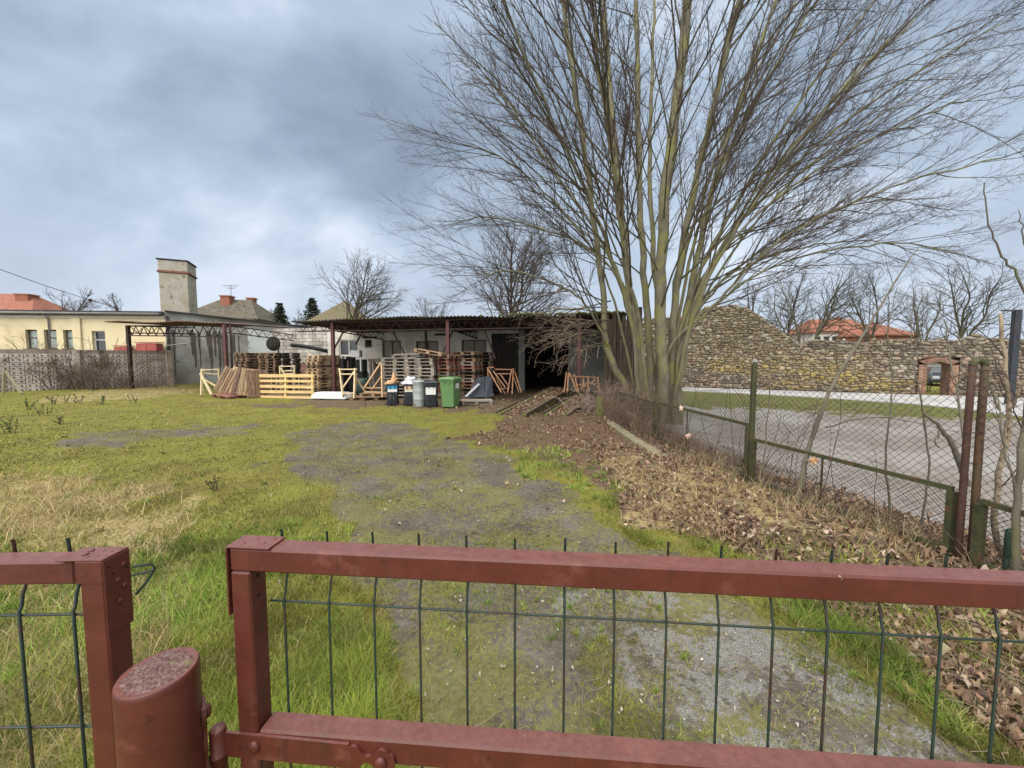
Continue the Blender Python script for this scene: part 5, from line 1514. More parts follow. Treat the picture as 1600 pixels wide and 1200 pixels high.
frame('orange timber trestle with crossing braces, on the left of the dark opening',
      [(762, 574, 16.8, 763, 596, 16.7, .12), (763, 577, 16.6, 784, 614, 15.6, .11), (771, 580, 16.7, 790, 606, 16.3, .10), (782, 585, 16.8, 796, 605, 16.6, .10), (773, 577, 16.9, 803, 577.5, 16.9, .10), (776, 584, 16.9, 800, 584, 16.9, .10), (802, 577, 16.8, 800, 616, 15.8, .12), (799, 579, 16.5, 793, 614, 16.0, .10), (804, 580, 16.9, 815, 614, 16.2, .06), (803, 590, 17.1, 811, 614, 16.4, .05), (763, 574, 16.82, 772, 574, 16.82, .09), (782, 608, 16.5, 796, 606, 16.5, .10), (775, 590, 17.2, 790, 616, 16.9, .07)], M_OWOOD)
frame('reddish timber frames leaning together behind the dead brambles, right of the dark opening',
      [(885, 582, 16.0, 881, 615, 15.4, .06), (888, 583, 15.8, 886, 613, 15.2, .12), (890, 584, 15.7, 902, 613, 15.0, .12), (897, 586, 15.6, 904, 613, 15.0, .12), (911, 588, 15.5, 912, 612, 15.2, .10), (919, 588, 15.3, 919, 613, 15.0, .10), (890, 588, 15.5, 936, 590, 15.3, .10), (900, 601, 15.4, 938, 600, 15.2, .10), (934, 590, 15.2, 936, 616, 14.8, .12), (900, 612, 15.2, 932, 593, 15.2, .08)], M_OWOOD)
# dark sheets leaning by the stacks
M_DSHEET = mat('dark_blue_sheet', [(.022, .028, .038), (.04, .048, .062)], scale=3, rough=.45)
mb = MB(); a = G(733, 622); 
mb.prism([at(728, 622, 15.5), at(757, 620, 15.7), at(757, 589, 16.4), at(746, 590, 16.4)], (0, .05, .01))
mb.prism([at(757.5, 622, 15.6), at(770, 619, 15.8), at(769, 589, 16.4), at(758, 588.5, 16.4)], (0, .05, .01))
o = mb.build('sheet_stack', M_DSHEET, None, (a.x, 15.6, 0)); tag(o, 'dark blue grey sheets leaning against the pallet stacks, right of the green bin', 'sheets')
mb = MB(); mb.prism([at(726, 619, 15.3), at(729, 620, 15.3), at(750, 600, 15.9), at(747, 599, 15.9)], (0, .04, 0))
for k in range(6):
    u = (k + .5) / 6
    q = at(728 + 20 * u, 619.5 - 19.5 * u, 15.28 + .6 * u); mb.box(q + Vector((.04, .02, 0)), (.07, .05, .025))
o = mb.build('comb_strip', mat('pale_plastic', [(.40, .42, .44)], rough=.5), None, tuple(at(728, 620, 15.3))); tag(o, 'pale ridged strip leaning on the dark blue sheets', 'strip')
mb = MB(); q = G(752, 622); mb.box((q.x, q.y - .2, .18), (1.1, .5, .05), Matrix.Rotation(.2, 3, 'Z'), bev=.008)
o = mb.build('plank', mat('pale_board', [(.42, .42, .40), (.52, .52, .50)], rough=.7), None, (q.x, q.y, .15)); tag(o, 'pale board lying on the flat grey pallet', 'board')
# white trough lying on the ground
M_TROUGH = mat('grimy_white_enamel', [(.52, .53, .52), (.66, .67, .66)], scale=1.5, rough=.45, spots=[((.36, .35, .32), 2.2, .58, .1)])
a = at(484, 618, 16.1); b = at(540, 618, 15.9); a.z = b.z = 0
ux = (b - a).normalized(); yx = Vector((-ux.y, ux.x, 0)); L_ = (b - a).length
c = (a + b) / 2 + yx * .35
t = thing('trough', 'white oblong tub lying upside down on the ground before the tall tan stack', 'tub', tuple(c), math.atan2(ux.y, ux.x))
rings = []
def rrect(hx, hy, r, z, n=5):
    P_ = []
    for (sx, sy, a0) in ((1, 1, 0), (-1, 1, 90), (-1, -1, 180), (1, -1, 270)):
        for k in range(n):
            an = math.radians(a0 + 90 * k / (n - 1)); P_.append(c + ux * (sx * (hx - r) + r * math.cos(an)) + yx * (sy * (hy - r) + r * math.sin(an)) + Vector((0, 0, z)))
    return P_
prof = [(L_ / 2, .37, .05), (L_ / 2 + .01, .38, .10), (L_ / 2 - .03, .36, .115), (L_ / 2 - .07, .33, .24), (L_ / 2 - .12, .28, .31), (L_ / 2 - .22, .18, .325)]
V = []; Fc = []
for hx, hy, z in prof: V += rrect(hx, hy, .12, z)
nn = 20
for i in range(len(prof) - 1):
    for k in range(nn): Fc.append((i * nn + k, i * nn + (k + 1) % nn, (i + 1) * nn + (k + 1) % nn, (i + 1) * nn + k))
Fc.append(tuple((len(prof) - 1) * nn + k for k in range(nn))); Fc.append(tuple(reversed(range(nn))))
mb = MB(); mb.add(V, Fc, sm=True); mb.build('shell', M_TROUGH, t)
for f in (-.3, .3):
    mb = MB(); mb.box(c + ux * (L_ * f) + Vector((0, 0, .025)), (.10, .6, .05), Matrix((ux, yx, Vector((0, 0, 1)))).transposed()); mb.build('bearer', M_BWOOD, t)
# ------------------------------------------------------------------ bins
M_BLACKP = mat('black_bin_plastic', [(.020, .024, .032), (.032, .037, .046)], scale=5, rough=.5, spec=.4)
M_GREENP = mat('green_bin_plastic', [(.095, .195, .072), (.12, .23, .092)], scale=3, rough=.5, spec=.4)
M_LBLUE = mat('blue_label', [(.04, .30, .58)], rough=.5); M_LWHITE = mat('white_label', [(.70, .70, .72)], rough=.5); M_LPEACH = mat('faded_peach_label', [(.62, .44, .28)], rough=.5)
M_RUBBER = mat('black_rubber', [(.015, .015, .016)], rough=.8)
def wheelie(label, px, py, w_, d_, h_, m, yaw, lid_open=None, labels=(), big=False):
    base = G(px, py); base.z = 0
    t = thing('wheelie_bin', label, 'bin', tuple(base), yaw)
    R_ = Matrix.Rotation(yaw, 3, 'Z')
    def b(x, y, z): return base + R_ @ Vector((x, y, z))
    # tapered body with rim: loft of rounded rectangles
    def rr_(hx, hy, y0, r, z, n=4):
        P_ = []
        for (sx, sy, a0) in ((1, 1, 0), (-1, 1, 90), (-1, -1, 180), (1, -1, 270)):
            for k in range(n):
                an = math.radians(a0 + 90 * k / (n - 1)); P_.append(b(sx * (hx - r) + r * math.cos(an), y0 + sy * (hy - r) + r * math.sin(an), z))
        return P_
    def loft(mbx, prof, n=4, capb=True, capt=True):
        V = []; Fc = []; nn = 4 * n
        for q in prof: V += rr_(*q, n=n)
        for i in range(len(prof) - 1):
            for k in range(nn): Fc.append((i * nn + k, i * nn + (k + 1) % nn, (i + 1) * nn + (k + 1) % nn, (i + 1) * nn + k))
        if capb: Fc.append(tuple(reversed(range(nn))))
        if capt: Fc.append(tuple((len(prof) - 1) * nn + k for k in range(nn)))
        mbx.add(V, Fc, sm=False)
    hb = h_ - .09
    mb = MB()
    loft(mb, [(w_ * .38, d_ * .33, .02, .04, .03), (w_ * .385, d_ * .34, .02, .045, .06), (w_ * .42, d_ * .39, .01, .05, hb * .55), (w_ * .455, d_ * .44, 0, .05, hb - .07), (w_ * .49, d_ * .475, 0, .05, hb - .065), (w_ * .50, d_ * .485, 0, .05, hb), (w_ * .44, d_ * .43, 0, .04, hb), (w_ * .43, d_ * .42, 0, .04, hb - .12)], capt=True)
    for k in (-1, 1):
        mb.box(b(k * w_ * .17, -d_ * .462, hb - .12), (.035, .03, .10), R_, bev=.006)
    if not big:
        for k in range(5): mb.box(b((k - 2) * w_ * .13, -d_ * .395, hb * .30), (.018, .012, hb * .42), R_ @ Matrix.Rotation(.07, 3, 'X'))
    mb.build('body', m, t)
    mb = MB()
    if lid_open is None:
        loft(mb, [(w_ * .515, d_ * .50, -.01, .05, hb + .002), (w_ * .515, d_ * .50, -.01, .05, hb + .035), (w_ * .47, d_ * .45, 0, .06, hb + .065), (w_ * .36, d_ * .34, .02, .06, hb + .088)])
        mb.tube([b(-w_ * .3, -d_ * .53, hb + .02), b(w_ * .3, -d_ * .53, hb + .02)], .014, 6)
    else:
        yb = d_ * .50
        M2 = R_ @ Matrix.Rotation(-lid_open, 3, 'X')
        mb.box(b(0, yb + .05, hb - d_ * .40 + .05), (w_ * .98, .045, d_ * .9), R_ @ Matrix.Rotation(-.12, 3, 'X'), bev=.015)
    mb.build('lid', m, t)
    mb = MB(); mb.tube([b(-w_ * .42, d_ * .56, hb - .05), b(w_ * .42, d_ * .56, hb - .05)], .016, 8)
    for k in (-1, 1): mb.beam(b(k * w_ * .40, d_ * .46, hb - .05), b(k * w_ * .40, d_ * .57, hb - .05), .03, .05)
    mb.build('handle', m, t)
    for k in (-1, 1):
        mb = MB(); cw = b(k * w_ * .42, d_ * .40, .10)
        Mx = R_ @ Matrix.Rotation(math.pi / 2, 3, 'Y')
        mb.lathe(cw, [(.03, -.03), (.10, -.028), (.102, 0), (.10, .028), (.03, .03)], 20, M=Mx)
        wh = mb.build('wheel', M_RUBBER, t)
        mb = MB(); mb.lathe(cw, [(.001, -.034), (.05, -.033), (.055, .033), (.001, .034)], 14, M=Mx); mb.build('hub', M_BLACKP, wh)
    out = []
    for (x0, x1, z0, z1, ml, side) in labels:
        mb = MB()
        zc = (z0 + z1) / 2
        if side == 'f':
            yy = -(d_ * (.33 + (.44 - .33) * zc / hb)) - .016
            yy = -d_ * np.interp(zc, [0.06, hb * .55, hb - .07], [.32, .38, .44]) - .006
            tilt = math.atan2(d_ * .11, hb)
            mb.box(b((x0 + x1) / 2, float(yy), zc), (x1 - x0, .006, z1 - z0), R_ @ Matrix.Rotation(tilt, 3, 'X'))
        else:
            xx = w_ * np.interp(zc, [0.06, hb * .55, hb - .07], [.385, .42, .455]) + .005
            mb.box(b(float(xx), (x0 + x1) / 2, zc), (.006, x1 - x0, z1 - z0), R_ @ Matrix.Rotation(.05, 3, 'Y'))
        out.append(mb.build('label', ml, t))
    return t, b, hb
YB = 0.22
t1, b1, hb1 = wheelie('black wheelie bin with blue and white label and white number, leftmost of the bins', 614, 633, .46, .52, .90, M_BLACKP, .30, lid_open=1.5,
        labels=((-.175, .155, .62, .75, M_LBLUE, 'f'), (-.175, .155, .51, .618, M_LWHITE, 'f')))
# painted number strokes on the first bin
M_WPAINT = mat('white_paint_mark', [(.72, .72, .70)], rough=.6)
mb = MB()
def stroke(x0, z0, x1, z1):
    yy0 = -.52 * float(np.interp(z0, [.06, .45, .74], [.32, .38, .44])) - .010
    yy1 = -.52 * float(np.interp(z1, [.06, .45, .74], [.32, .38, .44])) - .010
    mb.beam(b1(x0, yy0, z0), b1(x1, yy1, z1), .004, .026, up=b1(0, -1, 0) - b1(0, 0, 0))
for s_ in ((-.13, .375, -.035, .375), (-.08, .375, -.10, .24), (-.01, .345, .03, .33), (.03, .33, .005, .29), (.005, .29, .04, .285), (.04, .285, .03, .235)): stroke(*s_)
mb.build('painted_number', M_WPAINT, t1)
t2, b2, hb2 = wheelie('black wheelie bin with peach and white label and a white sack bulging out', 640, 634, .46, .52, .90, M_BLACKP, .25, lid_open=1.5,
        labels=((-.165, .165, .59, .75, M_LPEACH, 'f'), (-.165, .165, .535, .588, M_LWHITE, 'f')))
t4, b4, hb4 = wheelie('black wheelie bin with closed lid and large white label beside the green bin', 674, 635.5, .50, .56, .95, M_BLACKP, .22,
        labels=((-.19, .16, .46, .72, M_LWHITE, 'f'),))
t5, b5, hb5 = wheelie('large green wheelie bin with closed lid, rightmost of the bins', 704, 636, .60, .74, 1.09, M_GREENP, -.28, big=True,
        labels=((-.12, .14, .68, .86, M_LWHITE, 's'),))
# rubbish in the open bins
M_SACK = mat('white_plastic_sack', [(.50, .50, .52), (.68, .68, .70)], scale=5, rough=.4, bump=.4)
M_ORUB = mat('orange_card_rubbish', [(.46, .24, .12), (.58, .36, .22)], scale=8, rough=.8)
def lump(c, rx, ry, rz, seed, n1=3.2):
    v = IVa.copy(); rs = np.random.default_rng(seed)
    for k in range(5):
        d_ = rs.normal(size=3); d_ /= np.linalg.norm(d_)
        v *= (1 + .16 * np.sin(v @ d_ * n1 * (1 + .5 * k) + rs.uniform(0, 6)))[:, None]
    return [Vector(c) + Vector((a[0] * rx, a[1] * ry, a[2] * rz)) for a in v], [tuple(f) for f in IF]
mb = MB(); c = b2(0, 0, hb2 + .02)
v, f = lump(c, .24, .24, .13, 3); mb.add(v, f, sm=True)
v, f = lump(b2(.05, .12, hb2 + .13), .2, .18, .13, 4); mb.add(v, f, sm=True)
mb.tube([b2(.1, -.05, hb2 + .06), b2(.25, -.1, hb2 + .04), b2(.30, -.1, hb2 - .15), b2(.31, -.06, hb2 - .45), b2(.33, -.05, hb2 - .62)], [.05, .06, .035, .028, .045], 7)
mb.tube([b2(.22, .05, hb2 + .08), b2(.38, .0, hb2 + .1), b2(.45, -.02, hb2 - .1)], [.05, .05, .03], 7)
o = mb.build('rubbish_sack', M_SACK, None, tuple(c)); tag(o, 'crumpled white plastic sack spilling over the second black bin', 'sack')
mb = MB(); c = b1(-.02, 0, hb1)
v, f = lump(c + Vector((-.02, 0, .03)), .20, .19, .10, 8, 4); mb.add(v, f, sm=True)
mb.lathe(c + Vector((.06, .02, .04)), [(.14, 0), (.10, .12), (.05, .26), (.035, .36), (.001, .38)], 9)
mb.box(c + Vector((.14, -.05, .12)), (.05, .22, .22), Matrix.Rotation(.6, 3, 'Y'))
o = mb.build('rubbish_heap', M_ORUB, None, tuple(c)); tag(o, 'orange card rubbish piled to a point in the leftmost black bin', 'rubbish')
# metal drum
M_ZINC = mat('dull_zinc', [(.26, .29, .30), (.36, .39, .40), (.44, .47, .48)], scale=3, rough=.5, metallic=.35, stretch=(1, 1, .3))
q = G(655, 634.5)
dr = thing('metal_drum', 'dull grey zinc dustbin between the black bins', 'dustbin', (q.x, q.y, 0))
mb = MB(); r_ = .235; mb.lathe((q.x, q.y, 0), [(r_ * .92, .0), (r_ * .93, .02), (r_ * .95, .25), (r_ * .975, .26), (r_ * .96, .28), (r_ * .98, .55), (r_ * 1.0, .57), (r_ * .985, .59), (r_, .86), (r_ * 1.05, .88), (r_ * 1.02, .90), (r_ * .95, .90), (r_ * .93, .70)], 28); mb.build('body', M_ZINC, dr)
mb = MB(); mb.lathe((q.x, q.y, 0), [(r_ * 1.07, .885), (r_ * 1.07, .915), (r_ * .9, .935), (r_ * .3, .95), (.001, .952)], 28); ld_ = mb.build('lid', M_ZINC, dr)
mb = MB(); mb.tube([Vector((q.x - .08, q.y, .95)), Vector((q.x - .06, q.y, 1.0)), Vector((q.x + .06, q.y, 1.0)), Vector((q.x + .08, q.y, .95))], .012, 6); mb.build('handle', M_ZINC, ld_)
for k in (-1, 1):
    mb = MB(); mb.tube([Vector((q.x + k * r_, q.y - .05, .70)), Vector((q.x + k * (r_ + .05), q.y - .05, .68)), Vector((q.x + k * (r_ + .05), q.y + .05, .68)), Vector((q.x + k * r_, q.y + .05, .70))], .012, 6); mb.build('handle', M_ZINC, dr)
# ------------------------------------------------------------------ things in the shed bay
M_BLKM = mat('black_machine', [(.012, .012, .013), (.022, .022, .024)], rough=.6); M_WAPP = mat('white_appliance', [(.58, .58, .58), (.66, .66, .66)], rough=.4)
p = at(556, 575, 19.6); q = Vector((p.x, p.y, 0))
mc = thing('machine', 'black machine with a white box on top, behind the pale upright frame', 'machine', tuple(q))
mb = MB(); mb.box(q + Vector((-.05, 0, .55)), (1.1, .7, 1.1), bev=.04); mb.box(q + Vector((-.25, 0, 1.4)), (.35, .5, .9), bev=.05); mb.box(q + Vector((.3, 0, 1.35)), (.4, .5, .7), bev=.03); mb.tube([q + Vector((-.5, -.3, .9)), q + Vector((-.55, -.35, 1.5)), q + Vector((-.2, -.3, 1.75))], .05, 8); mb.build('body', M_BLKM, mc)
mb = MB(); mb.box(q + Vector((.05, -.02, 1.98)), (.48, .42, .36), bev=.03); mb.build('control_box', M_WAPP, mc)
mb = MB(); mb.box(q + Vector((-.35, -.30, 1.50)), (.20, .03, .42), bev=.008); mb.build('plate', mat('pinkish_plate', [(.55, .25, .25), (.6, .52, .5)], scale=4, rough=.6), mc)
mb = MB(); mb.box(q + Vector((.36, -.26, .9)), (.06, .06, 1.7)); mb.build('leg', M_WAPP, mc)
p = at(531, 556, 18.9); mb = MB(); mb.box((p.x, p.y, 1.80), (.34, .3, .14), bev=.015); mb.box((p.x, p.y, .87), (.5, .4, 1.72), bev=.02, col=(.05, .05, .05)); o = mb.build('cabinet', mat('white_box_on_black_stand', [(.6, .6, .6)], rough=.5, vcol=True), None, (p.x, p.y, 0)); tag(o, 'white flat box on a black stand beside the maroon shed post', 'box')
p = at(566, 600, 18.4); mb = MB(); mb.lathe((p.x, p.y, 0), [(.24, .02), (.31, .6), (.34, .78), (.30, .8)], 20); o = mb.build('tub', mat('dark_green_tub', [(.04, .075, .06), (.06, .10, .085)], rough=.5), None, (p.x, p.y, 0)); tag(o, 'dark green round tub standing behind the pale frame', 'tub')
p = at(604, 570, 18.0)
tb = thing('workbench', 'dark timber workbench behind the triangular trestle in the shed bay', 'bench', (p.x, p.y, 0))
M_DT = mat('dark_bench_timber', [(.05, .04, .032), (.09, .07, .055)], scale=4, rough=.9)
mb = MB(); mb.box((p.x, p.y, 1.66), (1.5, .6, .16), bev=.01); mb.build('top', M_DT, tb)
mb = MB(); mb.box((p.x + .05, p.y + .15, .8), (1.25, .05, 1.4)); mb.build('back_panel', M_DT, tb)
for sx in (-1, 1):
    for sy in (-1, 1):
        mb = MB(); mb.box((p.x + sx * .65, p.y + sy * .24, .79), (.1, .1, 1.57)); mb.build('leg', M_DT, tb)
q = at(576, 585, 19.5)
mb = MB()
for k in range(5): mb.tube([(q.x - .5 + k * .25, q.y, 0), (q.x - .5 + k * .25, q.y, 1.0 + .1 * (k % 2))], .018, 5)
for z in (.3, .65, .95): mb.tube([(q.x - .55, q.y, z), (q.x + .55, q.y, z)], .016, 5)
o = mb.build('rack', M_RUSTB, None, (q.x, q.y, 0)); tag(o, 'thin rusty wire rack before the white back wall', 'rack')
# heap of reddish soil at the back of the open bay
q = at(474, 575, 24.5); rr = random.Random(6)
V = []; Fc = []; n1_, n2_ = 12, 28
for i in range(n1_ + 1):
    for k in range(n2_):
        r_ = 1 - i / n1_; a = 6.2832 * k / n2_
        V.append((q.x + 1.9 * r_ * math.cos(a) * (1 + .1 * math.sin(3 * a)), q.y + 1.2 * r_ * math.sin(a), 1.55 * (1 - r_) ** .8 + rr.uniform(-.05, .05) - .05))
for i in range(n1_):
    for k in range(n2_): Fc.append((i * n2_ + k, i * n2_ + (k + 1) % n2_, (i + 1) * n2_ + (k + 1) % n2_, (i + 1) * n2_ + k))
mb = MB(); mb.add(V, Fc); o = mb.build('soil_heap', mat('reddish_soil', [(.09, .05, .04), (.17, .095, .075), (.24, .15, .12)], scale=5, rough=1, bump=.8, bscale=12), None, (q.x, q.y, 0)); tag(o, 'heap of reddish brown soil between the pallet stacks in the open bay', 'heap')
# ------------------------------------------------------------------ concrete ramp beams
M_RAMP = mat('mossy_ramp_concrete', [(.06, .065, .02), (.11, .11, .035), (.16, .15, .085)], scale=3, rough=.95, bump=.5, bscale=16)
M_CHAN = mat('rusty_channel', [(.055, .035, .026), (.09, .055, .04)], scale=4, rough=.9)
def ramp_beam(label, n0, n1, wl, h0, h1):
    a = G(*n0); b = G(*n1); d = (b - a).normalized(); l = Vector((-d.y, d.x, 0))
    t = thing('ramp_beam', label, 'ramp', tuple(a), math.atan2(d.y, d.x))
    def P_(s, o, z): return a + (b - a) * s + l * o + Vector((0, 0, z))
    mb = MB(); th_ = .14
    for o0, o1 in ((0, th_), (wl - th_, wl)):
        pl = [P_(0, o0, -.1), P_(1, o0, -.1), P_(1, o0, h1), P_(0, o0, h0)]
        mb.prism(pl, l * (o1 - o0))
    mb.build('side_wall', M_RAMP, t)
    mb = MB(); mb.prism([P_(0.002, th_ + .003, -.1), P_(.998, th_ + .003, -.1), P_(.998, th_ + .003, h1 - .06), P_(.002, th_ + .003, h0 - .06)], l * (wl - 2 * th_ - .006)); mb.build('leaf_bed', mat('leaf_covered_bed', [(.09, .055, .04), (.16, .10, .07), (.24, .16, .12)], scale=14, rough=1, bump=.8), t)
    mb = MB(); mb.beam(P_(0, -.012, h0 + .01), P_(1, -.012, h1 + .01), .05, .06); mb.beam(P_(0, wl + .012, h0 + .01), P_(1, wl + .012, h1 + .01), .05, .06); mb.build('edge_rail', M_CHAN, t)
    return a, b, d, l
R1 = ramp_beam('mossy ramp beam full of leaves, the wide left one running into the dark opening', (822, 652), (894, 622), .95, .08, .46)
R2 = ramp_beam('mossy ramp beam full of leaves, the right one beside the brambles', (886, 653), (932, 628), .75, .06, .34)
# dark upright boards behind the tree foot
M_DBOARD = mat('dark_weathered_board', [(.035, .026, .020), (.065, .048, .036), (.10, .075, .055)], scale=2.5, stretch=(6, 6, .6), rough=.95, bump=.4)
rr = random.Random(17)
a = at(948, 600, 12.6); 
KS = 14.0 / 12.6
bs = thing('board_screen', 'screen of tall dark weathered boards behind the left stems of the big tree', 'board screen', (3.6 * KS, 14.0, 0))
for k in range(9):
    x = (3.08 + k * .135) * KS; zt_ = 3.35 + rr.uniform(-.4, .28)
    mb = MB(); mb.box((x, 14.0 + rr.uniform(-.04, .04), zt_ / 2 - .1), (.128, .03, zt_ + .2), Matrix.Rotation(rr.uniform(-.02, .02), 3, 'Y'), bev=.004); mb.build('board', M_DBOARD, bs)
mb = MB(); mb.beam((3.35, 14.08, 1.0), (4.7, 14.08, 1.0), .05, .1); mb.beam((3.35, 14.08, 2.5), (4.7, 14.08, 2.5), .05, .1); mb.build('crossbar', M_DBOARD, bs)
# overhead wire on the far left
P_ = [at(-120, 380, 17), at(0, 421, 19.0), at(70, 446, 21), at(140, 468.5, 23.4), at(190, 483, 25.5)]
cable('thin dark overhead wire with a small clamp running down to the yellow building', P_, .016, M_RUSTB, 'overhead_wire', 'wire')
mb = MB(); q = at(141, 469, 23.4); mb.lathe(q, [(.001, -.10), (.09, -.04), (.10, .03), (.001, .10)], 8); o = mb.build('wire_clamp', M_RUSTB, None, tuple(q)); tag(o, 'small dark clamp hanging on the overhead wire', 'clamp')
# leaning timber tripod at the far left
frame('grey timber prop with a slanting strut before the block wall, at the left edge', [(7, 578, 18.6, 6, 614, 18.2, .10), (-6, 585, 18.6, 10, 584, 18.6, .09), (9, 580, 18.5, 34, 615, 17.4, .08)], M_OLDWOOD, name='timber_prop', cat='prop')
# ------------------------------------------------------------------ houses and things far behind
M_TILE = mat('red_roof_tile', [(.17, .068, .045), (.25, .10, .065), (.33, .155, .10)], scale=2.5, stretch=(1, 1, 4), rough=.9, bump=.4, bscale=18)
M_TILED = mat('dark_mossy_tile', [(.055, .05, .042), (.095, .085, .065), (.14, .12, .085)], scale=2, rough=.95, bump=.4, bscale=18)
M_TILEB = mat('brown_reed_roof', [(.085, .072, .042), (.135, .115, .068), (.19, .165, .10)], scale=2.5, stretch=(6, 6, 1), rough=1, bump=.4)
M_PLASTER = mat('white_plaster', [(.50, .49, .46), (.58, .57, .54)], scale=1, rough=.9)
M_REDBR = mat('red_brick_far', [(.22, .085, .055), (.30, .12, .08)], scale=4, rough=.95)
def house(label, c, yaw, w_, d_, hw, hr, ridge, mroof, mwall, chimneys=(), windows=0, hipped=True, winrow=None):
    """c ground centre; ridge = half length of the ridge"""
    t = thing('house', label, 'house', tuple(c), yaw)
    R_ = Matrix.Rotation(yaw, 3, 'Z'); c = Vector(c)
    def b(x, y, z): return c + R_ @ Vector((x, y, z))
    mb = MB(); mb.box(b(0, 0, hw / 2 - .25), (w_, d_, hw + .5), R_); wl_ = mb.build('wall', mwall, t)
    o = .4
    mb = MB()
    e = [b(-w_ / 2 - o, -d_ / 2 - o, hw), b(w_ / 2 + o, -d_ / 2 - o, hw), b(w_ / 2 + o, d_ / 2 + o, hw), b(-w_ / 2 - o, d_ / 2 + o, hw)]
    e2 = [p + Vector((0, 0, .18)) for p in e]
    r = [b(-ridge, 0, hw + hr), b(ridge, 0, hw + hr)]
    V = e + e2 + r
    Fc = [(3, 2, 1, 0), (0, 1, 5, 4), (1, 2, 6, 5), (2, 3, 7, 6), (3, 0, 4, 7), (4, 5, 9, 8), (6, 7, 8, 9), (5, 6, 9), (7, 4, 8)]
    mb.add(V, Fc); rf = mb.build('roof', mroof, t)
    for (x, y, zz, s) in chimneys:
        mb = MB(); mb.box(b(x, y, hw + hr * .4 + (zz + hr * .6) / 2), (s, s, zz + hr * .6 + .0), R_, bev=.04); mb.box(b(x, y, hw + hr + zz), (s + .2, s + .2, .18), R_); mb.build('chimney', M_REDBR, rf)
    for k in range(windows):
        x = -w_ / 2 + w_ * (k + .5) / windows
        z = hw - 1.15
        mb = MB()
        for sx in (-1, 1): mb.box(b(x + sx * .48, -d_ / 2 - .03, z), (.08, .08, 1.3), R_)
        for sz in (-1, 1): mb.box(b(x, -d_ / 2 - .03, z + sz * .61), (.87, .08, .08), R_)
        f = mb.build('window', M_PLASTER, t)
        mb = MB(); mb.box(b(x, -d_ / 2 - .012, z), (.86, .03, 1.14), R_); mb.build('pane', M_GLASS, f)
    return t, b
p = at(20, 490, 62); house('house with a bright red hipped roof and chimney, far left behind the yellow building', (p.x - 8.5, p.y + 5, 0), .15, 20, 12, 8.0, 4.9, 5.0, M_TILE, M_PLASTER, ((5.0, -1, -.3, 1.9),), 5)
p = at(345, 490, 56); t_, hb_ = house('house with a dark mossy hipped roof and two chimneys, right of the tower', (p.x - .6, p.y + 4, 0), .1, 10.5, 9, 7.3, 3.5, 2.2, M_TILED, M_PLASTER, ((-.6, -1.0, .3, 1.3), (1.9, .8, .3, 1.0)), 4)
q = hb_(-.9, .5, 0); q.z = 10.8
mb = MB(); mb.tube([q, q + Vector((0, 0, 2.3))], .035, 5); 
for k, (z, l) in enumerate(((2.25, 1.3), (2.0, .9), (1.75, .6))): mb.tube([q + Vector((-l, 0, z)), q + Vector((l, 0, z))], .025, 4)
mb.build('antenna', M_RUSTB, t_)
p = at(520, 500, 50); house('brown pyramid roof showing above the shed under the bare tree', (p.x, p.y + 4, 0), .2, 7.6, 7.6, 6.1, 3.6, .2, M_TILEB, M_PLASTER, ())
p = at(1322, 520, 62); house('long white house with red roof and a row of small windows, behind the stone wall', (p.x + .5, p.y + 4, 0), -.12, 9.0, 7, 5.9, 2.5, 3.2, M_TILE, M_PLASTER, ((1.2, 0, .2, .7),), 7)
p = at(1395, 520, 58); house('smaller house with brownish red roof right of the long white house, behind the stone wall', (p.x, p.y + 3, 0), .3, 7.0, 7, 5.1, 2.0, 1.8, M_TILE, M_REDBR, ((0, 0, .2, .7),), 3)
p = at(1163, 520, 64); house('low reddish roof left of the long white house, half hidden by branches', (p.x + 4.5, p.y + 4, 0), .1, 6, 6, 4.2, 1.8, 1.5, M_TILE, M_REDBR, (), 2)
# building and parked car seen through the doorway
M_CARP = mat('dark_car_paint', [(.028, .032, .040), (.036, .041, .052)], rough=.25, spec=.6)
sDm = (sD0 + sD1) / 2
vdir = (wp(sDm, 0, 0)); vdir.z = 0; vdir.normalize()
cc = wp(sDm, 0, GW) + vdir * 13.0; cc += Vector((vdir.y, -vdir.x, 0)) * .2
yaw = math.atan2(vdir.y, vdir.x) - math.pi / 2 + .15
car = thing('parked_car', 'dark car seen from the front through the brick doorway', 'car', tuple(cc), yaw)
Rc = Matrix.Rotation(yaw, 3, 'Z')
def cb(x, y, z): return cc + Rc @ Vector((x, y, z))
prof = [(-2.1, .30), (-2.15, .55), (-2.05, .80), (-1.1, .98), (-.55, 1.42), (.2, 1.52), (1.3, 1.48), (1.95, 1.05), (2.1, .95), (2.15, .5), (2.05, .30)]
mb = MB(); V = []; Fc = []
for (y, z) in prof:
    hw_ = .86 if z < 1.0 else .86 - (z - 1.0) * .42
    V += [cb(-hw_, y, z), cb(-hw_ + .06, y, z + .012), cb(hw_ - .06, y, z + .012), cb(hw_, y, z)]
n = len(prof)
for i in range(n - 1):
    for k in range(3): Fc.append((i * 4 + k, i * 4 + k + 1, (i + 1) * 4 + k + 1, (i + 1) * 4 + k))
Fc += [tuple(i * 4 for i in range(n)), tuple(i * 4 + 3 for i in reversed(range(n))), (0, (n - 1) * 4, (n - 1) * 4 + 3, 3)]
mb.add(V, Fc); mb.build('body', M_CARP, car)
mb = MB(); mb.prism([cb(-.72, -1.075, 1.03), cb(.72, -1.075, 1.03), cb(.62, -.59, 1.41), cb(-.62, -.59, 1.41)], Rc @ Vector((0, -.02, .02))); mb.build('windscreen', M_GLASS, car)
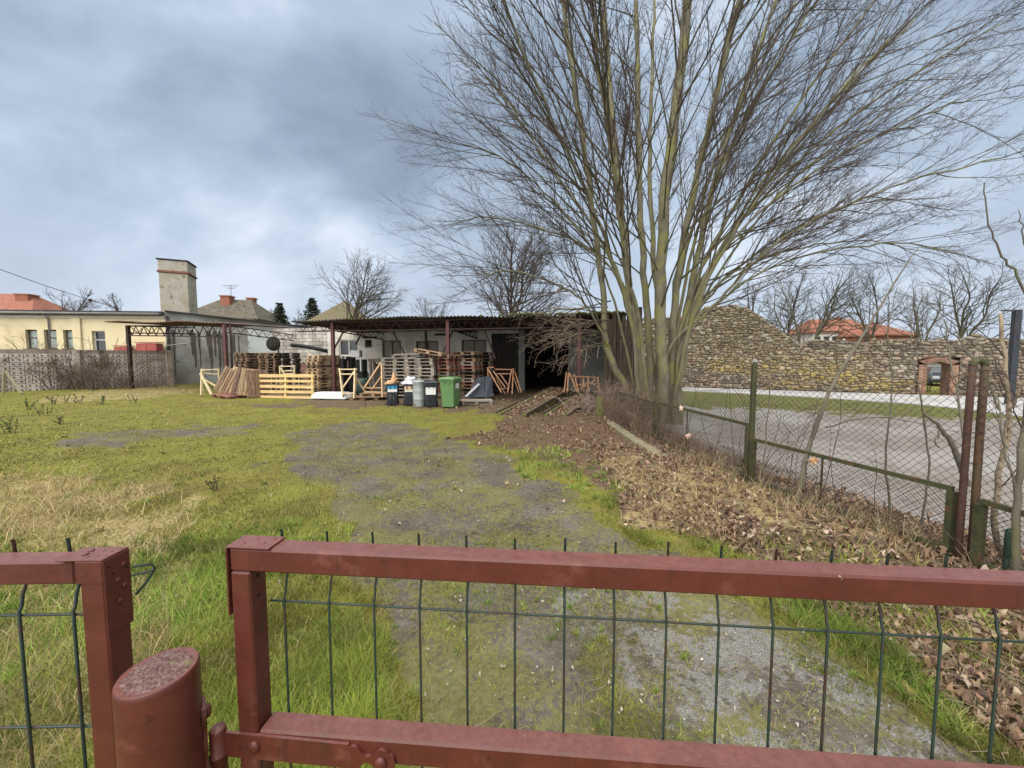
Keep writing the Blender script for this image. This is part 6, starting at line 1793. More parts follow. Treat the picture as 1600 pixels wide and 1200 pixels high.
for sx in (-1, 1):
    mb = MB(); mb.box(cb(sx * .62, -2.10, .72), (.34, .10, .16), Rc, bev=.03); mb.build('headlight', mat('headlight_glass', [(.55, .57, .6)], rough=.15), car)
    for y in (-1.35, 1.35):
        mb = MB(); mb.lathe(cb(sx * .80, y, .32), [(.16, -.1), (.31, -.1), (.32, 0), (.31, .1), (.16, .1)], 18, M=Rc @ Matrix.Rotation(math.pi / 2, 3, 'Y')); wv = mb.build('wheel', M_RUBBER, car)
        mb = MB(); mb.lathe(cb(sx * .80, y, .32), [(.001, -.11), (.17, -.105), (.17, .105), (.001, .11)], 14, M=Rc @ Matrix.Rotation(math.pi / 2, 3, 'Y')); mb.build('rim', M_ZINC, wv)
mb = MB(); mb.box(cb(0, -2.13, .62), (.7, .06, .16), Rc, bev=.02); mb.build('grille', M_RUBBER, car)
mb = MB(); mb.box(cb(0, -2.17, .44), (.52, .02, .11), Rc); mb.build('number_plate', M_LWHITE, car)
p = wp(sDm, 0, GW) + vdir * 30; house('grey building with reddish roof behind the parked car, seen through the doorway', tuple(p), math.atan2(vdir.y, vdir.x) - math.pi / 2, 16, 8, 1.9, 1.5, 5, M_TILE, mat('grey_plaster', [(.30, .30, .30), (.38, .38, .38)], rough=.9), (), 6)
# ------------------------------------------------------------------ bare trees
def barkm(name, cols, moss, mth=.5, scale=5, vs=.35):
    return mat(name, cols, scale=scale, stretch=(1, 1, vs), rough=.92, bump=.35, bscale=26, spots=[(moss, 2.2, mth, .16), ((.20, .19, .16), 9, .66, .05)])
M_BARK = barkm('mossy_smooth_bark', [(.085, .076, .052), (.145, .133, .088), (.20, .188, .13)], (.175, .17, .060), .47)
M_LIMB = mat('greenish_branch_bark', [(.045, .036, .024), (.072, .060, .036), (.10, .090, .048)], scale=3, rough=.9)
M_TWIG = mat('dark_twig_bark', [(.045, .030, .025), (.070, .048, .039)], scale=2, rough=.9)
M_TWIGP = mat('pale_dead_twig', [(.16, .12, .085), (.25, .195, .145)], scale=2, rough=.9)
M_FARBARK = mat('far_bark', [(.060, .055, .045), (.10, .09, .07)], scale=1, rough=.95)
class Tree:
    def __init__(s, seed):
        s.rng = np.random.default_rng(seed); s.cls = {'trunk': Paths(), 'limbs': Paths(), 'twigs': Paths(), 'buds': None}
    def rotd(s, d, ang, az):
        d = d / np.linalg.norm(d)
        ref = np.array([0, 0, 1.0]) if abs(d[2]) < .9 else np.array([1.0, 0, 0])
        x = np.cross(d, ref); x /= np.linalg.norm(x); y = np.cross(d, x)
        return d * math.cos(ang) + (x * math.cos(az) + y * math.sin(az)) * math.sin(ang)
    def grow(s, p, d, L, r, lvl, cfg, rfn=None):
        """a branch with its side branches; cfg[lvl] = (segments, wiggle, tropism, n_children, angle, length ratio, sides, class)"""
        c = cfg[lvl]; rng = s.rng
        K = c['seg'] + 1
        pts = np.empty((K, 3)); pts[0] = p; d = d / np.linalg.norm(d)
        ds = [d]
        for i in range(1, K):
            d = d + rng.normal(0, c['wig'], 3); d[2] += c['trop']; d /= np.linalg.norm(d)
            pts[i] = pts[i - 1] + d * (L / c['seg']); ds.append(d)
        rad = r * (1 - (np.arange(K) / (K - 1)) * (1 - c.get('tip', .35)))
        s.cls[c['cls']].add(pts, rad, c['sides'])
        s.children(pts, rad, L, lvl, cfg)
    def children(s, pts, rad, L, lvl, cfg, t0=None, n=None, axis=None):
        if lvl + 1 >= len(cfg): return
        c = cfg[lvl]; cc = cfg[lvl + 1]; rng = s.rng
        n = n or c['n']; K = len(pts)
        n = max(1, int(round(n * rng.uniform(.8, 1.2))))
        az = rng.uniform(0, 6.28)
        t0 = c.get('t0', .25) if t0 is None else t0
        for k in range(n):
            t = t0 + (1 - t0) * ((k + rng.uniform(.1, .9)) / n) ** .82 * .98
            f = t * (K - 1); i = min(int(f), K - 2); f -= i
            p = pts[i] * (1 - f) + pts[i + 1] * f
            d = pts[i + 1] - pts[i]
            r = rad[i] * (1 - f) + rad[i + 1] * f
            az += 2.4 + rng.normal(0, .5)
            ang = c['ang'] * rng.uniform(.7, 1.3)
            nd = s.rotd(d, ang, az)
            if axis is not None:
                o = p - axis; o[2] = 0
                ln = np.linalg.norm(o)
                if ln > 1e-3:
                    o /= ln; nd = nd + o * c.get('out', 0.0)
                    if np.dot(nd[:2], o[:2]) < -.25 * np.linalg.norm(nd): nd[:2] += o[:2] * .5
            Lc = c['len'] * (1 - .50 * t) * rng.uniform(.65, 1.25) if c.get('abs') else L * c['ratio'] * (1 - .5 * t) * rng.uniform(.6, 1.2)
            s.grow(p, nd, Lc, min(r * c.get('rr', .5), cc['r'] * rng.uniform(.7, 1.3)), lvl + 1, cfg)
    def finish(s, t, mats):
        for k, nm in (('trunk', 'trunk'), ('limbs', 'limbs'), ('twigs', 'crown')):
            if s.cls[k].g: s.cls[k].build(nm, mats[k], t)

# ---- the big multi stemmed tree
KT = 1.40
BT = np.array(at(1030, 600, 8.75 * KT)); BT[2] = float(gz(BT[0], BT[1]))
tree = thing('bare_tree', 'big bare tree with many mossy stems fanning out from one foot behind the fence', 'tree', tuple(BT))
T_ = Tree(11)
cfg = [dict(n=13, ang=.46, len=4.7, abs=True, t0=.16, rr=.55, out=.34, cls='trunk', seg=1, wig=0, trop=0, sides=10),
       dict(seg=9, wig=.052, trop=.012, n=14, ang=.52, ratio=.30, sides=5, cls='limbs', r=.027, tip=.26, t0=.30, rr=.6),
       dict(seg=6, wig=.07, trop=.020, n=6, ang=.55, ratio=.42, sides=4, cls='twigs', r=.0112, tip=.4, t0=.15, rr=.7),
       dict(seg=4, wig=.12, trop=.045, n=3, ang=.65, ratio=.42, sides=3, cls='twigs', r=.0078, tip=.6, t0=.3, rr=.8),
       dict(seg=3, wig=.2, trop=.08, n=0, ang=.6, ratio=.4, sides=3, cls='twigs', r=.0052, tip=.7)]
stems = [  # (pixel x, pixel y, distance) along each stem, base radius, tip radius, side branches
 ([(985, 640, 8.9), (978, 605, 8.9), (958, 568, 8.8), (945, 530, 8.7), (941, 450, 8.6), (923, 312, 8.3), (899, 150, 8.0), (880, 0, 7.7), (868, -120, 7.6)], .105, .030, 13),
 ([(1003, 650, 8.8), (998, 560, 8.8), (985, 468, 8.8), (972, 336, 9.0), (957, 180, 9.3), (944, 20, 9.6), (938, -110, 9.8)], .125, .035, 13),
 ([(1035, 660, 8.65), (1034, 560, 8.6), (1032, 468, 8.55), (1037, 336, 8.4), (1053, 190, 8.3), (1073, 20, 8.2), (1090, -140, 8.1)], .165, .075, 13),
 ([(1018, 650, 8.9), (1014, 520, 9.0), (1004, 400, 9.1), (998, 250, 9.4), (995, 80, 9.8), (990, -120, 10.2)], .11, .04, 12),
 ([(1050, 650, 8.8), (1052, 530, 8.8), (1060, 420, 8.7), (1084, 300, 8.5), (1112, 180, 8.2), (1150, 20, 7.8), (1178, -100, 7.5)], .115, .03, 12),
 ([(1060, 650, 8.9), (1066, 530, 9.0), (1086, 420, 9.1), (1108, 320, 9.3), (1142, 200, 9.6), (1195, 50, 10.0), (1240, -80, 10.3)], .105, .03, 12),
 ([(1048, 640, 8.8), (1062, 520, 8.9), (1096, 420, 9.1), (1150, 320, 9.4), (1222, 200, 9.8), (1330, 50, 10.2), (1400, -40, 10.5)], .085, .022, 12),
 ([(1042, 630, 8.7), (1048, 540, 8.6), (1102, 492, 8.4), (1160, 430, 8.2), (1225, 372, 8.1), (1320, 322, 8.0), (1440, 278, 7.9), (1560, 248, 7.8)], .060, .012, 11),
 ([(1055, 640, 8.9), (1072, 500, 9.2), (1120, 400, 9.5), (1200, 300, 9.9), (1320, 190, 10.3), (1470, 90, 10.7), (1560, 40, 10.9)], .070, .014, 12),
 ([(1003, 640, 8.7), (985, 500, 8.5), (955, 400, 8.2), (915, 300, 7.8), (860, 180, 7.4), (812, 70, 7.0), (785, 0, 6.8)], .075, .016, 12),
 ([(1000, 620, 8.9), (990, 490, 9.1), (955, 420, 9.3), (905, 380, 9.6), (830, 352, 10.0), (765, 340, 10.4), (715, 345, 10.7)], .048, .010, 10),
 ([(1005, 630, 9.0), (980, 480, 9.4), (930, 360, 9.8), (860, 260, 10.2), (800, 170, 10.6), (760, 120, 10.9)], .068, .014, 12),
 ([(1030, 640, 9.1), (1028, 500, 9.6), (1020, 380, 10.2), (1015, 240, 10.9), (1020, 90, 11.6), (1025, -60, 12.2)], .10, .03, 11),
 ([(1040, 640, 9.0), (1052, 480, 9.5), (1085, 350, 10.2), (1130, 220, 10.9), (1200, 80, 11.6), (1260, -30, 12.1)], .08, .02, 12),
 ([(1012, 640, 8.6), (1000, 520, 8.2), (975, 400, 7.6), (960, 280, 7.0), (940, 140, 6.4), (925, 0, 6.0)], .075, .02, 11),
 ([(1050, 640, 8.7), (1075, 520, 8.3), (1120, 410, 7.8), (1190, 300, 7.2), (1290, 170, 6.6), (1390, 60, 6.2)], .065, .014, 11),
 ([(1050, 640, 8.9), (1080, 500, 9.0), (1150, 425, 9.2), (1240, 390, 9.4), (1340, 376, 9.6), (1440, 392, 9.8)], .042, .009, 9),
 ([(955, 552, 8.75), (930, 500, 8.4), (900, 460, 8.1), (860, 440, 7.8), (800, 425, 7.6), (745, 430, 7.4)], .034, .008, 9),
 ([(1055, 640, 8.85), (1070, 560, 8.9), (1085, 480, 9.0), (1130, 380, 9.0), (1210, 260, 9.0), (1330, 130, 9.0), (1430, 30, 9.0)], .07, .015, 12),
 ([(1052, 640, 8.7), (1068, 520, 8.6), (1110, 420, 8.4), (1190, 330, 8.2), (1300, 250, 8.0), (1420, 190, 7.8), (1530, 150, 7.7)], .055, .011, 12),
 ([(1052, 640, 9.0), (1076, 520, 9.2), (1140, 400, 9.6), (1240, 280, 10.0), (1360, 190, 10.4), (1500, 110, 10.8)], .055, .012, 11),
 ([(1048, 640, 8.9), (1066, 470, 8.9), (1100, 330, 8.9), (1160, 190, 8.9), (1250, 40, 8.9), (1300, -40, 8.9)], .065, .018, 12),
 ([(1050, 640, 8.8), (1062, 540, 8.7), (1110, 480, 8.5), (1190, 425, 8.3), (1290, 392, 8.1), (1400, 380, 8.0), (1490, 395, 7.9)], .046, .010, 12),
 ([(1050, 640, 9.0), (1068, 530, 9.1), (1130, 440, 9.3), (1220, 370, 9.6), (1330, 320, 9.9), (1450, 310, 10.2)], .050, .010, 12),
 ([(990, 600, 9.0), (960, 470, 9.0), (920, 380, 8.8), (850, 300, 8.6), (780, 245, 8.4), (735, 228, 8.3)], .045, .010, 10),
]
for pts, r0, r1, nb in stems:
    P_ = catmull([np.array(at(p[0], p[1], p[2] * KT)) for p in pts], 5)
    
    if pts[0][1] > 600: P_[0][2] = float(gz(P_[0][0], P_[0][1])) - .1
    K = len(P_); tt = np.arange(K) / (K - 1)
    r0 *= KT * (.84 if pts[0][0] < 990 else .80 if r0 > .095 else .62); r1 *= KT; rad = r1 + (r0 - r1) * (1 - tt) ** .8
    rad[:3] *= np.array([1.3, 1.14, 1.05]) if pts[0][1] > 600 else 1.0
    P_[1:-1] += T_.rng.normal(0, .022, (K - 2, 3))
    T_.cls['trunk'].add(P_, rad, 10)
    L_ = float(np.sum(np.linalg.norm(np.diff(P_, axis=0), axis=1)))
    cfg[0]['len'] = 4.7 * KT * min(1.08, .42 + .75 * r0 / (.068 * KT))
    T_.children(P_, rad, L_, 0, cfg, t0=.27, n=nb + 8, axis=BT.copy())
    # the stem tip ends in twigs too
    T_.grow(P_[-1], P_[-1] - P_[-3], .8 * KT, max(r1, .008), 1, cfg)
# drooping tangle low on the left, in front of the shed roof
cfgd = [None, dict(seg=8, wig=.10, trop=-.05, n=10, ang=.6, ratio=.42, sides=5, cls='limbs', r=.022, tip=.25, t0=.1, rr=.6),
        dict(seg=6, wig=.13, trop=-.02, n=6, ang=.6, ratio=.45, sides=4, cls='dead', r=.0105, tip=.4, t0=.15, rr=.7),
        dict(seg=5, wig=.2, trop=.03, n=2, ang=.7, ratio=.4, sides=3, cls='dead', r=.0075, tip=.6, t0=.3, rr=.8),
        dict(seg=3, wig=.25, trop=.05, n=0, ang=.6, ratio=.4, sides=3, cls='dead', r=.006, tip=.8)]
T_.cls['dead'] = Paths()
for (px, py, dd, dx, dy, dz, L_) in ((952, 500, 8.6, -1, -.3, .12, 1.7), (946, 520, 8.6, -1, .5, .0, 1.9), (950, 480, 8.7, -1, .1, .25, 2.1), (948, 540, 8.5, -1, -.6, .05, 1.3), (955, 470, 8.7, -1, .7, .1, 2.0), (942, 470, 8.5, -.9, -.5, .2, 1.7), (946, 535, 8.6, -1, .2, -.10, 1.5), (944, 500, 8.5, -1, 0, .1, 1.5), (950, 505, 8.7, -1, .4, .05, 2.0), (950, 515, 8.6, -1, -.2, .02, 1.9), (948, 490, 8.6, -1, .2, .1, 2.2), (952, 525, 8.8, -.8, .8, .0, 1.6)):
    T_.grow(np.array(at(px, py, dd * KT)), np.array([dx, dy, dz]), L_ * KT, .022, 1, cfgd)
T_.finish(tree, {'trunk': M_BARK, 'limbs': M_LIMB, 'twigs': M_TWIG})
T_.cls['dead'].build('drooping_twigs', M_TWIGP, tree)
# ---- bramble and dead stems at the foot
def tangle(label, name, cx, cy, rx, ry, h, n, seed, m, cat, r=.005, arch=True):
    rng = np.random.default_rng(seed); P = Paths()
    for k in range(n):
        x = cx + rng.normal(0, rx); y = cy + rng.normal(0, ry); z = float(gz(x, y))
        az = rng.uniform(0, 6.28); L_ = h * rng.uniform(.6, 1.8)
        d = np.array([math.cos(az) * .5, math.sin(az) * .5, 1.0]); d /= np.linalg.norm(d)
        K = 9; pts = [np.array([x, y, z - .03])]
        for i in range(K - 1):
            d = d + rng.normal(0, .14, 3); d[2] -= .24 if arch else .02; d /= np.linalg.norm(d)
            q = pts[-1] + d * L_ / (K - 1)
            q[2] = max(q[2], float(gz(q[0], q[1])) + .02)
            pts.append(q)
        rr_ = r * rng.uniform(.6, 1.4)
        P.add(np.array(pts), rr_ * np.linspace(1.2, .5, K), 4)
        for j in range(3):
            i = rng.integers(2, K - 1); dd = rng.normal(0, 1, 3); dd[2] = abs(dd[2]); dd /= np.linalg.norm(dd)
            q = [pts[i]]
            for _ in range(3): dd = dd + rng.normal(0, .25, 3); dd /= np.linalg.norm(dd); q.append(q[-1] + dd * h * .12)
            P.add(np.array(q), np.full(4, rr_ * .6), 3)
    z0 = float(gz(cx, cy)); o = P.build(name, m, None, (cx, cy, z0)); tag(o, label, cat); return o
M_BRAM = mat('bramble_cane', [(.13, .085, .07), (.21, .155, .13)], scale=2, rough=.85)
M_BRAMP = mat('pale_bramble_cane', [(.22, .16, .13), (.34, .27, .22)], scale=2, rough=.85)
b_ = at(940, 600, 12.3); tangle('tangle of arching pale bramble canes left of the big tree, over the ramp beam', 'bramble_bush', b_.x, 12.3, .34, .4, .95, 80, 3, M_BRAMP, 'bush', .0105)
tangle('dense dead brown stems along the fence at the foot of the big tree', 'dead_shrub', 2.85, 9.6, .14, 1.1, .78, 300, 4, mat('dead_stem', [(.10, .07, .048), (.18, .13, .09)], scale=2, rough=.9), 'dead shrub', .0048, False)
tangle('thin upright dead stems around the stems of the big tree', 'dead_shrub', 4.35, 12.0, .5, .4, 1.2, 90, 5, M_BRAM, 'dead shrub', .004, False)
tangle('dead vine tangle hanging over the block wall on the left side', 'dead_vine', float(BW1.x + (BW0 - BW1).x * .38), float(BW1.y + (BW0 - BW1).y * .38 - .5), 2.0, .35, 1.9, 170, 6, mat('dead_vine_stem', [(.085, .06, .045), (.15, .11, .085)], scale=2, rough=.9), 'vine', .014, False)
tangle('dead brown shrub by the foot of the canopy post', 'dead_shrub', float(BW0.x - .9), float(BW0.y - 1.6), 1.4, .5, .8, 90, 7, M_BRAM, 'dead shrub', .012, False)
# ---- saplings growing through the fence
def sapling(label, stems, mats, seed, twig=True, scale=1.0, nn=5):
    T2 = Tree(seed); p0 = np.array(at(*stems[0][0][0])); g0 = float(gz(p0[0], p0[1]))
    t = thing('sapling', label, 'sapling', (p0[0], p0[1], g0))
    cf = [dict(n=nn, ang=.55, len=1.1 * scale, abs=True, t0=.3, rr=.5, cls='trunk', seg=1, wig=0, trop=0, sides=8),
          dict(seg=7, wig=.09, trop=.02, n=4, ang=.6, ratio=.45, sides=4, cls='twigs', r=.007, tip=.3, t0=.2, rr=.6),
          dict(seg=5, wig=.14, trop=.02, n=2, ang=.6, ratio=.45, sides=3, cls='twigs', r=.0035, tip=.5),
          dict(seg=3, wig=.16, trop=.02, n=0, ang=.6, ratio=.45, sides=3, cls='twigs', r=.0024, tip=.6)]
    for pts, r0, r1 in stems:
        P_ = catmull([np.array(at(*p)) for p in pts], 5)
        K = len(P_); rad = np.linspace(r0, r1, K)
        P_[1:] += T2.rng.normal(0, .006, (K - 1, 3))
        T2.cls['trunk'].add(P_, rad, 8)
        if twig:
            L_ = float(np.sum(np.linalg.norm(np.diff(P_, axis=0), axis=1))); T2.children(P_, rad, L_, 0, cf)
    T2.finish(t, mats)
    return t
M_SAP = barkm('grey_green_sapling_bark', [(.09, .08, .06), (.15, .135, .10)], (.13, .135, .05), .55)
ms = {'trunk': M_SAP, 'limbs': M_LIMB, 'twigs': M_TWIG}
sapling('slender bare sapling slanting up to the right through the low fence panel', [([(1246, 790, 4.35), (1262, 710, 4.4), (1295, 615, 4.5), (1335, 545, 4.6), (1375, 480, 4.7), (1405, 430, 4.8), (1436, 385, 4.9)], .026, .005), ([(1290, 668, 4.45), (1340, 655, 4.5), (1400, 650, 4.6), (1430, 640, 4.7)], .010, .003)], ms, 31, nn=5)
sapling('thick broken dark stub branch leaning through the netting by the double pipe post', [([(1512, 760, 3.45), (1490, 700, 3.5), (1468, 668, 3.55), (1446, 648, 3.6)], .026, .012), ([(1470, 670, 3.55), (1462, 690, 3.5), (1466, 700, 3.5)], .008, .004)], ms, 32, twig=False)
sapling('pale barked sapling just right of the double pipe post', [([(1590, 905, 3.0), (1552, 830, 3.0), (1562, 740, 3.02), (1578, 640, 3.05), (1570, 560, 3.1), (1564, 490, 3.15)], .022, .011), ([(1564, 700, 3.02), (1580, 640, 3.0), (1600, 600, 2.95), (1640, 520, 2.9)], .010, .005)], {'trunk': mat('peeling_pale_bark', [(.20, .15, .10), (.32, .26, .18), (.14, .10, .07)], scale=6, rough=.9, bump=.4), 'limbs': M_LIMB, 'twigs': M_TWIG}, 33, nn=4, scale=.6)
sapling('grey sapling at the very right edge behind the low fence panel', [([(1586, 905, 2.75), (1590, 780, 2.75), (1598, 680, 2.8), (1618, 560, 2.9), (1660, 420, 3.0)], .024, .012), ([(1592, 770, 2.75), (1570, 700, 2.8), (1560, 620, 2.9)], .008, .004)], ms, 34, nn=5, scale=.7)
sapling('thin long dark branch arching down from the upper right edge', [([(1660, 640, 3.3), (1625, 560, 3.3), (1595, 445, 3.3), (1566, 400, 3.3), (1546, 350, 3.3), (1536, 285, 3.3)], .012, .004), ([(1640, 560, 3.2), (1612, 430, 3.2), (1598, 370, 3.2), (1594, 330, 3.2)], .009, .003)], ms, 35, twig=False)
sapling('thin sapling before the brick doorway, behind the netting', [([(1512, 760, 3.9), (1506, 690, 4.0), (1497, 620, 4.2), (1486, 560, 4.4), (1478, 500, 4.5)], .014, .006), ([(1562, 640, 4.0), (1540, 590, 4.1), (1512, 550, 4.2), (1490, 510, 4.3)], .012, .005)], ms, 36, nn=4, scale=.6)
sapling('tall thin whip sapling standing just left of the slanting sapling', [([(1192, 770, 4.7), (1196, 680, 4.7), (1204, 590, 4.8), (1199, 500, 4.9)], .010, .003)], ms, 37, nn=5, scale=.5)
sapling('tall thin whip sapling midway between the slanting sapling and the double pipe post', [([(1390, 800, 3.9), (1384, 700, 4.0), (1394, 600, 4.1), (1388, 520, 4.2), (1402, 450, 4.3)], .011, .003)], ms, 38, nn=6, scale=.6)
sapling('thin crooked sapling leaning left beside the broken stub branch', [([(1440, 820, 3.7), (1452, 720, 3.8), (1438, 620, 3.9), (1424, 540, 4.0), (1428, 470, 4.1)], .010, .003)], ms, 39, nn=6, scale=.6)
rng_ = np.random.default_rng(9)
P = Paths()
for k in range(26):
    y = rng_.uniform(2.6, 7.5); x = float(fence_x(y)) + rng_.normal(.05, .22); z = float(gz(x, y)); h = rng_.uniform(.5, 1.6) * (1.0 if k % 3 else 1.5)
    d = np.array([rng_.normal(0, .15), rng_.normal(0, .15), 1.0]); pts = [np.array([x, y, z - .03])]
    for i in range(9): d = d + rng_.normal(0, .09, 3); d /= np.linalg.norm(d); pts.append(pts[-1] + d * h / 9)
    P.add(np.array(pts), np.linspace(.005, .0018, 10), 4)
    for j in range(4):
        i = int(rng_.integers(3, 9)); dd = d + rng_.normal(0, .6, 3); dd /= np.linalg.norm(dd); q = [pts[i]]
        for _ in range(4): dd = dd + rng_.normal(0, .15, 3); dd /= np.linalg.norm(dd); q.append(q[-1] + dd * h * .07)
        P.add(np.array(q), np.full(5, .0017), 3)
o = P.build('dead_shrub', M_TWIG, None, (3.4, 5.0, 0)); tag(o, 'thin bare shoots growing up through the low fence panels', 'dead shrub')
# ---- background trees
def bg_tree(label, px, pyb, pyt, dist, spread, seed, n1=11, m=M_FARBARK, stems_n=1, mt=None, rmin=.016, dens=1.0):
    b = np.array(at(px, pyb, dist)); top = at(px, pyt, dist).z
    g = float(gz(b[0], b[1])); b[2] = g
    H = top - g
    t = thing('bare_tree', label, 'tree', tuple(b)); T2 = Tree(seed)
    cf = [dict(n=int(n1 * 1.5), ang=.80, len=spread * 1.25, abs=True, t0=.28, rr=.6, cls='trunk', seg=1, wig=0, trop=0, sides=7, out=.35),
          dict(seg=6, wig=.12, trop=.035, n=int(9 * dens), ang=.62, ratio=.52, sides=4, cls='limbs', r=H * .010, tip=.3, t0=.2, rr=.6),
          dict(seg=5, wig=.16, trop=.03, n=int(7 * dens), ang=.6, ratio=.5, sides=3, cls='twigs', r=max(rmin * 1.15, H * .002), tip=.5, t0=.15, rr=.7),
          dict(seg=4, wig=.2, trop=.03, n=2, ang=.6, ratio=.5, sides=3, cls='twigs', r=rmin * .85, tip=.6),
          dict(seg=3, wig=.2, trop=.03, n=0, ang=.6, ratio=.5, sides=3, cls='twigs', r=rmin * .75, tip=.6)]
    n1 = int(n1 * 1.5)
    for k in range(stems_n):
        a = T2.rng.uniform(0, 6.28); pts = []
        ln = (.10 if stems_n == 1 else .22) * H
        for i in range(7):
            u = i / 6; pts.append(b + np.array([math.cos(a) * ln * u ** 1.5, math.sin(a) * ln * u ** 1.5, H * .86 * u]) + T2.rng.normal(0, .012 * H, 3) * (i > 0))
        P_ = catmull(pts, 3); K = len(P_); rad = np.linspace(H * .022 / stems_n ** .4, H * .004, K)
        T2.cls['trunk'].add(P_, rad, 7)
        T2.children(P_, rad, H, 0, cf, axis=b.copy())
        T2.grow(P_[-1], P_[-1] - P_[-2], spread * .4, H * .004, 1, cf)
    mt = mt or M_FARBARK
    T2.finish(t, {'trunk': m, 'limbs': m, 'twigs': mt})
M_FARG = mat('far_mossy_bark', [(.075, .072, .05), (.12, .115, .08)], scale=1, rough=.95)
M_FART = mat('far_twig', [(.060, .050, .042), (.09, .075, .062)], scale=1, rough=.95)
bg_tree('round crowned bare tree behind the pyramid roof and the shed', 541, 505, 414, 46, 6.2, 41, 13, M_FARG, 2, M_FART, .018, 1.0)
bg_tree('tall twiggy bare tree behind the shed roof, left of the big tree', 792, 500, 368, 30, 5.0, 42, 13, M_FART, 3, M_FART, .012, 1.1)
bg_tree('small bare tree between the red roof and the tower', 214, 490, 455, 60, 2.6, 43, 9, M_FART, 2, M_FART, .018)
bg_tree('thin bare tree before the bright red roof at far left', 88, 490, 445, 48, 3.3, 44, 9, M_FART, 3, M_FART, .014)
bg_tree('low twiggy bare tree left of the small dark conifer', 405, 500, 474, 60, 2.4, 45, 9, M_FART, 3, M_FART, .017)
bg_tree('low twiggy bare tree between the small dark conifer and the brown pyramid roof', 455, 500, 480, 62, 2.0, 46, 8, M_FART, 3, M_FART, .017)
bg_tree('low bare scrub tree just over the middle of the shed roof', 670, 500, 470, 52, 3.2, 47, 9, M_FART, 4, M_FART, .015)
bg_tree('dark branched bare tree left of the long white house, above the stone wall', 1262, 528, 425, 44, 5.0, 48, 11, M_FARG, 3, M_FART, .016, .8)
bg_tree('wide bare tree with crooked limbs in front of the long white house', 1370, 528, 428, 40, 5.4, 49, 10, M_FARG, 2, M_FART, .015, .8)
bg_tree('bare tree with upright crooked limbs above the doorway', 1500, 530, 418, 40, 4.8, 50, 11, M_FARG, 3, M_FART, .015, .8)
bg_tree('bare tree at the right edge above the stone wall, right of the lamp column', 1630, 530, 420, 40, 4.8, 51, 10, M_FARG, 2, M_FART, .015, .8)
bg_tree('bare tree behind the sloping end of the stone wall', 1185, 520, 440, 46, 3.6, 52, 11, M_FART, 2, M_FART, .017)
bg_tree('hazy bare tree between the two bare trees left of the doorway', 1440, 528, 440, 52, 5.0, 53, 10, M_FARG, 3, M_FART, .019, .8)
bg_tree('hazy bare tree just right of the sloping end of the stone wall', 1225, 525, 432, 54, 5.0, 54, 10, M_FARG, 3, M_FART, .019, .8)
# conifers and the dark evergreen
M_NEEDLE = mat('dark_needles', [(.035, .045, .032), (.06, .07, .048), (.085, .09, .065)], scale=1.5, rough=.95)
def conifer(label, px, pyt, dist, w_, seed):
    p = at(px, pyt, dist); H = p.z; t = thing('conifer', label, 'tree', (p.x, p.y, 0)); rng = np.random.default_rng(seed)
    mb = MB(); mb.tube([(p.x, p.y, 0), (p.x, p.y, H)], [H * .02, .02], 7); mb.build('trunk', M_FARBARK, t)
    V = []; Tn = []; z = H * .3
    while z < H:
        f = (H - z) / (H * .7); r_ = w_ * f ** .8 + .10
        for k in range(int(10 + 9 * f)):
            a = rng.uniform(0, 6.28); rl = r_ * rng.uniform(.6, 1.12); up = .10 * rl
            for j in range(10):
                u = .1 + .9 * j / 9; x = p.x + math.cos(a) * rl * u; y = p.y + math.sin(a) * rl * u; zz = z + up * u - .42 * rl * u * u
                s_ = (.20 * (1 - .55 * u) + .05); o = len(V)
                for q in range(3): V.append((x + rng.normal(0, s_), y + rng.normal(0, s_), zz + rng.normal(-.05, s_ * .5)))
                Tn.append((o, o + 1, o + 2))
        z += .20 + .16 * f
    V = np.array(V) - np.array([p.x, p.y, 0]); link('crown', np_mesh('crown', V, None, Tn), M_NEEDLE, t)
conifer('small dark conifer over the left end of the shed roof', 437, 474, 58, 3.4, 1)
conifer('taller conifer half hidden behind the brown pyramid roof', 487, 466, 56, 4.0, 2)
# ------------------------------------------------------------------ ground cover: grass, straw, fallen leaves
rng = np.random.default_rng(2024)
def veg(name, rough=.75):
    m = bpy.data.materials.new(name); m.use_nodes = True; t = m.node_tree; N = t.nodes; L_ = t.links; b = N['Principled BSDF']
    a = N.new('ShaderNodeAttribute'); a.attribute_name = 'Col'; L_.new(a.outputs['Color'], b.inputs['Base Color'])
    b.inputs['Roughness'].default_value = rough; b.inputs['Specular IOR Level'].default_value = .2
    tr = N.new('ShaderNodeBsdfTranslucent'); L_.new(a.outputs['Color'], tr.inputs[0])
    mx = N.new('ShaderNodeMixShader'); mx.inputs[0].default_value = .25
    L_.new(b.outputs[0], mx.inputs[1]); L_.new(tr.outputs[0], mx.inputs[2]); L_.new(mx.outputs[0], N['Material Output'].inputs[0])
    return m
M_GRASS = veg('grass_blade'); M_STRAW = veg('dry_straw'); M_LEAF = veg('fallen_leaf')
def sample_ground(n, x0, x1, y0, y1, pw=0.0, dmax=24):
    """points on the ground, denser near the gate in step with distance"""
    px = rng.uniform(x0, x1, n); py = y0 + (y1 - y0) * rng.uniform(0, 1, n) ** (1 + pw)
    u = (px - 800) / F; v = (600 - py) / F
    dz = -SP + v * CP; dy = CP + v * SP
    t = -CAMH / dz
    X = u * t; Y = dy * t
    k = (dz < -.01) & (Y < dmax)
    return X[k], Y[k]
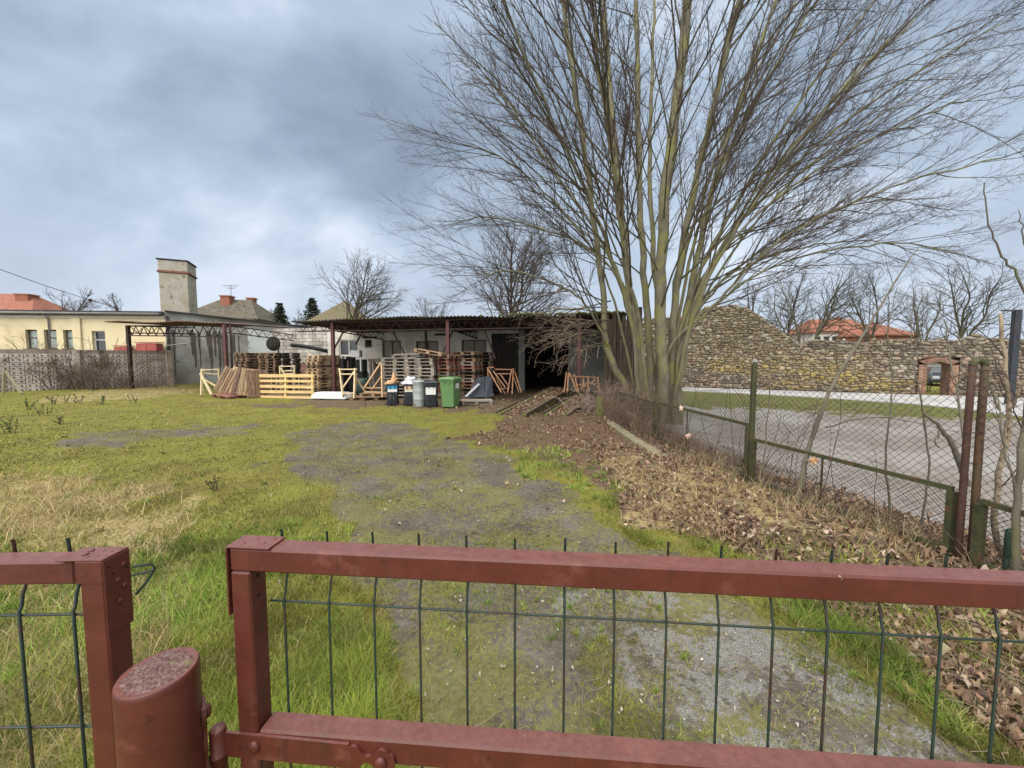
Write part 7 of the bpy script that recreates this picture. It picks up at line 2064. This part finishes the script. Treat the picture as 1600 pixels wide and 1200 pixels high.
def blades(X, Y, H, W, lean, C, name, label, cat, m, curl=.6, zoff=0.0):
    n = len(X); Z = gz(X, Y) - .004 + zoff
    az = rng.uniform(0, 2 * np.pi, n); la = rng.uniform(0, 2 * np.pi, n)
    dx, dy = np.cos(az), np.sin(az); lx, ly = np.cos(la), np.sin(la)
    l1 = lean * rng.uniform(.3, 1.0, n); l2 = l1 * (1 + curl)
    c1 = np.sqrt(np.clip(1 - l1 ** 2, .05, 1)); c2 = np.sqrt(np.clip(1 - np.clip(l2, 0, .98) ** 2, .03, 1))
    l2 = np.clip(l2, 0, .98)
    b = np.stack([X, Y, Z], -1); s = np.stack([dx * W, dy * W, np.zeros(n)], -1)
    m1 = b + np.stack([lx * l1, ly * l1, c1], -1) * (H * .55)[:, None]
    tp = m1 + np.stack([lx * l2, ly * l2, c2], -1) * (H * .5)[:, None]
    V = np.stack([b - s * .5, b + s * .5, m1 + s * .38, m1 - s * .38, tp], 1).reshape(-1, 3)
    o = np.arange(n) * 5
    Q = np.stack([o, o + 1, o + 2, o + 3], -1); T3 = np.stack([o + 3, o + 2, o + 4], -1)
    Cc = np.repeat(C, 5, 0)
    ob = link(name, np_mesh(name, V, Q, T3, Cc), m)
    tag(ob, label, cat, None, 'stuff'); return ob
def pal(n, cols, w=None, var=.25):
    c = np.array(cols); i = rng.choice(len(c), n, p=w); return c[i] * rng.uniform(1 - var, 1 + var, (n, 1)) * rng.uniform(.93, 1.07, (n, 3))
# green grass and moss turf
X, Y = sample_ground(520000, -260, 1780, 598, 1300, .15)
z = zone_masks(X, Y)
s = X - fence_x(Y)
patch = fbm(X * .7 + 5, Y * .7, 4, 5); fine = fbm(X * 3.3, Y * 3.3, 3, 15)
dens = np.ones_like(X) * (.35 + .85 * smooth(.36, .60, fine))
dmoss = .10 + smooth(.44, .58, fbm(X * 1.5 + 14, Y * 1.5 + 24, 5, 91)) * .50
dens = np.where(z['dirt'] > .5, dmoss, dens)
dens = np.where(z['slab'] > .5, dmoss * .6, dens)
dens = np.where(z['leaf'] > .5, (.16 + .34 * ((X < 2.0) & (Y > 6) & (Y < 13))) * smooth(.42, .60, patch), dens)
dens = np.where(z['fringe'] > .5, .95 * smooth(.44, .58, fine) * (.25 + .75 * smooth(.40, .52, patch)), dens)
dens = np.where(z['straw'] > .5, dens * .35, dens)
dens = np.where(z['yard'] > .5, 0, dens)
dens = np.where(z['strip'] > .5, .25 + .75 * smooth(.38, .55, patch), dens)
dens = np.where((Y > 14.8 - .21 * (X - 3.7)) & (X > -14) & (s < .2), 0, dens)
dens[(X < -.34) & (X > -.75) & (Y < .75)] = 0
dens[(Y < .9)] *= .4
k = rng.uniform(0, 1, len(X)) < dens
X, Y = X[k], Y[k]; z = {q: v[k] for q, v in z.items()}; patch = patch[k]; fine = fine[k]
n = len(X); dist = np.hypot(X, Y)
lush = smooth(.50, .64, fbm(X * 1.1 + 9, Y * 1.1, 4, 66)) * smooth(6.5, 3, dist)
lush = np.maximum(lush, z['fringe'] * .9)
px_, py_ = proj_np(X, Y, np.zeros(n))
leftnear = ((px_ < 690) & (Y < 3.2)).astype(float)
lush = np.clip(lush + leftnear * smooth(.40, .55, patch) * .9, 0, 1)
H = (.022 + .03 * rng.random(n)) * (1 + .5 * smooth(8, 2, dist)) + lush * (.035 + .075 * rng.random(n)) + leftnear * .03 * rng.random(n)
H = np.where(z['dirt'] > .5, .018 + .035 * rng.random(n), H)
H = np.where(z['strip'] > .5, .05 + .04 * rng.random(n), H)
W = np.clip(.00125 * dist, .0024, .020) * rng.uniform(.7, 1.4, n)
C = 1.08 * pal(n, [(.175, .195, .036), (.125, .165, .030), (.235, .240, .055), (.285, .25, .10), (.10, .085, .035)], [.34, .24, .22, .12, .08])
Cl = 1.22 * pal(n, [(.12, .19, .030), (.17, .235, .040), (.22, .25, .055), (.30, .27, .11)], [.36, .34, .22, .08])
pk = (rng.random(n) < lush)[:, None]
C = np.where(pk, Cl, C)
yl = smooth(.45, .62, fbm(X * .35 + 2, Y * .35 + 8, 3, 71))[:, None]
C = C * (1 - .35 * yl) + np.array([.245, .24, .036]) * .35 * yl
mod = (.62 + .75 * smooth(.30, .72, fbm(X * 2.6 + 31, Y * 2.6, 4, 12))) * (.8 + .4 * fbm(X * .9, Y * .9 + 17, 3, 13))
C = C * mod[:, None]
br = (smooth(.56, .66, fbm(X * 1.0 + 51, Y * 1.0, 5, 19)) * .55 * (1 - lush))[:, None]
C = C * (1 - br) + np.array([.20, .145, .075]) * br
C = np.where((z['strip'] > .5)[:, None], pal(n, [(.09, .12, .025), (.14, .175, .035), (.19, .20, .06), (.20, .165, .08)], None) * mod[:, None], C)
# tufts: blades fanning out from common feet, nearest the gate and in the fringe
tx, ty = sample_ground(9500, -260, 1700, 640, 1330, -.2, 9)
tz = zone_masks(tx, ty); tp_ = fbm(tx * 1.1 + 9, ty * 1.1, 4, 66); tpx, _ = proj_np(tx, ty, np.zeros_like(tx))
pr = .30 * smooth(.44, .60, tp_) + .75 * (tpx < 680) * (ty < 3.4) * smooth(.36, .5, tp_) + .85 * tz['fringe']
pr = np.where(tz['dirt'] > .5, .20 * smooth(.46, .58, fbm(tx * 1.5 + 14, ty * 1.5 + 24, 5, 91)), pr)
pr = pr * (1 - tz['yard']) * (1 - .9 * np.clip(tz['leaf'] - tz['fringe'], 0, 1)) * (1 - .5 * tz['straw'])
pr[(tx < -.34) & (tx > -.78) & (ty < .78)] = 0; pr[ty < .85] = 0
kk = rng.random(len(tx)) < pr; tx, ty = tx[kk], ty[kk]; tdirt = tz['dirt'][kk] > .5
nb = rng.integers(14, 34, len(tx)); ti = np.repeat(np.arange(len(tx)), nb); m_ = len(ti)
ts = rng.uniform(.55, 1.25, len(tx)) * np.where(tdirt, .5, 1.0)
aa = rng.uniform(0, 6.2832, m_); rad_ = .035 * rng.random(m_) * ts[ti]
X2 = tx[ti] + np.cos(aa) * rad_; Y2 = ty[ti] + np.sin(aa) * rad_; d2 = np.hypot(X2, Y2)
H2 = (.05 + .075 * rng.random(m_)) * ts[ti]; W2 = np.clip(.0016 * d2, .0030, .016) * rng.uniform(.7, 1.3, m_)
tc_ = 1.15 * pal(len(tx), [(.12, .205, .030), (.175, .25, .045), (.235, .27, .065), (.16, .20, .035), (.30, .28, .11)], [.28, .28, .22, .14, .08], .2)
C2 = tc_[ti] * rng.uniform(.6, 1.3, (m_, 1)); C2 = np.where((rng.random(m_) < .12)[:, None], pal(m_, [(.36, .30, .15), (.28, .22, .11)]), C2)
X = np.concatenate([X, X2]); Y = np.concatenate([Y, Y2]); H = np.concatenate([H, H2]); W = np.concatenate([W, W2]); C = np.concatenate([C, C2])
lush = np.concatenate([lush, np.full(m_, .3)])
blades(X, Y, H, W, np.where(lush > .4, .75, .85), C, 'grass', 'short mossy yellow green grass of the yard with lusher tufts', 'grass', M_GRASS)
# dry straw
X, Y = sample_ground(190000, -300, 1700, 598, 1300, .1)
z = zone_masks(X, Y); patch = fbm(X * 1.3, Y * 1.3, 4, 25)
dens = z['straw'] * (.18 + .82 * smooth(.40, .58, patch))
px_, py_ = proj_np(X, Y, np.zeros_like(X))
dens = np.where((px_ < 330) & (py_ > 840), dens * .55, dens)
dens = np.where(px_ > 900, dens * .5, dens)
dens = np.maximum(dens, .05 * (1 - z['dirt']) * (1 - z['yard']) * (1 - z['leaf']) * (1 - z['strip']) * (Y < 15))
dens = np.maximum(dens, .05 * z['leaf'])
dens = np.where(z['yard'] > .5, 0, dens)
dens[(X < -.34) & (X > -.75) & (Y < .75)] = 0
k = rng.uniform(0, 1, len(X)) < dens
X, Y = X[k], Y[k]; n = len(X); dist = np.hypot(X, Y); zs = z['straw'][k]
H = (.05 + .09 * rng.random(n)) * (1 + 1.1 * zs * rng.random(n))
W = np.clip(.0010 * dist, .0020, .016) * rng.uniform(.7, 1.3, n)
C = pal(n, [(.40, .32, .155), (.48, .40, .21), (.33, .25, .115), (.24, .18, .09)], [.35, .3, .25, .1])
blades(X, Y, H, W, np.full(n, .93), C, 'dry_grass', 'tufts of dry straw coloured grass lying over', 'dry grass', M_STRAW, curl=.5)
# taller dry stalks along the fence and round the posts
n0 = 2600; Y = rng.uniform(2.2, 8.2, n0); X = fence_x(Y) - np.abs(rng.normal(0, .30, n0)) + .12
cl = smooth(.42, .60, fbm(X * 2.2, Y * 2.2, 3, 44)); k = rng.random(n0) < .15 + .85 * cl; X, Y = X[k], Y[k]; n = len(X)
C = pal(n, [(.40, .31, .18), (.31, .23, .13), (.22, .16, .10), (.46, .38, .24)])
blades(X, Y, .14 + .22 * rng.random(n) ** 1.5, np.full(n, .0042), np.full(n, .62), C, 'dead_stalks', 'tall dry stalks standing along the low fences', 'dry grass', M_STRAW, curl=.8)
# fallen leaves
def leaf_mesh(X, Y, S, C, name, label, lift=.012):
    n = len(X); K = 10
    a = np.arange(K) * 2 * np.pi / K
    lob = np.array([1.0, .76, .90, .72, .80, .70, .80, .72, .90, .76])
    rad = lob[None, :] * rng.uniform(.74, 1.16, (n, K)) * (S / 2)[:, None]
    lx = rad * np.cos(a) ; ly = rad * np.sin(a) * rng.uniform(.6, 1.0, n)[:, None]
    kx = rng.normal(0, 4.5, n) / S * .10; ky = rng.normal(4.0, 5.0, n) / S * .10
    lz = kx[:, None] * lx ** 2 * 4 + ky[:, None] * ly ** 2 * 4 + rng.normal(0, .04, (n, K)) * S[:, None]
    P = np.stack([np.concatenate([np.zeros((n, 1)), lx], 1), np.concatenate([np.zeros((n, 1)), ly], 1), np.concatenate([np.zeros((n, 1)), lz], 1)], -1)
    yaw = rng.uniform(0, 6.2832, n); tx = rng.normal(0, .26, n); ty = rng.normal(0, .26, n)
    cz, sz = np.cos(yaw), np.sin(yaw)
    x = P[..., 0] * cz[:, None] - P[..., 1] * sz[:, None]; y = P[..., 0] * sz[:, None] + P[..., 1] * cz[:, None]
    zz = P[..., 2] + x * np.sin(tx)[:, None] + y * np.sin(ty)[:, None]
    zz = zz - zz.min(1, keepdims=True)
    Z = gz(X, Y) + rng.uniform(0, lift, n) + .001
    V = np.stack([x + X[:, None], y + Y[:, None], zz + Z[:, None]], -1).reshape(-1, 3)
    o = (np.arange(n) * (K + 1))[:, None]; i = np.arange(K)[None, :]
    T3 = np.stack([o + 0 * i, o + 1 + i, o + 1 + (i + 1) % K], -1).reshape(-1, 3)
    ob = link(name, np_mesh(name, V, None, T3, np.repeat(C, K + 1, 0)), M_LEAF); tag(ob, label, 'leaves', None, 'stuff')
LC_ = [(.20, .125, .078), (.27, .18, .115), (.145, .092, .060), (.34, .25, .17), (.095, .062, .046), (.42, .335, .25)]
LW = [.25, .24, .20, .14, .10, .07]
X, Y = sample_ground(95000, 560, 1800, 606, 1300, .0, 22)
z = zone_masks(X, Y); patch = fbm(X * 1.1 + 3, Y * 1.1, 4, 35); s = X - fence_x(Y)
dens = z['leaf'] * (.22 + .55 * smooth(.36, .6, patch)); dens = np.where(z['fringe'] > .5, dens * .15, dens); dens = np.where(z['straw'] > .5, dens * .8, dens)
dens = np.maximum(dens, .035 * z['dirt'] * smooth(3.0, 8, Y) * (X > -1.6)); dens = np.maximum(dens, .16 * ((Y > 12.5) & (X > -3) & (X < 3.3)))
dens = np.maximum(dens, .30 * smooth(2.6, .4, s) * (s > -.3) * (Y < 13))
k = rng.random(len(X)) < dens * np.clip(Y / 3.0, .55, 1.0); X, Y = X[k], Y[k]; n = len(X)
leaf_mesh(X, Y, rng.uniform(.030, .078, n) * np.clip(.75 + Y * .06, .85, 1.5), pal(n, LC_, LW, .3), 'fallen_leaves', 'brown fallen leaves carpeting the right side of the yard')
# leaves lying in the channels of the two ramp beams
def ramp_leaves(R_, wl, h0, h1, n, name, label):
    a, b, d, l = R_; t = rng.uniform(0, 1, n); o = rng.uniform(.10, wl - .10, n); L_ = (b - a).length
    X = a.x + (b.x - a.x) * t + l.x * o; Y = a.y + (b.y - a.y) * t + l.y * o
    global gz
    g0 = gz; gz = lambda x, y: np.maximum(h0 + (h1 - h0) * t - .055, .02)
    leaf_mesh(X, Y, rng.uniform(.06, .11, n), pal(n, LC_, LW, .3), name, label, .02)
    gz = g0
ramp_leaves(R1, .95, .08, .46, 900, 'ramp_leaves', 'brown leaves filling the left ramp beam'); ramp_leaves(R2, .75, .06, .34, 600, 'ramp_leaves', 'brown leaves filling the right ramp beam')
# pale leaf scraps scattered in the turf and on the track
X, Y = sample_ground(900, -200, 1300, 625, 1250, .0, 18); z = zone_masks(X, Y); k = (z['yard'] < .5) & (Y > 1.0); X, Y = X[k], Y[k]; n = len(X)
leaf_mesh(X, Y, rng.uniform(.015, .04, n) * np.clip(.45 + Y * .09, .5, 1.5), pal(n, [(.38, .33, .26), (.28, .21, .15), (.46, .43, .38)], None, .2), 'leaf_scraps', 'pale leaf scraps scattered over the turf and track')
# small stones on the track
X, Y = sample_ground(6000, 380, 1560, 640, 1300, .0, 10); z = zone_masks(X, Y); k = (z['dirt'] > .5) & (Y > .85) & (rng.random(len(X)) < .3 + .7 * z['slab']); X, Y = X[k], Y[k]; n = len(X)
oct_ = np.array([(1, 0, 0), (-1, 0, 0), (0, 1, 0), (0, -1, 0), (0, 0, 1), (0, 0, -1)], float); of = np.array([(0, 2, 4), (2, 1, 4), (1, 3, 4), (3, 0, 4), (2, 0, 5), (1, 2, 5), (3, 1, 5), (0, 3, 5)])
S = rng.uniform(.002, .0065, n) * np.clip(.6 + Y * .25, .7, 1.8)
V = oct_[None] * rng.uniform(.6, 1.3, (n, 6, 1)) * S[:, None, None] * np.array([1, 1, .6]); yaw = rng.uniform(0, 6.28, n); c_, s_ = np.cos(yaw)[:, None], np.sin(yaw)[:, None]
V = np.stack([V[..., 0] * c_ - V[..., 1] * s_ + X[:, None], V[..., 0] * s_ + V[..., 1] * c_ + Y[:, None], V[..., 2] + (gz(X, Y) + S * .3)[:, None]], -1).reshape(-1, 3)
T3 = ((np.arange(n) * 6)[:, None, None] + of[None]).reshape(-1, 3)
ob = link('gravel', np_mesh('gravel', V, None, T3, np.repeat(pal(n, [(.22, .21, .19), (.30, .29, .27), (.15, .135, .12), (.38, .37, .35)], None), 6, 0)), veg('gravel_stone', .9)); tag(ob, 'grey grit and small stones on the bare track', 'gravel', None, 'stuff')
# small sticks among the leaves
X, Y = sample_ground(2600, 700, 1750, 620, 1250, .0, 14); z = zone_masks(X, Y); k = (z['leaf'] > .5) | (rng.random(len(X)) < .06) & (z['yard'] < .5); X, Y = X[k], Y[k]; n = len(X)
Ls = rng.uniform(.06, .30, n); az = rng.uniform(0, 6.28, n); Z = gz(X, Y) + .018
t_ = np.linspace(-.5, .5, 4)[None]; bx = rng.normal(0, .12, (n, 4))
PX = X[:, None] + np.cos(az)[:, None] * Ls[:, None] * t_ - np.sin(az)[:, None] * bx * Ls[:, None]; PY = Y[:, None] + np.sin(az)[:, None] * Ls[:, None] * t_ + np.cos(az)[:, None] * bx * Ls[:, None]
PZ = Z[:, None] + rng.uniform(-.01, .03, (n, 4)); V, Q = tubes_np(np.stack([PX, PY, PZ], -1), np.repeat((rng.uniform(.0012, .0035, n) * np.clip(.6 + Y * .12, .8, 2))[:, None], 4, 1), 4)
ob = link('fallen_twigs', np_mesh('fallen_twigs', V, Q), M_TWIGP); tag(ob, 'small fallen sticks scattered among the leaves', 'twigs', None, 'stuff')
# weeds: dark seed stalks in the turf
def weed(px, py, h, seed, label, m):
    rs = np.random.default_rng(seed); p = G(px, py); P = Paths()
    for k in range(rs.integers(3, 7)):
        d = np.array([rs.normal(0, .3), rs.normal(0, .3), 1.0]); q = [np.array([p.x + rs.normal(0, .04), p.y + rs.normal(0, .04), -.02])]
        for i in range(6): d = d + rs.normal(0, .12, 3); d /= np.linalg.norm(d); q.append(q[-1] + d * h / 6 * rs.uniform(.7, 1.1))
        P.add(np.array(q), np.linspace(.005, .003, 7) * (1 + p.y * .06), 4)
        for j in range(6):
            i = int(rs.integers(2, 7)); dd = rs.normal(0, 1, 3); dd[2] = abs(dd[2]) + .4; dd /= np.linalg.norm(dd)
            P.add(np.array([q[i], q[i] + dd * h * .07, q[i] + dd * h * .13]), np.array([.004, .008, .003]) * (1 + p.y * .06), 4)
    o = P.build('weed', m, None, tuple(p)); tag(o, label, 'weed')
M_WEED = mat('dark_dead_weed', [(.06, .05, .032), (.10, .085, .05)], scale=4, rough=.9)
M_WEEDG = mat('grey_green_weed', [(.055, .08, .03), (.10, .13, .05)], scale=4, rough=.9)
weed(335, 768, .24, 1, 'thin dark dead weed stalk standing alone in the middle of the turf', M_WEED)
weed(96, 665, .28, 2, 'dark dead weed clump beside the bare stripe of soil', M_WEED)
weed(15, 678, .45, 3, 'grey green weed clump at the left edge of the turf', M_WEEDG)
for i, (px, py, lab) in enumerate(((85, 632, 'dark weed clump near the block wall, first from the left'), (102, 630, 'dark weed clump near the block wall, second from the left'), (122, 631, 'dark weed clump near the block wall, third from the left'), (160, 633, 'dark weed clump near the block wall, fourth from the left'), (210, 630, 'dark weed at the right end of the row near the block wall'), (45, 640, 'dark weed clump in the turf left of the row near the block wall'), (68, 650, 'dark weed clump in the turf nearest to the bare stripe'))):
    weed(px, py, .40, 10 + i, lab, M_WEEDG if i % 2 else M_WEED)
# leaves caught in the fence
def one_leaf(p, s_, nrm, label, col):
    n_ = Vector(nrm).normalized(); x = n_.orthogonal().normalized(); y = n_.cross(x); rr = random.Random(int(s_ * 1e4)); V = [Vector(p)]
    lob = [1.0, .5, .86, .46, .66, .42, .66, .46, .86, .5, .9, .45]
    for k in range(12):
        a = k * math.pi / 6; r_ = s_ / 2 * lob[k] * rr.uniform(.8, 1.2); V.append(Vector(p) + x * r_ * math.cos(a) + y * r_ * math.sin(a) + n_ * rr.uniform(-.3, .3) * s_ * .5)
    mb = MB(); mb.add(V, [(0, 1 + k, 1 + (k + 1) % 12) for k in range(12)]); o = mb.build('dry_leaf', mat('dry_leaf_colour', [col], rough=.8), None, tuple(p)); tag(o, label, 'leaf')
one_leaf(Vector(tuple(fpt(4.28, .60, -.05))), .15, (-1, -.4, .3), 'large orange tan dry leaf hanging on the rail of the low fence panel', (.46, .27, .14))
one_leaf(Vector(tuple(fpt(6.9, .86, -.03))), .13, (-.5, -.8, .6), 'pale dry leaf caught on the top rail of the mossy fence panel', (.55, .44, .34))
one_leaf(Vector(tuple(fpt(6.6, .42, -.05))), .16, (-.9, -.4, .2), 'pinkish dry leaf caught low in the wire of the mossy fence panel', (.48, .34, .26))
